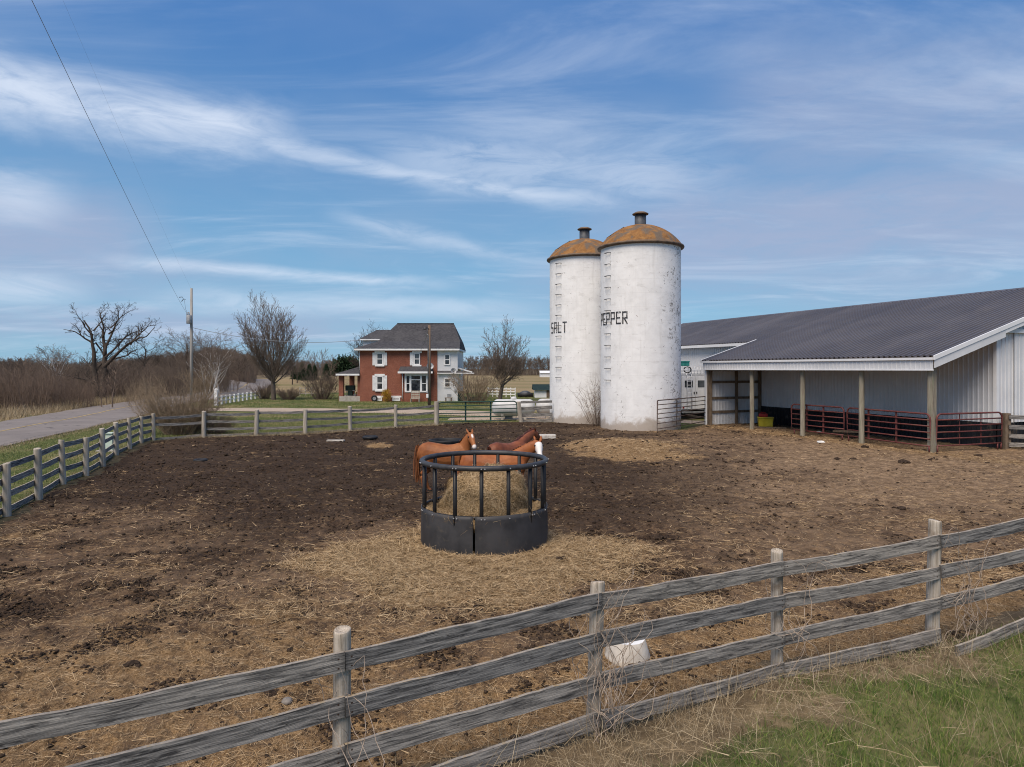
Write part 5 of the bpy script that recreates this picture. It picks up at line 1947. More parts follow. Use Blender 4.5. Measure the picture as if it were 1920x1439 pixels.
gr = thing('barbecue_grill', 'covered dark green barbecue grill on the brick house side porch', 'grill', (hx(652), HD + 1.2, pz0))
gx_ = hx(652)
local(mb := MB().box(-0.50, 0.50, -0.28, 0.28, 0.62, 1.12), gr).build('hood', m_dkgreen, gr, bevel=0.08)
local(mb := MB().box(-0.26, 0.26, -0.25, 0.25, 0.05, 0.60), gr).build('cabinet', m_dkgreen, gr, bevel=0.02)
for sx_ in (-1, 1):
    local(mb := MB().box(min(sx_ * 0.28, sx_ * 0.52), max(sx_ * 0.28, sx_ * 0.52), -0.26, 0.26, 0.54, 0.61), gr).build('side_shelf', m_steel, gr)
    local(mb := MB().tube([(sx_ * 0.44, 0, 0.0), (sx_ * 0.44, 0, 0.55)], 0.03, 6), gr).build('leg', m_steel, gr)
ch = thing('porch_chair', 'red porch chair beside the covered grill', 'chair', (hx(668.5), HD + 1.4, pz0), R(-20))
local(mb := MB().box(-0.28, 0.28, -0.28, 0.25, 0.36, 0.42), ch).build('seat', m_red, ch)
local(mb := MB().hexa([(-0.28, 0.2, 0.42), (0.28, 0.2, 0.42), (0.28, 0.26, 0.42), (-0.28, 0.26, 0.42), (-0.26, 0.38, 1.05), (0.26, 0.38, 1.05), (0.26, 0.44, 1.05), (-0.26, 0.44, 1.05)]), ch).build('backrest', m_red, ch)
for sx_ in (-1, 1):
    for sy_ in (-1, 1):
        local(mb := MB().box(sx_ * 0.26 - 0.03, sx_ * 0.26 + 0.03, sy_ * 0.22 - 0.03, sy_ * 0.22 + 0.03, 0, 0.36), ch).build('leg', m_red, ch)
    local(mb := MB().box(sx_ * 0.28 - 0.04, sx_ * 0.28 + 0.04, -0.28, 0.25, 0.60, 0.64), ch).build('armrest', m_red, ch)


def ring_mesh(c, R0, r0, axis='y', n=28, m=10):
    vs, fs = [], []
    for i in range(n):
        a = 2 * math.pi * i / n
        for j in range(m):
            b = 2 * math.pi * j / m
            q = R0 + r0 * math.cos(b)
            h = r0 * 0.8 * math.sin(b)
            if axis == 'y':
                vs.append((c[0] + q * math.cos(a), c[1] + h, c[2] + q * math.sin(a)))
            else:
                vs.append((c[0] + q * math.cos(a), c[1] + q * math.sin(a), c[2] + h))
    for i in range(n):
        for j in range(m):
            fs.append((i * m + j, ((i + 1) % n) * m + j, ((i + 1) % n) * m + (j + 1) % m, i * m + (j + 1) % m))
    return MB().add(vs, fs)


ti = thing('spare_wheel', 'black tyre on a pale rim leaning at the foot of the brick wall', 'wheel', (hx(703), HD - 0.35, 0))
ring_mesh((hx(703), HD - 0.30, 0.33), 0.25, 0.085).build('tyre', m_black, ti, True)
MB().lathe([(0.0, 0), (0.19, 0.0), (0.19, 0.05)], (0, 0), 18)
rm = MB().add([(hx(703) + 0.18 * math.cos(2 * math.pi * k / 18), HD - 0.33, 0.33 + 0.18 * math.sin(2 * math.pi * k / 18)) for k in range(18)], [tuple(range(18))])
rm.build('rim', m_steel, ti)
bn = thing('garden_bench', 'small dark bench against the white siding under the lower window', 'bench', (hx(842), HD - 0.6, 0))
MB().box(hx(835), hx(849), HD - 0.8, HD - 0.35, 0.36, 0.42).build('seat', m_lumber, bn)
MB().box(hx(839), hx(847), HD - 0.40, HD - 0.35, 0.44, 0.78).build('backrest', m_steel, bn)
for px in (837, 847):
    MB().box(hx(px) - 0.05, hx(px) + 0.05, HD - 0.75, HD - 0.4, -0.05, 0.36).build('leg', m_lumber, bn)
pb = thing('slatted_bench', 'weathered slatted garden bench standing below the bay window', 'bench', (hx(783), HD - 1.6, 0))
for k in range(5):
    MB().box(hx(774.5), hx(791), HD - 1.42, HD - 1.38, 0.38 + 0.17 * k, 0.48 + 0.17 * k).build('slat', m_palepost, pb)
MB().box(hx(774.5), hx(791), HD - 1.85, HD - 1.45, 0.32, 0.37).build('seat', m_palepost, pb)
for px in (775, 790):
    MB().box(hx(px) - 0.04, hx(px) + 0.04, HD - 1.86, HD - 1.43, -0.05, 0.32).build('leg', m_palepost, pb)
    MB().box(hx(px) - 0.04, hx(px) + 0.04, HD - 1.37, HD - 1.33, -0.05, 1.15).build('stile', m_palepost, pb)
du = thing('waste_bin', 'dark green wheeled bin at the right corner of the house', 'bin', (hx(864), HD + 0.3, 0))
MB().hexa([(hx(859.5), HD, .08), (hx(868), HD, .08), (hx(868), HD + .7, .08), (hx(859.5), HD + .7, .08), (hx(859), HD - .05, 0.98), (hx(868.6), HD - .05, 0.98), (hx(868.6), HD + .75, 0.98), (hx(859), HD + .75, .98)]).build('body', m_dkgreen, du)
MB().box(hx(858.6), hx(869), HD - 0.1, HD + 0.8, 0.985, 1.06).build('lid', m_dkgreen, du, bevel=0.02)
MB().box(hx(859.8), hx(867.6), HD + 0.02, HD + 0.6, -0.03, 0.078).build('base', m_black, du)


def leafy(name, c, rx, ry, rz_, n, sz, mat, par=None, shape=0.5):
    u = nr.randn(n, 3)
    u /= np.linalg.norm(u, axis=1)[:, None]
    rr_ = nr.rand(n) ** 0.45
    lump = 1 + 0.35 * fbm(u[:, 0] * 2.2 + c[0], u[:, 1] * 2.2 + u[:, 2] * 2.5, 3)
    P = np.stack([u[:, 0] * rx, u[:, 1] * ry, u[:, 2] * rz_], 1) * (rr_ * lump)[:, None] + np.array(c)
    P[:, 2] = np.maximum(P[:, 2], 0.03)
    D = u * 0.7 + nr.randn(n, 3) * 0.5 + np.array([0, 0, 0.4])
    D /= np.linalg.norm(D, axis=1)[:, None]
    v, f, r_ = strips(P, D, sz * (0.6 + 0.8 * nr.rand(n)), sz * 0.35 * (0.6 + 0.8 * nr.rand(n)), nr.randn(n, 3) * 0.2)
    return link_mesh(name, v, f, mat, par, False, {'rnd': r_})


def stems_mesh(P, D, L, W, bendv, nseg=4, sides=3):
    """vectorised thin tapering stems"""
    n = len(P)
    V = np.zeros((n, nseg + 1, sides, 3))
    A = np.cross(D, np.array([0.31, 0.2, 0.93]))
    A /= np.linalg.norm(A, axis=1)[:, None] + 1e-9
    B = np.cross(D, A)
    wob = nr.randn(n, nseg + 1, 3) * 0.025
    wob[:, 0] = 0
    for i in range(nseg + 1):
        t = i / nseg
        c = P + D * (L * t)[:, None] + bendv * (L * t * t)[:, None] + wob[:, i] * L[:, None]
        for k in range(sides):
            a = 2 * math.pi * k / sides
            V[:, i, k] = c + (W * (1 - 0.75 * t))[:, None] * (math.cos(a) * A + math.sin(a) * B)
    base = np.arange(n)[:, None] * (nseg + 1) * sides
    fl = []
    for i in range(nseg):
        for k in range(sides):
            m = (k + 1) % sides
            fl.append(np.concatenate([base + i * sides + k, base + i * sides + m, base + (i + 1) * sides + m, base + (i + 1) * sides + k], 1))
    ctr = np.array([P + D * (L * t)[:, None] + bendv * (L * t * t)[:, None] for t in (0.45, 0.62, 0.8)])
    return V.reshape(-1, 3), np.concatenate(fl, 0), ctr


def bare_bush(name, label, x, y, rx, ry, h, n, w0, mat, seed, up=0.75, cat='shrub', z0=None, spread=0.35):
    """a many-stemmed leafless shrub"""
    global nr
    keep_ = nr
    nr = np.random.RandomState(seed)
    z = (gh(x, y) if z0 is None else z0) - 0.05
    a = nr.rand(n) * 2 * math.pi
    q = np.sqrt(nr.rand(n))
    P = np.stack([x + np.cos(a) * q * rx * spread, y + np.sin(a) * q * ry * spread, np.full(n, z)], 1)
    D = np.stack([np.cos(a) * q * rx * 0.85, np.sin(a) * q * ry * 0.85, h * (up + 0.4 * nr.rand(n))], 1) + nr.randn(n, 3) * 0.10 * h
    L = np.linalg.norm(D, axis=1)
    D /= L[:, None]
    L = np.minimum(L, h * 1.15) * (0.65 + 0.4 * nr.rand(n))
    bd = np.stack([np.cos(a) * 0.18, np.sin(a) * 0.18, -0.14 * np.ones(n)], 1) * nr.rand(n)[:, None]
    V1, F1, c = stems_mesh(P, D, L, w0 * (0.6 + 0.7 * nr.rand(n)), bd)
    Vs, Fs, b = [V1], [F1], len(V1)
    for lev in range(2):
        m = len(c[0]) * 3
        src = c.reshape(-1, 3)[nr.randint(0, 3 * len(c[0]), m)]
        D2 = nr.randn(m, 3) * 0.8 + np.array([0, 0, 0.55]) + (src - np.array([x, y, z])) / h * 0.9
        D2 /= np.linalg.norm(D2, axis=1)[:, None]
        V2, F2, c = stems_mesh(src, D2, h * (0.26 - 0.10 * lev) * (0.5 + nr.rand(m)), np.full(m, w0 * (0.5 - 0.15 * lev)), nr.randn(m, 3) * 0.15, 3)
        V2[:, 2] = np.maximum(V2[:, 2], z + 0.02)
        Vs.append(V2)
        Fs.append(F2 + b)
        b += len(V2)
        if len(c[0]) > 2500:
            break
    nr = keep_
    o = link_mesh(name, np.concatenate(Vs), np.concatenate(Fs), mat, None, False)
    return tag(o, label, cat)


fb = leafy('flowering_bush', (hx(727), HD - 0.7, 0.62), 0.50, 0.45, 0.72, 1600, 0.11, m_forsythia)
tag(fb, 'yellow flowering bush against the brick wall between the basement windows', 'bush')
bare_bush('bare_shrub', 'wide bare brown shrub left of the side porch', xat(604, 77), 77, 2.4, 1.6, 3.4, 110, 0.028, m_twig, 21)
bare_bush('bare_shrub', 'spreading bare shrub at the right corner of the farmhouse', xat(889, 68), 68, 2.6, 1.8, 3.4, 110, 0.028, m_tanstem, 22)
bare_bush('bare_shrub', 'low red-brown shrub right of the vase-shaped tree', xat(541, 76), 76, 1.5, 1.2, 1.45, 130, 0.022, m_redtwig, 23)
bare_bush('bare_shrub', 'red-brown shrub left of the vase-shaped tree trunk', xat(496, 79), 79, 1.3, 1.1, 1.9, 100, 0.022, m_redtwig, 24)
bare_bush('bare_shrub', 'tangled bare shrub growing behind the back fence corner', xat(338, 35.8), 35.8, 2.1, 1.1, 2.5, 310, 0.016, m_tanstem, 25, 0.70)
bare_bush('bare_shrub', 'lower twiggy shrub spilling through the back fence boards', xat(398, 36.2), 36.2, 1.35, 0.6, 1.25, 200, 0.012, m_twig, 26, 0.6)
bare_bush('bare_shrub', 'bare reddish shrub growing in the gap between the two silos', 5.15, 41.6, 1.25, 0.8, 2.9, 38, 0.017, m_redtwig, 27, 0.8)
bare_bush('bare_shrub', 'slim tan saplings around the foot of the utility pole', xat(378, 66), 66, 1.5, 1.2, 3.6, 60, 0.022, m_tanstem, 28, 0.9)

# ================================================================== propane tanks, trough and yard oddments
def tank(label, x0, x1, y, zc, r):
    t = thing('propane_tank', label, 'propane tank', ((x0 + x1) / 2, y, 0), 0)
    n = 28
    mb = MB()
    prof = []
    for k in range(9):
        a = math.pi / 2 * k / 8
        prof.append((x0 + r * 0.75 * (1 - math.sin(a + 0.0001)) * 1.0, r * math.cos(math.pi / 2 - a) if k else 0.004))
    prof = [(x0 + r * 0.75 * (1 - math.cos(a)), max(0.004, r * math.sin(a))) for a in [math.pi / 2 * k / 8 for k in range(9)]]
    prof += [(x1 - r * 0.75 * (1 - math.cos(a)), max(0.004, r * math.sin(a))) for a in [math.pi / 2 * (8 - k) / 8 for k in range(9)]]
    vs, fs = [], []
    for (x, q) in prof:
        for k in range(n):
            a = 2 * math.pi * k / n
            vs.append((x, y + q * math.cos(a), zc + q * math.sin(a)))
    for i in range(len(prof) - 1):
        for k in range(n):
            m = (k + 1) % n
            fs.append((i * n + k, i * n + m, (i + 1) * n + m, (i + 1) * n + k))
    mb.add(vs, fs).build('shell', m_tank, t, True)
    for f_ in (0.24, 0.76):
        x = x0 + (x1 - x0) * f_
        MB().box(x - 0.09, x + 0.09, y - r * 0.7, y + r * 0.7, -0.05, zc - r * 0.72).build('saddle', m_concrete, t)
    xm = (x0 + x1) / 2
    MB().lathe([(0.20, zc + r - 0.03), (0.20, zc + r + 0.08), (0.15, zc + r + 0.15), (0.02, zc + r + 0.18)], (xm, y), 16).build('valve_dome', m_tank, t, True)
    return t


tank('white propane tank behind the green gate with its rounded end showing', xat(922, 46.2), xat(1004, 46.2), 46.2, 0.82, 0.56)
tank('white propane tank behind the grey boards, half hidden by the silo', xat(1004.5, 46.9), xat(1092, 46.9), 46.9, 0.84, 0.54)
q = gp(954, 789)
tag(MB().box(q[0] - 0.28, q[0] + 0.25, q[1] + 0.7, q[1] + 0.95, 0.0, 0.28).build('block', m_steel, None, bevel=0.03), 'grey block lying under the first propane tank', 'block')

tw = thing('water_tank', 'round black rubber water tank behind the left horse', 'trough', (xat(836, 25.6), 25.6, 0))
MB().lathe([(0.50, 0.0), (0.56, 0.0), (0.61, 0.72), (0.64, 0.79), (0.58, 0.80), (0.55, 0.73), (0.52, 0.12), (0.0, 0.11)], (xat(836, 25.6), 25.6), 36, True).build('tub', m_black, tw, True)
MB().lathe([(0.53, 0.42), (0.0, 0.421)], (xat(836, 25.6), 25.6), 30).build('water', m_glass, tw)

bk = thing('upturned_tub', 'dirty white plastic tub turned upside down just behind the near fence', 'tub', (xat(1176, 8.18), 8.18, 0.0), R(15))
nb = 40
for nm_, prof, mt in (('side', [(0.268, -0.04), (0.268, 0.004), (0.264, 0.012), (0.250, 0.06), (0.212, 0.185), (0.204, 0.193)], m_tub), ('bottom', [(0.204, 0.1935), (0.15, 0.190), (0.0, 0.189)], m_tubtop)):
    local(mb := MB().lathe([(r_, z_ + 0.03) for r_, z_ in prof], (0, 0), nb), bk).build(nm_, mt, bk, True)

q = gp(1027, 824.5)
tag(MB().box(q[0] - 0.40, q[0] + 0.40, q[1], q[1] + 0.5, 0.0, 0.22).build('salt_block_tray', m_tub, None, bevel=0.04), 'long white tray lying in the dirt to the right behind the horses', 'tray')
q = gp(629, 829.5)
tag(MB().box(q[0] - 0.42, q[0] + 0.38, q[1], q[1] + 0.22, 0.02, 0.10).build('board_scrap', m_tub, None, bevel=0.02), 'short white board lying on the dark soil near the back fence', 'board')
q = gp(376, 866)
o = ring_mesh((q[0], q[1], 0.05), 0.19, 0.065, 'z', 26, 8).build('old_tyre', m_black, None, True)
tag(o, 'small black rubber ring lying in the churned soil on the left', 'tyre')
q = gp(694, 824.5)
o = ring_mesh((q[0], q[1], 0.10), 0.28, 0.10, 'z', 26, 8).build('feed_pan', m_black, None, True)
tag(o, 'low black feed pan on the soil beside the small hay pile', 'pan')
q = gp(1338 - 0, 831)
for (px, py, s_, lb) in ((1540, 831, 0.16, 'crumpled white scrap of paper lying in front of the red gates'), (1537, 813, 0.14, 'pale scrap lying at the foot of the red gate')):
    q = gp(px, py)
    o = MB().hexa([(q[0] - s_, q[1] - .1, .03), (q[0] + s_, q[1] - .05, .03), (q[0] + s_, q[1] + .12, .03), (q[0] - s_, q[1] + .1, .03), (q[0] - s_ * .6, q[1] - .05, .11), (q[0] + s_ * .7, q[1], .08), (q[0] + s_ * .5, q[1] + .1, .10), (q[0] - s_, q[1] + .1, .09)]).build('paper_scrap', m_tubtop)
    tag(o, lb, 'scrap')
q = gp(538, 1318)
o = MB().lathe([(0.05, 0.0), (0.058, 0.02), (0.042, 0.042), (0.005, 0.046)], q, 9).build('stone', m_stone, None, True)
tag(o, 'small pale stone in the dirt behind the near fence', 'stone')

up = thing('utility_pedestal', 'pale green utility pedestal in the grass behind the left fence', 'utility box', (xat(206, 27.5), 28.6, 0))
ux = xat(207, 28.6)
MB().hexa([(ux - .17, 28.45, -.05), (ux + .17, 28.45, -.05), (ux + .17, 28.75, -.05), (ux - .17, 28.75, -.05), (ux - .13, 28.48, 0.72), (ux + .13, 28.48, .72), (ux + .13, 28.72, .72), (ux - .13, 28.72, .72)]).build('body', m_greenbox, up)
MB().box(ux - 0.17, ux + 0.17, 28.44, 28.76, 0.72, 0.78).build('lid', m_greenbox, up, bevel=0.02)
MB().box(ux - 0.40, ux + 0.30, 28.25, 28.95, -0.02, 0.07).build('pad', m_concrete, up)

# small sheds far right of the house
sh = thing('garden_shed', 'little white shed with dark green roof behind the propane tanks', 'shed', (xat(1018, 83), 83, 0))
sx0, sx1 = xat(1002, 83), xat(1034, 83)
MB().box(sx0, sx1, 82, 84.5, -0.1, 0.95).build('wall', m_white, sh)
MB().add([(sx0 - .25, 81.7, .9), (sx1 + .25, 81.7, .9), (sx1 + .25, 83.25, 1.55), (sx0 - .25, 83.25, 1.55), (sx1 + .25, 84.8, .9), (sx0 - .25, 84.8, .9)], [(0, 1, 2, 3), (3, 2, 4, 5)]).build('roof', m_dkgreen, sh)
MB().box(sx0 + 1.4, sx0 + 1.9, 81.95, 82.0, 0, 0.85).build('door', m_lumber, sh)
fsd = thing('machine_shed', 'long low white shed far off at the edge of the field', 'shed', (xat(1025, 300), 300, 0))
MB().box(xat(1013, 300), xat(1062, 300), 300, 308, -0.2, 1.6).build('wall', m_white, fsd)
MB().add([(xat(1012, 300), 299.5, 1.6), (xat(1063, 300), 299.5, 1.6), (xat(1063, 300), 304, 2.6), (xat(1012, 300), 304, 2.6), (xat(1063, 300), 308.5, 1.6), (xat(1012, 300), 308.5, 1.6)], [(0, 1, 2, 3), (3, 2, 4, 5)]).build('roof', m_white, fsd)
mh = thing('ring_feeder', 'dark round stock feeder standing in front of the little white shed', 'feeder', (xat(985, 84), 84, 0))
MB().lathe([(0.95, 0), (0.98, 0.45), (0.90, 0.46), (0.88, 0.1), (0.0, 0.1)], (xat(985, 84), 84), 26, True).build('shell', m_black, mh, True)
MB().lathe([(0.8, 0.1), (0.6, 0.6), (0.2, 0.75), (0.0, 0.76)], (xat(985, 84), 84), 20).build('cover', m_vent, mh, True)

# ================================================================== utility poles and lines
pd = 70.0
pxw = xat(359, pd)
pole = thing('utility_pole', 'tall grey wooden utility pole with a transformer beside the road', 'utility pole', (pxw, pd, 0))
MB().tube([(pxw, pd, -0.5), (pxw, pd, 5), (pxw, pd, zat(541, pd))], [0.17, 0.15, 0.115], 14).build('pole', m_utilpole, pole, True)
trz = zat(600, pd)
MB().lathe([(0.26, trz - 0.42), (0.27, trz - 0.40), (0.27, trz + 0.38), (0.24, trz + 0.42), (0.02, trz + 0.45)], (pxw - 0.05, pd - 0.38), 20, True).build('transformer', m_steel, pole, True)
MB().tube([(pxw - 0.05, pd - 0.38, trz + 0.42), (pxw - 0.08, pd - 0.42, trz + 0.75)], 0.05, 8).build('bushing', m_rim, pole, True)
MB().beam((pxw - 0.42, pd - 0.05, trz + 0.55), (pxw, pd - 0.05, trz + 0.35), 0.05, 0.05).build('bracket', m_steel, pole)
MB().tube([(pxw - 0.45, pd - 0.05, trz + 0.25), (pxw - 0.42, pd - 0.05, trz + 0.75)], 0.045, 8).build('fuse_cutout', m_rim, pole, True)
ac = MB()
cx0, cz0 = xat(340, pd), zat(562, pd)
ac.tube([(cx0 - 0.22, pd, cz0 + 0.22), (cx0 + 0.08, pd, cz0 + 0.26), (cx0 + 0.22, pd, cz0 + 0.05), (cx0 + 0.02, pd, cz0 - 0.20)], 0.035, 6)
ac.tube([(cx0 + 0.22, pd, cz0 + 0.05), (cx0 + 0.42, pd, cz0 + 0.02)], 0.03, 6)
ac.tube([(cx0 + 0.30, pd, cz0 - 0.02), (xat(348, pd), pd, zat(580, pd)), (pxw - 0.42, pd - 0.03, trz + 0.72)], 0.012, 5)
ac.build('jumper_wire', m_wire, pole, True)


def cable(name, label, a, b, sag, r, n=40, r1=None):
    a, b = Vector(a), Vector(b)
    pts = [a.lerp(b, i / n) + Vector((0, 0, -sag * 4 * (i / n) * (1 - i / n))) for i in range(n + 1)]
    rad = [r + ((r1 or r) - r) * i / n for i in range(n + 1)]
    return tag(MB().tube(pts, rad, 6).build(name, m_cable, None, True), label, 'power line')


cable('power_line', 'dark overhead wire sweeping from the utility pole up out of the frame', (pxw - 0.3, pd - 0.05, trz + 0.40), (-1.9, -1.5, 8.75), 0.35, 0.010, 60, 0.0035)
cable('power_line', 'very thin upper wire running to the top of the utility pole', (pxw, pd, zat(543, pd)), (-2.6, -1.5, 10.9), 0.30, 0.0030, 60, 0.0007)
cable('service_line', 'sagging service wire from the utility pole to the brick house', (pxw + 0.15, pd, zat(615, pd)), (hx(669), HD + 2.4, dz1), 0.75, 0.028)
hp = thing('service_pole', 'brown service pole with a conduit in front of the brick house', 'utility pole', (xat(805, 60), 60, 0))
MB().tube([(xat(805, 60), 60, -0.4), (xat(805, 60), 60, zat(610, 60))], [0.15, 0.115], 12).build('pole', m_darkpole, hp, True)
MB().tube([(xat(803, 60), 59.85, 0.8), (xat(803, 60), 59.85, zat(629, 60)), (xat(801.6, 60), 59.8, zat(627.5, 60))], 0.045, 8).build('conduit', m_steel, hp, True)
MB().tube([(xat(805, 60), 59.9, zat(618, 60)), (xat(799, 60), 59.75, zat(613, 60))], 0.03, 6).build('lamp_arm', m_wire, hp, True)
MB().lathe([(0.05, zat(614, 60)), (0.17, zat(617, 60)), (0.16, zat(618.5, 60)), (0.02, zat(619, 60))], (xat(797.8, 60), 59.7), 14).build('lamp_head', m_wire, hp, True)
MB().box(xat(800, 60), xat(804, 60), 59.70, 59.86, zat(746, 60), zat(739, 60)).build('meter_box', m_white, hp, bevel=0.02)
MB().box(xat(799.8, 60), xat(803, 60), 59.70, 59.84, zat(737, 60), zat(734.5, 60)).build('junction_box', m_steel, hp)
cable('service_line', 'short sagging wire between the house roof and its service pole', (xat(804, 60), 60, zat(614, 60)), (hx(790), HD - 0.5, ze), 0.3, 0.020, 16)
# ================================================================== horses
def horse(label, loc, rzd, poll, muz, mat, hairmat, white, seed, sc=1.0):
    """poll and muz are world points; the body stands at loc facing rzd degrees from +X"""
    t = thing('horse', label, 'horse', (loc[0], loc[1], 0), R(rzd))
    t.scale = (sc, sc, sc)
    inv = np.array(mw(t).inverted())

    def tolocal(p):
        p = np.array(p)
        return inv[:3, :3] @ p + inv[:3, 3]
    poll, muz = tolocal(poll), tolocal(muz)
    mb = MB()

    def loft(cs, n=18):
        """rings: (centre, half-width, half-height); a ring lies across the path"""
        C = np.array([c[0] for c in cs], float)
        T = np.gradient(C, axis=0)
        T /= np.linalg.norm(T, axis=1)[:, None]
        vs, fs = [], []
        for i, (c, hw, hh) in enumerate(cs):
            tt = T[i]
            up = np.array([0, 0, 1.0]) if abs(tt[2]) < 0.9 else np.array([1.0, 0, 0])
            s_ = np.cross(up, tt)
            s_ /= np.linalg.norm(s_)
            u = np.cross(tt, s_)
            for k in range(n):
                a = 2 * math.pi * k / n
                vs.append(np.array(c) + s_ * hw * math.cos(a) + u * hh * math.sin(a))
        for i in range(len(cs) - 1):
            for k in range(n):
                m = (k + 1) % n
                fs.append((i * n + k, i * n + m, (i + 1) * n + m, (i + 1) * n + k))
        fs.append(tuple(range(n))[::-1])
        fs.append(tuple((len(cs) - 1) * n + k for k in range(n)))
        mb.add(vs, fs)
    loft([((-.83, 0, 1.14), .05, .07), ((-.79, 0, 1.13), .15, .20), ((-.68, 0, 1.12), .225, .29), ((-.5, 0, 1.12), .275, .33), ((-.25, 0, 1.08), .285, .325),
          ((0, 0, 1.04), .295, .335), ((.22, 0, 1.04), .285, .345), ((.42, 0, 1.075), .25, .36), ((.58, 0, 1.09), .215, .31), ((.70, 0, 1.07), .17, .22), ((.77, 0, 1.05), .07, .10)])
    base = np.array([.50, 0, 1.19])
    ax = poll - base
    mid = base + ax * 0.55 + np.array([0, 0, 0.035])
    loft([(base - ax * 0.18, .17, .26), (base + ax * 0.08, .155, .26), (base + ax * 0.33 + [0, 0, .02], .115, .205), (mid, .092, .165), (base + ax * 0.80 + [0, 0, .02], .080, .135), (poll - ax * 0.02, .072, .105), (poll + ax * 0.05, .05, .07)])
    h = muz - poll
    hl = np.linalg.norm(h)
    hd = h / hl
    # head: deep jowl, tapering to the muzzle
    nrm_side = np.cross([0, 0, 1.0], hd)
    nrm_side /= np.linalg.norm(nrm_side)
    fwd = np.cross(hd, nrm_side)                # roughly towards the forehead
    if fwd[2] < 0:
        fwd = -fwd
    q = lambda f, o: poll + hd * (hl * f) + fwd * o

    def hloft(cs, n=16):
        vs, fs = [], []
        for (c, hw, hh) in cs:
            for k in range(n):
                a = 2 * math.pi * k / n
                vs.append(c + nrm_side * hw * math.cos(a) + fwd * hh * math.sin(a))
        for i in range(len(cs) - 1):
            for k in range(n):
                m = (k + 1) % n
                fs.append((i * n + k, (i + 1) * n + k, (i + 1) * n + m, i * n + m))
        fs.append(tuple(range(n)))
        fs.append(tuple((len(cs) - 1) * n + k for k in range(n))[::-1])
        mb.add(vs, fs)
    hloft([(q(-.10, .0), .045, .05), (q(0, .0), .085, .095), (q(.18, -.01), .105, .130), (q(.36, -.01), .100, .128), (q(.55, 0), .075, .095), (q(.74, .005), .060, .074), (q(.90, 0), .064, .070), (q(1.0, -.01), .055, .055), (q(1.05, -.015), .03, .03)])
    # ears
    for sg in (-1, 1):
        b = poll + nrm_side * 0.06 * sg + fwd * 0.05 - hd * 0.03
        tip = b - hd * 0.16 + nrm_side * 0.03 * sg + np.array([0, 0, .03])
        ee = [(b, .036, .024), ((b * 0.55 + tip * 0.45), .040, .020), (b * 0.2 + tip * 0.8, .024, .014), (tip, .006, .006)]
        vs = []
        for (c, a_, b_) in ee:
            for k in range(10):
                an = 2 * math.pi * k / 10
                vs.append(c + nrm_side * a_ * math.cos(an) + fwd * b_ * math.sin(an))
        fs = [(i * 10 + k, (i + 1) * 10 + k, (i + 1) * 10 + (k + 1) % 10, i * 10 + (k + 1) % 10) for i in range(3) for k in range(10)]
        fs += [tuple(range(10)), tuple(30 + k for k in range(10))[::-1]]
        mb.add(vs, fs)
    rg = random.Random(seed)
    # legs
    for sg in (-1, 1):
        o_ = rg.uniform(-.10, .10)
        y = .155 * sg
        loft([((.50, y * .95, 1.02), .09, .17), ((.47, y, .84), .082, .115), ((.46 + o_ * .3, y, .66), .055, .072), ((.47 + o_ * .6, y, .50), .045, .055), ((.47 + o_ * .65, y, .44), .042, .05), ((.47 + o_ * .8, y, .28), .030, .034),
              ((.46 + o_, y, .15), .036, .042), ((.49 + o_, y, .08), .036, .040), ((.52 + o_, y, .055), .052, .058), ((.54 + o_, y, -.01), .062, .068)], 12)
        o_ = rg.uniform(-.12, .12)
        y = .16 * sg
        loft([((-.55, y * .85, 1.12), .11, .22), ((-.52, y, .93), .115, .20), ((-.50 + o_ * .3, y * 1.05, .77), .09, .145), ((-.58 + o_ * .5, y, .64), .062, .09), ((-.70 + o_ * .7, y, .54), .045, .066), ((-.715 + o_ * .8, y, .47), .040, .054),
              ((-.69 + o_ * .9, y, .30), .031, .036), ((-.67 + o_, y, .15), .037, .043), ((-.64 + o_, y, .08), .037, .041), ((-.61 + o_, y, .055), .053, .058), ((-.59 + o_, y, -.01), .062, .068)], 12)
    # one continuous skin: fuse the lofts and smooth
    me = bpy.data.meshes.new('tmp')
    me.from_pydata([tuple(v) for v in mb.v], [], mb.f)
    bm = bmesh.new()
    bm.from_mesh(me)
    bmesh.ops.recalc_face_normals(bm, faces=bm.faces)
    bm.to_mesh(me)
    bm.free()
    to = bpy.data.objects.new('tmp', me)
    COL.objects.link(to)
    rmod = to.modifiers.new('r', 'REMESH')
    rmod.mode = 'VOXEL'
    rmod.voxel_size = 0.016
    smod = to.modifiers.new('s', 'SMOOTH')
    smod.factor = 0.5
    smod.iterations = 7
    dg = bpy.context.evaluated_depsgraph_get()
    dg.update()
    em = bpy.data.meshes.new_from_object(to.evaluated_get(dg))
    bpy.data.objects.remove(to)
    em.name = 'body'
    n = len(em.vertices)
    co = np.zeros(n * 3, np.float32)
    em.vertices.foreach_get('co', co)
    co = co.reshape(-1, 3)
    rel = co - poll
    f = rel @ hd / hl
    s_ = rel @ nrm_side
    fw = rel @ fwd
    wob = fbm(f * 5, s_ * 18 + 3, 2) * 0.012
    on = (np.linalg.norm(rel, axis=1) < hl * 1.3) & (f > 0.02)
    if white == 'face':
        wm = np.where(on & (fw > -0.05), sstep(0.10, 0.075, np.abs(s_) + wob) * sstep(0.05, 0.14, f), 0)
    elif white == 'blaze':
        wm = np.where(on & (fw > 0.0), np.maximum(sstep(0.036, 0.016, np.abs(s_) + wob) * sstep(0.14, 0.22, f) * sstep(0.50, 0.36, f), 0), 0)
        wm = np.maximum(wm, np.where(on, sstep(0.86, 0.92, f) * 0.9, 0))
    else:
        wm = np.zeros(n)
    bl = sstep(0.075, 0.05, co[:, 2])
    if white == 'none':
        bl = np.maximum(bl, np.where(on, sstep(0.8, 1.0, f) * 0.6, 0))
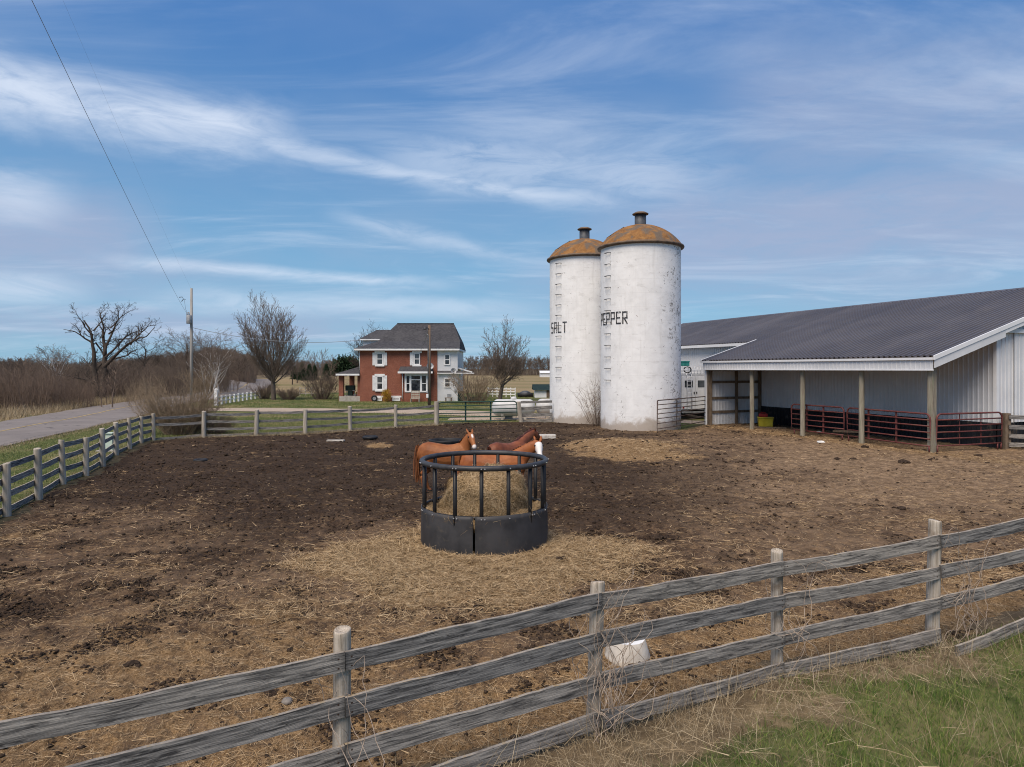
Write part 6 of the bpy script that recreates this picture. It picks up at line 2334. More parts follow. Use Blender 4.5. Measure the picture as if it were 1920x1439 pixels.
    for nm_, arr in (('white', wm), ('black', bl)):
        at_ = em.attributes.new(nm_, 'FLOAT', 'POINT')
        at_.data.foreach_set('value', np.asarray(arr, np.float32))
    em.polygons.foreach_set('use_smooth', np.ones(len(em.polygons), bool))
    em.materials.clear()
    em.materials.append(mat)
    bo = bpy.data.objects.new('body', em)
    COL.objects.link(bo)
    bo.parent = t
    W = np.array(mw(t))

    def toworld(P):
        return P @ W[:3, :3].T + W[:3, 3]
    # eyes
    ey = MB()
    for sg in (-1, 1):
        c = poll + hd * hl * 0.27 + nrm_side * 0.095 * sg + fwd * 0.055
        vs = []
        for i in range(7):
            for k in range(10):
                a, b = math.pi * i / 6, 2 * math.pi * k / 10
                vs.append(c + 0.022 * np.array([math.sin(a) * math.cos(b), math.sin(a) * math.sin(b), math.cos(a)]))
        ey.add(toworld(np.array(vs)).tolist(), [(i * 10 + k, (i + 1) * 10 + k, (i + 1) * 10 + (k + 1) % 10, i * 10 + (k + 1) % 10) for i in range(6) for k in range(10)])
    ey.build('eyes', m_black, t, True)
    # mane: locks lying along the crest, falling to one side
    m = 380
    tt = nr.rand(m)
    crest = base + ax * (0.0 + tt[:, None] * 1.02) + np.array([0, 0, 1]) * (0.225 - 0.125 * tt)[:, None] - np.array([1, 0, 0]) * (0.10 * (1 - tt) + 0.02)[:, None]
    sgn = 1 if seed % 2 else -1
    D = np.stack([nr.randn(m) * .15 - 0.1, sgn * (0.75 + 0.2 * nr.rand(m)), 0.10 + nr.randn(m) * .15], 1)
    D /= np.linalg.norm(D, axis=1)[:, None]
    sv = strips(toworld(crest + nr.randn(m, 3) * 0.012), D @ W[:3, :3].T, 0.16 + 0.12 * nr.rand(m), np.full(m, 0.022), np.tile([0, 0, -0.75], (m, 1)), np.tile(W[:3, :3] @ (ax / np.linalg.norm(ax)), (m, 1)), 3)
    link_mesh('mane', sv[0], sv[1], hairmat, t)
    # tail
    m = 90
    st = np.array([-.80, 0, 1.30]) + nr.randn(m, 3) * np.array([.015, .03, .03])
    D = np.stack([-0.16 + nr.randn(m) * .04, nr.randn(m) * .10, -0.9 + nr.randn(m) * .05], 1)
    sv = strips(toworld(st), D @ W[:3, :3].T, 0.78 + 0.2 * nr.rand(m), np.full(m, 0.030), np.tile(W[:3, :3] @ np.array([0.14, 0, -0.12]), (m, 1)), None, 5, 0.6)
    link_mesh('tail', sv[0], sv[1], hairmat, t)
    return t


horse('sorrel horse on the left with a narrow blaze, looking at the camera across the feeder', (xat(836, 19.0), 19.0), -8, (xat(882, 18.75), 18.75, zat(816, 18.75)), (xat(890, 18.36), 18.36, zat(840, 18.36)), m_sorrel, m_sorrelhair, 'blaze', 5, 0.965)
horse('sorrel horse with a broad white face standing right behind the feeder', (xat(926, 16.55), 16.55), -2, (xat(1009, 16.45), 16.45, zat(832, 16.45)), (xat(1013, 16.12), 16.12, zat(858, 16.12)), m_bright, m_sorrelhair, 'face', 7)
horse('dark liver chestnut horse with raised head behind the white-faced horse', (xat(953, 19.5), 19.5), 46, (xat(1001, 20.45), 20.45, zat(811, 20.45)), (xat(1014, 20.85), 20.85, zat(827, 20.85)), m_liver, m_liverhair, 'none', 9, 0.95)

# ================================================================== trees
def unit(v):
    return v / (np.linalg.norm(v) + 1e-9)


def grow(seed, P):
    rg = np.random.RandomState(seed)
    chains = []

    def br(p, d, L, r, lev):
        k = P['seg'][lev]
        pts, rad = [p], [r]
        dd = d.copy()
        for i in range(k):
            dd = unit(dd + np.array([0, 0, P['up'][lev]]) + rg.randn(3) * P['wob'][lev])
            p = p + dd * (L / k)
            pts.append(p)
            rad.append(max(r * (1 - (i + 1) / k * P['taper'][lev]), P['rmin']))
        chains.append((np.array(pts), np.array(rad), lev))
        if lev + 1 >= len(P['seg']):
            return
        n = P['n'][lev]
        n = max(1, int(round(n * (0.75 + 0.5 * rg.rand()))))
        st = P['start'][lev]
        phase = rg.rand() * 6.28
        for j in range(n):
            t = st + (1 - st) * ((j + rg.rand()) / n)
            x = t * k
            i = min(int(x), k - 1)
            q = pts[i] + (pts[i + 1] - pts[i]) * (x - i)
            dl = unit(pts[i + 1] - pts[i])
            ref = np.array([0, 0, 1.0]) if abs(dl[2]) < 0.9 else np.array([1.0, 0, 0])
            a_ = unit(np.cross(dl, ref))
            b_ = np.cross(dl, a_)
            az_ = phase + j * 2.4 + rg.randn() * 0.4
            ang_ = R(P['ang'][lev]) * (0.7 + 0.6 * rg.rand())
            dome_ = 1.0
            if lev == 0 and 'dome' in P:
                fr_ = math.sqrt((j + 0.5) / n)
                ang_ = R(P['dome']) * fr_
                dome_ = (1 - 0.46 * fr_ ** 2)
                x = k * min(0.98, 0.45 + 0.5 * (1 - fr_) + 0.06 * rg.randn())
                i = max(0, min(int(x), k - 1))
                q = pts[i] + (pts[i + 1] - pts[i]) * (x - i)
            nd = dl * math.cos(ang_) + (a_ * math.cos(az_) + b_ * math.sin(az_)) * math.sin(ang_)
            LL = L * P['ratio'][lev] * (1.15 - P['fall'][lev] * t) * (0.75 + 0.5 * rg.rand())
            if lev == 0 and 'dome' in P:
                LL = L * P['ratio'][0] * dome_ * (0.9 + 0.2 * rg.rand())
            br(q, nd, LL, max(rad[i] * P['rr'][lev], P['rmin']), lev + 1)
    br(np.zeros(3), unit(P['dir'] if 'dir' in P else np.array([rg.randn() * .03, rg.randn() * .03, 1.0])), P['L'], P['r'], 0)
    return chains


def grow_limbs(seed, limbs, P):
    """a tree whose main limbs are given as polylines and whose branchlets are grown"""
    rg = np.random.RandomState(seed)
    out = []
    for pts, r0, r1 in limbs:
        pts = np.array(pts, float)
        s_ = np.concatenate([[0], np.cumsum(np.linalg.norm(np.diff(pts, axis=0), axis=1))])
        n = max(4, int(s_[-1] / 0.45))
        q = np.stack([np.interp(np.linspace(0, s_[-1], n), s_, pts[:, k]) for k in range(3)], 1)
        q[1:-1] += rg.randn(n - 2, 3) * 0.035
        rad = np.linspace(r0, r1, n)
        out.append((q, rad, 0))
        for j in range(int(s_[-1] * P['per_m'])):
            t = 0.30 + 0.70 * rg.rand()
            i = min(int(t * (n - 1)), n - 2)
            d = unit(q[i + 1] - q[i])
            nd = unit(d * 0.75 + rg.randn(3) * 0.62 + np.array([0, 0, 0.22]))
            sub_ = grow(rg.randint(1e6), dict(P, L=P['L'] * (0.45 + 0.75 * rg.rand()), r=min(rad[i] * 0.6, 0.055), dir=nd))
            for (a, b, l_) in sub_:
                out.append((a + q[i], b, l_ + 1))
    return out


def chains_mesh(chains, levs, sides):
    V, Fc, b = [], [], 0
    for pts, rad, lev in chains:
        if lev not in levs:
            continue
        v, f = tube_arrays(pts, rad, sides[lev])
        V.append(v)
        Fc.append(f + b)
        b += len(v)
    return np.concatenate(V), np.concatenate(Fc)


def tree_proto(name, label, cat, seed, P, mt, mc, split=1, hgt=None, wid=None, loc=(0, 0, 0), rz=0, group=None, sides=(9, 6, 4, 3, 3, 3)):
    ch = grow(seed, P) if 'limbs' not in P else grow_limbs(seed, P['limbs'], P)
    allp = np.concatenate([c[0] for c in ch])
    zs = hgt / np.percentile(allp[:, 2], 99.7) if hgt else 1.0
    ws = wid / (np.percentile(allp[:, 0], 99.3) - np.percentile(allp[:, 0], 0.7)) if wid else zs
    sc_ = np.array([ws, ws, zs])
    ch = [(c[0] * sc_ - (np.array([0, 0, 0.15]) if c[2] == 0 else np.array([0, 0, .15])), c[1], c[2]) for c in ch]
    t = thing(name, label, cat, (0, 0, 0), 0, group)
    nl = len(P['seg']) + (1 if 'limbs' in P else 0)
    v, f = chains_mesh(ch, range(0, split + 1), sides)
    a = link_mesh('trunk', v, f, mt, t, True)
    v, f = chains_mesh(ch, range(split + 1, nl), sides)
    b = link_mesh('crown', v, f, mc, t, False)
    kids(t, a, b)
    t.location = loc
    t.rotation_euler = (0, 0, rz)
    return t


DEAD = dict(L=5.5, r=0.46, seg=[7, 7, 6, 4], n=[9, 7, 5], start=[0.32, 0.25, 0.25], ang=[50, 42, 42], ratio=[0.95, 0.48, 0.42], fall=[0.25, 0.5, 0.5], up=[0.0, 0.13, 0.08, 0.03], wob=[0.10, 0.22, 0.27, 0.25], taper=[0.6, 0.82, 0.85, 0.8], rr=[0.50, 0.55, 0.6], rmin=0.020)
VASE = dict(dome=56, L=5.2, r=0.27, seg=[5, 8, 6, 5, 3], n=[26, 12, 6, 3], start=[0.30, 0.18, 0.15, 0.2], ang=[27, 27, 28, 30], ratio=[1.45, 0.44, 0.45, 0.45], fall=[0.20, 0.45, 0.45, 0.5], up=[0.0, 0.10, 0.10, 0.10, 0.06], wob=[0.03, 0.05, 0.08, 0.10, 0.12], taper=[0.45, 0.85, 0.8, 0.7, 0.6], rr=[0.36, 0.40, 0.45, 0.6], rmin=0.010)
ROUND = dict(dome=62, L=4.2, r=0.24, seg=[5, 7, 6, 5, 3], n=[19, 11, 6, 3], start=[0.34, 0.2, 0.15, 0.2], ang=[40, 34, 34, 36], ratio=[1.15, 0.48, 0.46, 0.45], fall=[0.3, 0.45, 0.45, 0.5], up=[0.0, 0.06, 0.08, 0.06, 0.03], wob=[0.04, 0.08, 0.12, 0.14, 0.16], taper=[0.4, 0.85, 0.8, 0.7, 0.6], rr=[0.40, 0.40, 0.45, 0.6], rmin=0.010)
WOOD = dict(L=6.0, r=0.20, seg=[6, 6, 5, 4], n=[13, 9, 5], start=[0.28, 0.2, 0.2], ang=[42, 38, 40], ratio=[0.62, 0.48, 0.5], fall=[0.55, 0.5, 0.5], up=[0.0, 0.10, 0.08, 0.03], wob=[0.06, 0.12, 0.16, 0.18], taper=[0.7, 0.85, 0.75, 0.6], rr=[0.42, 0.45, 0.5], rmin=0.013)
SAPL = dict(L=5.0, r=0.07, seg=[6, 4, 3], n=[16, 6], start=[0.25, 0.2], ang=[30, 30], ratio=[0.40, 0.5], fall=[0.6, 0.5], up=[0.02, 0.15, 0.10], wob=[0.05, 0.08, 0.1], taper=[0.75, 0.8, 0.6], rr=[0.5, 0.6], rmin=0.014)

# the big dead tree: its limbs set out one by one, then grown into branchlets
LIMB = [([(430, 1320), (415, 1000), (400, 850), (405, 700), (385, 500), (375, 400), (300, 280)], .36, .06, -0.6), ([(492, 1320), (505, 1050), (520, 850), (510, 700), (495, 500), (480, 350), (440, 230), (425, 140)], .38, .03, 0.5),
        ([(512, 720), (550, 520), (590, 380), (620, 250), (600, 90)], .16, .025, 1.6), ([(520, 870), (640, 770), (770, 650), (880, 580), (1000, 520), (1140, 490), (1280, 380)], .20, .025, -1.8), ([(850, 590), (940, 460), (1010, 380), (1080, 275)], .10, .02, 0.8),
        ([(530, 750), (650, 620), (710, 500), (810, 420), (935, 350)], .13, .022, 2.0), ([(390, 585), (280, 500), (200, 430), (85, 398)], .11, .02, -1.2), ([(410, 925), (300, 870), (220, 820), (95, 735)], .11, .025, 1.8), ([(410, 1090), (330, 1040), (240, 1000), (60, 960)], .10, .02, -2.2),
        ([(405, 1160), (310, 1090), (220, 1030), (0, 975)], .10, .018, 2.4), ([(410, 935), (490, 810), (515, 740)], .11, .09, 0.3), ([(592, 375), (700, 230), (795, 140)], .08, .018, 1.0), ([(575, 450), (690, 360), (775, 285)], .09, .018, -1.0), ([(500, 500), (560, 420), (620, 370)], .08, .025, -1.2),
        ([(515, 1040), (580, 990), (650, 1005), (760, 960)], .09, .02, -2.0), ([(378, 410), (425, 320), (445, 230)], .09, .025, 0.8), ([(405, 560), (440, 640), (470, 790)], .09, .04, 0.9), ([(205, 435), (190, 370), (145, 328)], .06, .015, -0.4), ([(375, 465), (300, 380), (275, 255), (220, 250)], .09, .02, -1.3),
        ([(640, 770), (760, 720), (830, 640)], .10, .03, 1.6), ([(700, 520), (780, 505), (860, 520)], .07, .02, 0.9), ([(1040, 345), (1165, 345)], .035, .014, 0.5)]


def limb3(zz, dy, d0=74.0):
    n = len(zz)
    base_x = xat(120 + 460 / 6.85, d0)
    y0 = {True: 0.0}.get(zz[0][1] > 1300, 0.0)
    return [(xat(120 + a / 6.85, d0) - base_x, y0 + dy * (i / (n - 1)) ** 1.2, zat(560 + b / 6.85, d0)) for i, (a, b) in enumerate(zz)]


limbs = [(limb3(z_, dy_), a_, b_) for (z_, a_, b_, dy_) in LIMB]
tree_proto('dead_tree', 'large gnarled bare tree with spreading dead limbs on the left beyond the road', 'tree', 42, dict(limbs=limbs, per_m=1.7, L=1.4, r=0.04, seg=[5, 4, 3], n=[5, 3], start=[0.2, 0.2], ang=[38, 38], ratio=[0.5, 0.5], fall=[0.5, 0.5], up=[0.12, 0.06, 0.02], wob=[0.24, 0.24, 0.2], taper=[0.75, 0.8, 0.6], rr=[0.55, 0.6], rmin=0.010), m_bark, m_bark, 0, None, None, (xat(120 + 460 / 6.85, 74), 74, 0.1), 0)
tree_proto('bare_tree', 'tall vase-shaped leafless tree on the lawn between the pole and the brick house', 'tree', 12, VASE, m_greybark, m_twig, 1, 11.4, 6.3, (xat(513, 76), 76, 0), 0)
tree_proto('bare_tree', 'rounded leafless tree standing between the brick house and the silos', 'tree', 5, ROUND, m_greybark, m_twig, 1, 8.7, 4.95, (xat(937, 73.7), 73.7, 0), 0)
tree_proto('bare_tree', 'bare tree whose top shows above the dormer behind the brick house', 'tree', 31, ROUND, m_bark, m_bark, 1, 9.6, 6.0, (xat(697, 96), 96, 0), 0)
tree_proto('bare_tree', 'hidden bare tree with small crown tips left of the roof ridge', 'tree', 33, ROUND, m_bark, m_bark, 1, 9.2, 4.4, (xat(724, 104), 104, 0), 0.7)

# the wood beyond the road: individual trees from a few grown kinds
WG = 'bare trees of the roadside wood'
w_a = tree_proto('bare_tree', 'dark bare oak-like tree in the wood right of the big dead tree', 'tree', 61, dict(WOOD, r=0.26, ang=[52, 44, 42]), m_bark, m_bark, 1, 9.2, 8.0, (xat(268, 104), 104, gh(xat(268, 104), 104)), 0.3, WG)
w_b = tree_proto('bare_tree', 'tall bare tree in the wood just behind the utility pole', 'tree', 62, WOOD, m_bark, m_twig, 1, 9.4, 6.6, (xat(352, 108), 108, gh(xat(352, 108), 108)), 1.2, WG)
w_c = tree_proto('bare_tree', 'rounded bare tree rising highest in the wood right of the utility pole', 'tree', 63, dict(WOOD, ang=[48, 42, 42]), m_greybark, m_twig, 1, 9.6, 8.2, (xat(405, 106), 106, gh(xat(405, 106), 106)), 2.0, WG)
w_d = tree_proto('sapling', 'slender reddish sapling at the front edge of the roadside wood', 'tree', 64, SAPL, m_redtwig, m_redtwig, 0, 4.8, 2.0, (xat(60, 66), 66, gh(xat(60, 66), 66)), 0, 'saplings along the wood edge')
w_e = tree_proto('birch_tree', 'white-stemmed birch standing out against the brown wood on the far left', 'tree', 65, dict(WOOD, r=0.13, n=[10, 8, 5], ang=[34, 36, 40]), m_birch, m_twig, 1, 6.6, 4.2, (xat(112, 88), 88, gh(xat(112, 88), 88)), 0, 'white birches')
rw = random.Random(5)
copy_thing(w_e, (xat(96, 90), 90, gh(xat(96, 90), 90) - 0.2), 2.2, 0.93, 'white-stemmed birch leaning just left of the far left birch', 'white birches')
for i, (px, d, s_) in enumerate(((386, 92, .90), (394, 95, .98), (399, 90, .92), (404, 94, 1.05), (411, 91, .95))):
    copy_thing(w_e, (xat(px, d), d, gh(xat(px, d), d) - 0.2), i * 1.3, s_, 'slim white birch in the clump right of the utility pole', 'white birches')
specs = []
for i in range(86):
    px = rw.uniform(-60, 470)
    d = rw.uniform(96, 150) if px < 440 else rw.uniform(118, 160)
    top = np.interp(px, [-60, 0, 60, 130, 180, 230, 300, 350, 400, 440, 470], [672, 668, 668, 676, 672, 664, 655, 648, 634, 646, 664]) + rw.uniform(0, 16)
    specs.append((px, d, zat(top, d)))
for i, (px, d, h_) in enumerate(specs):
    src, hh = rw.choice(((w_a, 9.2), (w_b, 9.4), (w_c, 9.6), (w_b, 9.4)))
    lbl = 'bare brown tree in the wood left of the big dead tree' if px < 165 else ('bare brown tree in the wood between the dead tree and the utility pole' if px < 350 else 'bare brown tree in the wood between the utility pole and the far road')
    grp = WG + (' left of the dead tree' if px < 165 else (' behind the utility pole' if px < 350 else ' by the far road'))
    x = xat(px, d)
    g_ = gh(x, d)
    copy_thing(src, (x, d, g_), rw.uniform(0, 6.28), max(0.42, (h_ - g_) / hh), lbl, grp)
for i in range(46):
    px = rw.uniform(-40, 290) if i < 40 else rw.uniform(415, 470)
    d = rw.uniform(60, 86) if px < 400 else rw.uniform(98, 112)
    x = xat(px, d)
    if px > 225 and px < 300:
        d += 12
    if px < 400:
        lab, grp = 'thin reddish sapling in the thicket beyond the road', 'saplings along the wood edge'
    else:
        lab, grp = 'thin sapling beside the far bend of the road', 'saplings by the far bend'
    copy_thing(w_d, (xat(px, d), d, gh(xat(px, d), d)), rw.uniform(0, 6.28), rw.uniform(0.55, 0.98), lab, grp)
# small bare trees far behind the lawn, left of the house
for i, (px, d, top, s_) in enumerate(((583, 180, 654, 0), (594, 185, 657, 0), (604, 178, 652, 0), (619, 190, 662, 0), (557, 150, 668, 1), (548, 140, 664, 1))):
    copy_thing(w_b if s_ else w_d, (xat(px, d), d, gh(xat(px, d), d)), i, (zat(top, d) - gh(xat(px, d), d)) / (9.4 if s_ else 4.8), 'thin bare tree far behind the lawn left of the brick house', 'thin trees far behind the lawn')


# conifers
def conifer(px, d, top, lab, first=None):
    x = xat(px, d)
    g_ = gh(x, d)
    h_ = zat(top, d) - g_
    if first is not None:
        return copy_thing(first, (x, d, g_), px, h_ / 6.0, lab, 'dark conifers beyond the lawn')
    t = thing('conifer_tree', lab, 'tree', (0, 0, 0), 0, 'dark conifers beyond the lawn')
    a = MB().tube([(0, 0, -0.2), (0, 0, 5.6)], [0.16, 0.03], 7).build('trunk', m_bark, t, True)
    n = 5200
    tt = nr.rand(n) ** 0.75
    z = 0.5 + 5.5 * (1 - tt)
    r_ = (0.08 + 1.75 * tt ** 0.9) * np.sqrt(nr.rand(n)) * (0.8 + 0.3 * np.sin(z * 9))
    a_ = nr.rand(n) * 6.283
    P = np.stack([np.cos(a_) * r_, np.sin(a_) * r_, z - 0.18 * r_], 1)
    D = np.stack([np.cos(a_), np.sin(a_), 0.05 + 0.35 * nr.randn(n)], 1)
    D /= np.linalg.norm(D, axis=1)[:, None]
    sv = strips(P, D, 0.35 + 0.3 * nr.rand(n), np.full(n, 0.16), np.tile([0, 0, -0.3], (n, 1)))
    b = link_mesh('crown', sv[0], sv[1], m_conifer, t, False, {'rnd': sv[2]})
    kids(t, a, b)
    t.location = (x, d, g_)
    s_ = h_ / 6.0
    t.scale = (s_, s_, s_)
    return t


cf = conifer(566, 168, 680, 'dark conifer at the edge of the tan field, the widest of its row')
conifer(580, 172, 683, 'dark conifer second from left in the row beyond the lawn', cf)
conifer(590, 176, 685, 'small dark conifer in the middle of the row beyond the lawn', cf)
conifer(612, 170, 682, 'dark conifer nearest the brick house in the row beyond the lawn', cf)
conifer(552, 178, 686, 'small dark conifer behind the vase-shaped tree', cf)

# far woodland, one mass of bare trees round the fields
tw_ch = [grow(s_, dict(WOOD, n=[9, 6, 4], rmin=0.035, seg=[4, 4, 3, 2])) for s_ in (71, 72, 73)]
tw_m = []
for ch in tw_ch:
    v, f = chains_mesh(ch, range(4), (4, 3, 3, 3))
    tw_m.append((v / v[:, 2].max(), f))


def woods(name, label, pos, mat, wide=1.0):
    V, Fc, b = [], [], 0
    for (x, y, h_) in pos:
        v, f = tw_m[rw.randrange(3)]
        a = rw.uniform(0, 6.28)
        c_, s_ = math.cos(a), math.sin(a)
        w_ = h_ * rw.uniform(0.8, 1.2) * wide
        V.append(np.stack([x + w_ * (c_ * v[:, 0] - s_ * v[:, 1]), y + w_ * (s_ * v[:, 0] + c_ * v[:, 1]), gh(x, y) - 0.2 + h_ * v[:, 2]], 1))
        Fc.append(f + b)
        b += len(v)
    o = link_mesh(name, np.concatenate(V), np.concatenate(Fc), mat, None, False, None, (0, 0, 0))
    return tag(o, label, 'woodland', None, 'stuff')


pos = []
for i in range(620):
    px = rw.uniform(840, 2000) if i < 420 else rw.uniform(470, 860)
    d = rw.uniform(368, 425)
    top = (666 if px > 800 else 676) + rw.uniform(-3, 9)
    pos.append((xat(px, d), d, zat(top, d) - gh(xat(px, d), d)))
woods('far_woodland', 'far brown band of leafless woodland across the fields behind the house', pos, m_twig, 0.9)
pos = []
for i in range(800):
    px = rw.uniform(-160, 480) if i < 520 else rw.uniform(-1100, -160)
    d = rw.uniform(150, 250)
    top = np.interp(px, [-160, 0, 60, 130, 180, 230, 300, 350, 400, 440, 480], [672, 670, 670, 678, 675, 668, 662, 656, 646, 654, 668]) + rw.uniform(-2, 18)
    pos.append((xat(px, d), d, max(2.0, zat(top, d) - gh(xat(px, d), d))))
woods('far_woodland', 'leafless woodland filling the left horizon behind the roadside trees', pos, m_twig, 0.9)
n = 2600
pp = []
for i in range(n):
    px = rw.uniform(622, 672)
    d = rw.uniform(330, 350)
    pp.append((xat(px, d), d, 0))
pp = np.array(pp)
topz = np.array([zat(np.interp((q[0] / q[1]) * F + 960, [620, 632, 645, 660, 676], [690, 680, 673, 676, 682]), q[1]) for q in pp])
P = pp.copy()
P[:, 2] = topz * (1 - 0.95 * nr.rand(n) ** 1.3)
D = nr.randn(n, 3) + np.array([0, 0, 0.6])
D /= np.linalg.norm(D, axis=1)[:, None]
sv = strips(P, D, 1.5 + 1.5 * nr.rand(n), np.full(n, 0.9), nr.randn(n, 3) * .2)
tag(link_mesh('far_evergreens', sv[0], sv[1], m_conifer, None, False, {'rnd': sv[2]}, (0, 0, 0)), 'dark evergreen clump on the horizon left of the brick house', 'woodland', None, 'stuff')


# thickets: many thin stems
def thicket(name, label, n, fx, mat, hlo, hhi, w0, cat='thicket'):
    P, Hh = [], []
    while len(P) < n:
        px, d, s_ = fx()
        x = xat(px, d)
        P.append((x, d, gh(x, d) - 0.05))
        Hh.append(s_ * rw.uniform(hlo, hhi))
    P, Hh = np.array(P), np.array(Hh)
    D = nr.randn(n, 3) * 0.16 + np.array([0, 0, 1])
    D /= np.linalg.norm(D, axis=1)[:, None]
    V1, F1, c = stems_mesh(P, D, Hh, w0 * (0.7 + 0.6 * nr.rand(n)), nr.randn(n, 3) * 0.10, 3)
    src = c.reshape(-1, 3)
    src = np.concatenate([src, src + nr.randn(*src.shape) * 0.05])
    m = len(src)
    hh = np.tile(Hh, 6)
    D2 = nr.randn(m, 3) * 0.45 + np.array([0, 0, 0.8])
    D2 /= np.linalg.norm(D2, axis=1)[:, None]
    V2, F2, _ = stems_mesh(src, D2, hh * (0.22 + 0.2 * nr.rand(m)), np.full(m, w0 * 0.5), nr.randn(m, 3) * 0.12, 2)
    o = link_mesh(name, np.concatenate([V1, V2]), np.concatenate([F1, F2 + len(V1)]), mat, None, False, None, (0, 0, 0))
    return tag(o, label, cat, None, 'stuff')


def fx_left():
    px = rw.uniform(-90, 175) if rw.random() < 0.7 else rw.uniform(-700, -90)
    d = rw.uniform(54, 80) + max(0, (px - 60)) * 0.07
    return px, d, np.interp(px, [-90, 90, 130, 175], [1.0, 1.0, 0.75, 0.55])


thicket('thicket', 'dense reddish-brown thicket of bare stems left of the road', 3700, fx_left, m_redtwig, 1.6, 3.6, 0.020)


def fx_mid():
    px = rw.uniform(150, 350)
    d = rw.uniform(80, 98) + max(0, px - 250) * 0.04
    return px, d, 1.0


thicket('thicket', 'brown brush under the trees between the dead tree and the pole', 1700, fx_mid, m_twig, 1.5, 4.2, 0.022)


def fx_pole():
    px = rw.uniform(345, 475)
    d = rw.uniform(98, 120) if px < 428 else rw.uniform(140, 170)
    return px, d, 1.0 if px < 428 else 0.6


thicket('thicket', 'brown brush at the foot of the birches right of the pole', 900, fx_pole, m_twig, 1.2, 3.2, 0.022)


def fx_near():
    px = rw.uniform(236, 300)
    d = rw.uniform(62, 76)
    return px, d, np.interp(px, [225, 260, 300], [0.6, 1.0, 1.0])


thicket('thicket', 'pale tan brush where the road disappears behind the fence corner', 150, fx_near, m_tanstem, 1.2, 3.0, 0.016)


def fx_far():
    px = rw.uniform(-150, 480) if rw.random() < 0.75 else rw.uniform(-1000, -150)
    return px, rw.uniform(125, 175), 1.0


thicket('thicket', 'dim brown undergrowth deep in the left wood', 4200, fx_far, m_twig, 2.0, 5.0, 0.045)


def fx_band():
    px = rw.uniform(460, 2000)
    return px, rw.uniform(366, 400), 1.0


thicket('thicket', 'brown undergrowth along the foot of the far treeline', 3200, fx_band, m_twig, 3.0, 7.5, 0.10)

# ================================================================== loose straw, clods, grass
def scatter(n, xr, yr, keepf):
    X, Y = [], []
    tot_ = 0
    for _ in range(400):
        x = xr[0] + (xr[1] - xr[0]) * nr.rand(n)
        y = yr[0] + (yr[1] - yr[0]) * nr.rand(n)
        k = nr.rand(n) < keepf(x, y)
        X.append(x[k])
        Y.append(y[k])
        tot_ += int(k.sum())
        if tot_ >= n:
            break
    return np.concatenate(X)[:n], np.concatenate(Y)[:n]


def inview(x, y, m=1.15):
    return (np.abs(x) < y * 0.74 * m + 1.2)


def straw_den(x, y):
    h_ = hay_at(x, y)
    dk = dark_at(x, y)
    cl = sstep(-0.1, 0.5, fbm(x * 1.3, y * 1.3, 3))
    return np.where(inside(PAD, x, y) & inview(x, y), np.clip(0.045 + 0.17 * cl * (1 - dk) * (1 - 0.45 * tan_at(x, y)) + 0.95 * np.minimum(h_, 1) ** 1.3, 0, 1) * (1 - 0.72 * dk), 0)


prt = []
x, y = scatter(62000, (-10, 11), (4.5, 11), straw_den)
prt.append(lying(x, y, pz(x, y) + 0.004, 0.03, 0.19, 0.002, 0.0048, 0.22))
x, y = scatter(56000, (-13, 16), (10.5, 20), straw_den)
prt.append(lying(x, y, pz(x, y) + 0.005, 0.05, 0.24, 0.004, 0.009, 0.22))
x, y = scatter(26000, (-20, 26), (20, 43), straw_den)
prt.append(lying(x, y, pz(x, y) + 0.008, 0.05, 0.24, 0.006, 0.014, 0.18))
stuff('straw_litter', prt, m_straw, 'scattered straw trodden into the paddock soil', 'straw')


def spill_den(x, y):
    rf = np.hypot(x - FEED[0], y - FEED[1])
    return np.where((rf > 1.27), np.clip(hay_at(x, y) - 0.25, 0, 1) ** 1.2, 0)


x, y = scatter(60000, (-5, 4), (9.3, 16.5), spill_den)
stuff('spilled_hay', [lying(x, y, pz(x, y) + 0.02 * nr.rand(len(x)), 0.05, 0.24, 0.003, 0.0075, 0.35)], m_haystrand, 'trampled spilled hay lying round the black feeder', 'hay')

# clods of soil and dung
ico = bmesh.new()
bmesh.ops.create_icosphere(ico, subdivisions=1, radius=1)
iv = np.array([v.co[:] for v in ico.verts])
ifc = np.array([[v.index for v in f.verts] for f in ico.faces])
ico.free()


def clods(n, xr, yr, s0, s1, den):
    x, y = scatter(n, xr, yr, den)
    n = len(x)
    s_ = s0 + (s1 - s0) * nr.rand(n) ** 2.5
    V = iv[None] * (1 + 0.35 * nr.randn(n, len(iv), 1)) * np.stack([s_ * (0.8 + .6 * nr.rand(n)), s_ * (0.8 + .6 * nr.rand(n)), s_ * 0.62], 1)[:, None, :]
    V = V + np.stack([x, y, pz(x, y) + s_ * 0.15], 1)[:, None, :]
    Fc = ifc[None] + (np.arange(n) * len(iv))[:, None, None]
    return V.reshape(-1, 3), Fc.reshape(-1, 3), np.repeat(nr.rand(n), len(iv))


def clod_den(x, y):
    cl = sstep(0.05, 0.55, fbm(x * 0.9 + 30, y * 0.9, 4))
    return np.where(inside(PAD, x, y) & inview(x, y), (0.03 + cl + 0.2 * dark_at(x, y)) * (1 - 0.6 * np.clip(hay_at(x, y), 0, 1)) * (1 - 0.8 * tan_at(x, y)), 0)


c1 = clods(15000, (-10, 11), (4.5, 12), 0.005, 0.030, clod_den)
c2 = clods(9000, (-14, 17), (12, 24), 0.010, 0.042, clod_den)
c3 = clods(2600, (-20, 25), (24, 43), 0.025, 0.075, clod_den)
stuff('soil_clods', [c1, c2, c3], m_clod, 'dark clods of soil and dung strewn over the paddock', 'soil')
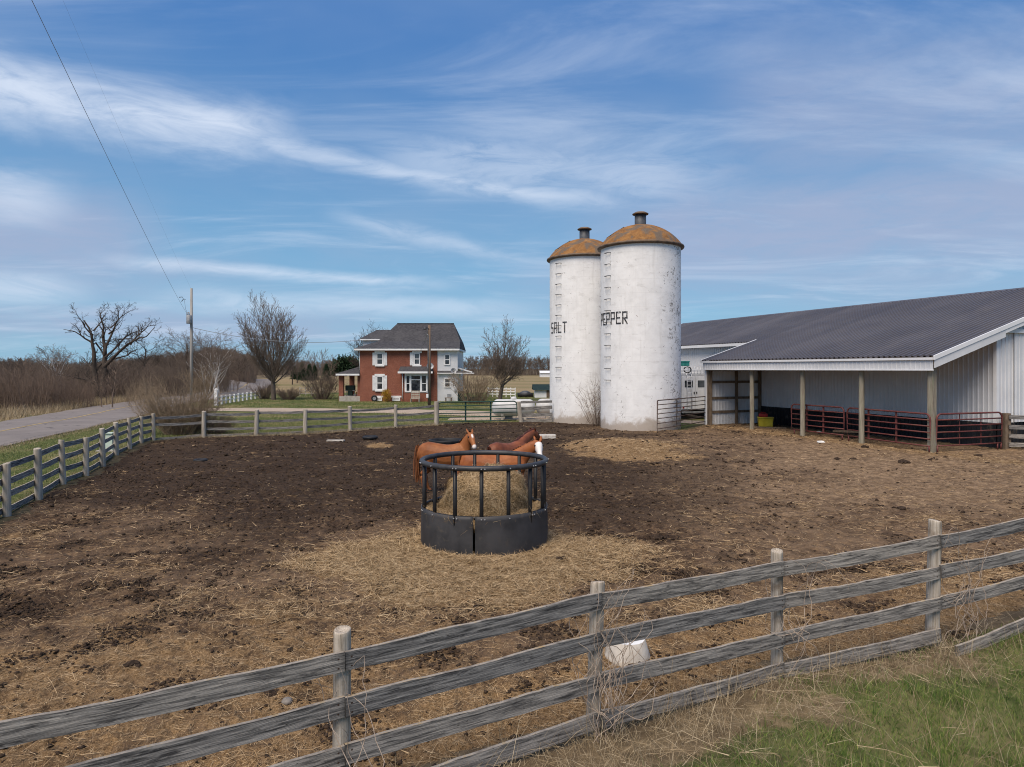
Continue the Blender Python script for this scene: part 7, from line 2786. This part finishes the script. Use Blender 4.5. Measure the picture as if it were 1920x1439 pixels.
# a few larger dung heaps that read one by one
dh = [(1693, 869, 0.20), (1600, 862, 0.16), (1620, 840, 0.15), (1836, 856, 0.16), (1570, 861, 0.13), (1230, 1010, 0.13), (1690, 957, 0.16), (1050, 1053, 0.10), (505, 1300, 0.10), (250, 1250, 0.10)]
dlab = ['dark dung heap on the tan ground in front of the red gate corner', 'dark dung heap below the second red gate', 'dark heap close to the foot of the third lean-to post', 'dark heap at the right below the end gate', 'small dark heap left of the larger dung heap below the gates',
        'dark dung heap in the middle of the yard right of the feeder', 'dark dung patch just beyond the near fence on the right', 'small dark heap at the edge of the spilled hay right of the feeder', 'dark dung beside the pale stone near the front', 'dark dung heap above the top board on the left']
for (px, py, s_), lb in zip(dh, dlab):
    q = gp(px, py)
    vs, fs = [], []
    for k in range(9):
        c_ = np.array([q[0] + (s_ * rw.uniform(-.75, .75) if k else 0), q[1] + (s_ * rw.uniform(-.8, .8) if k else 0), pzz(*q) + s_ * 0.12])
        b = len(vs)
        ss_ = s_ * (rw.uniform(0.32, 0.55) if k else 0.8)
        vs += [tuple(c_ + v * ss_ * np.array([1, 1, .6]) * rw.uniform(.75, 1.25)) for v in iv]
        fs += [tuple(int(i) + b for i in f) for f in ifc]
    tag(link_mesh('dung_heap', vs, fs, m_clod), lb, 'dung heap', 'dung heaps')


# grass
def blades(x, y, lo, hi, wlo, whi, lean=0.35, zf=gz):
    n = len(x)
    D = np.stack([nr.randn(n) * lean, nr.randn(n) * lean, np.ones(n)], 1)
    D /= np.linalg.norm(D, axis=1)[:, None]
    a = nr.rand(n) * 6.283
    bd = np.stack([np.cos(a) * .5, np.sin(a) * .5, -0.25 * np.ones(n)], 1) * nr.rand(n)[:, None]
    L = lo + (hi - lo) * nr.rand(n) ** 1.5
    return strips(np.stack([x, y, zf(x, y) - 0.012], 1), D, L, wlo + (whi - wlo) * nr.rand(n), bd, None, 2, 0.8)


def g_dry(x, y):
    n = fbm(x * 0.7, y * 0.7 + 50, 4)
    return np.where(fence_dir(x, y), (1 - 0.55 * g_green(x, y)) * np.clip(sstep(1.15, 0.15, NFd(x, y) + 0.6 * n + 0.22 * np.clip(x - 2.2, -2, 4)) + 0.35 * sstep(0.1, -0.4, n) + 0.22 + 0.8 * sstep(3.8, 5.4, x) * sstep(6.6, 5.8, y), 0, 1), 0)


x, y = scatter(140000, (-4, 10.5), (1.5, 9.8), g_green)
hgt_ = 0.55 + 0.9 * sstep(-0.2, 0.5, fbm(x * 2.2 + 5, y * 2.2, 3))
k_ = hgt_ > 0.95
stuff('grass', [blades(x[~k_], y[~k_], 0.03, 0.11, 0.0035, 0.008, 0.6), blades(x[k_], y[k_], 0.06, 0.19, 0.0035, 0.008, 0.45)], m_grass, 'fresh green grass outside the near fence', 'grass')
x, y = scatter(36000, (-4, 10.5), (1.5, 9.8), g_dry)
p1_ = blades(x, y, 0.05, 0.22, 0.002, 0.0042, 0.8)
x, y = scatter(2500, (-3, 9), (2.5, 9.4), lambda x, y: (0.25 * (NFd(x, y) < 2.2) + g_dry(x, y)) * sstep(-0.15, 0.3, fbm(x * 1.4, y * 1.4 + 33, 3)) * fence_dir(x, y) * (NFd(x, y) < 2.2))
p2_ = blades(x, y, 0.25, 0.78, 0.0025, 0.005, 0.42)
x, y = scatter(13000, (-4, 10.5), (1.5, 9.8), g_dry)
p3_ = lying(x, y, gz(x, y) + 0.05, 0.10, 0.45, 0.002, 0.0045, 0.3)
stuff('dry_grass', [p1_, p2_, p3_], m_drygrass, 'tangled dry grass stalks along the foot of the near fence', 'grass')

lawnleft = lambda x, y: np.where(outpad(x, y) & (seg_dist(ROAD, x, y) > 3.7) & (x > np.interp(y, [q[1] for q in ROAD], [q[0] for q in ROAD])) & inview(x, y, 1.2), 1.0, 0.0)
x, y = scatter(75000, (-26, -9), (9, 44), lawnleft)
pa_ = blades(x, y, 0.04, 0.13, 0.008, 0.02, 0.5)
blk = lambda x, y: np.where(outpad(x, y) & (np.abs(x + 8) < 14) & (y < 54.0), 1.0, 0)
x, y = scatter(45000, (-20, 2), (34, 54), blk)
pb_ = blades(x, y, 0.05, 0.14, 0.012, 0.03, 0.5)
x, y = scatter(40000, (-28, 2), (59, 92), lambda x, y: np.ones_like(x))
pc_ = blades(x, y, 0.06, 0.16, 0.02, 0.045, 0.5)
stuff('lawn_grass', [pa_, pb_, pc_], m_lawn, 'short green lawn grass by the road and around the house', 'grass')
verge = lambda x, y: np.where((seg_dist(ROAD, x, y) > 3.7) & (seg_dist(ROAD, x, y) < 12) & (x < np.interp(y, [q[1] for q in ROAD], [q[0] for q in ROAD])), 1.0, 0)
x, y = scatter(42000, (-55, -24), (18, 78), verge)
pa_ = blades(x, y, 0.25, 0.85, 0.010, 0.026, 0.35)
edge = lambda x, y: np.where((np.abs(seg_dist(ROAD, x, y) - 3.9) < 0.5) & (x > np.interp(y, [q[1] for q in ROAD], [q[0] for q in ROAD])), 1.0, 0)
x, y = scatter(12000, (-36, -14), (12, 60), edge)
pb_ = blades(x, y, 0.05, 0.14, 0.010, 0.022, 0.5)
x, y = scatter(9000, (-16, 3), (33, 45), lambda x, y: np.where((np.minimum(seg_dist(BACK, x, y), seg_dist(LEFT, x, y)) < 0.5), 1.0, 0))
pc_ = blades(x, y, 0.06, 0.30, 0.007, 0.016, 0.6, lambda x, y: gz(x, y) - 0.02)
stuff('dry_grass', [pa_, pb_, pc_], m_drygrass, 'long straw-coloured grass on the verges of the road', 'grass')


# dry vines twined on the near fence
def vine(label, x, y, z1, seed, n, spread):
    rg = np.random.RandomState(seed)
    mb = MB()
    for i in range(n):
        p = np.array([x + rg.randn() * spread * 0.4, y - 0.12 - 0.05 * rg.rand(), rg.uniform(-0.02, 0.5)])
        d = np.array([rg.randn() * 0.5, rg.randn() * 0.15, 1.0])
        pts = [p]
        L = rg.uniform(0.6, 1.7)
        K = 18
        for k in range(K):
            d = unit(d + rg.randn(3) * np.array([0.34, 0.16, 0.30]) + np.array([(x - p[0]) * 0.5, (y - 0.12 - p[1]) * 1.2, 0.16 if p[2] < z1 else -0.6]))
            p = p + d * L / K
            pts.append(p)
        mb.tube(pts, [0.0042 * (1 - 0.6 * k / K) for k in range(K + 1)], 5, False)
    o = mb.build('dry_vine', m_vine, None, True)
    return tag(o, label, 'vine', 'dry vines on the near fence')


m_vine = mottled('dry_vine_stem', (0.22, 0.165, 0.125), (0.44, 0.36, 0.29), 12, 0.85)
vine('dense dry vine wrapped round the near fence post above the white tub', 0.88, 6.45, 1.5, 1, 30, 0.17)
vine('thin dry vine trailing from the third near fence post from the right', 3.20, 7.75, 1.2, 2, 11, 0.30)
vine('curling dry vine hanging on the boards right of the rightmost near post', 5.50, 8.55, 1.35, 3, 18, 0.36)
vine('few dry stems clinging to the leftmost near fence post', -1.22, 5.30, 1.15, 4, 5, 0.06)
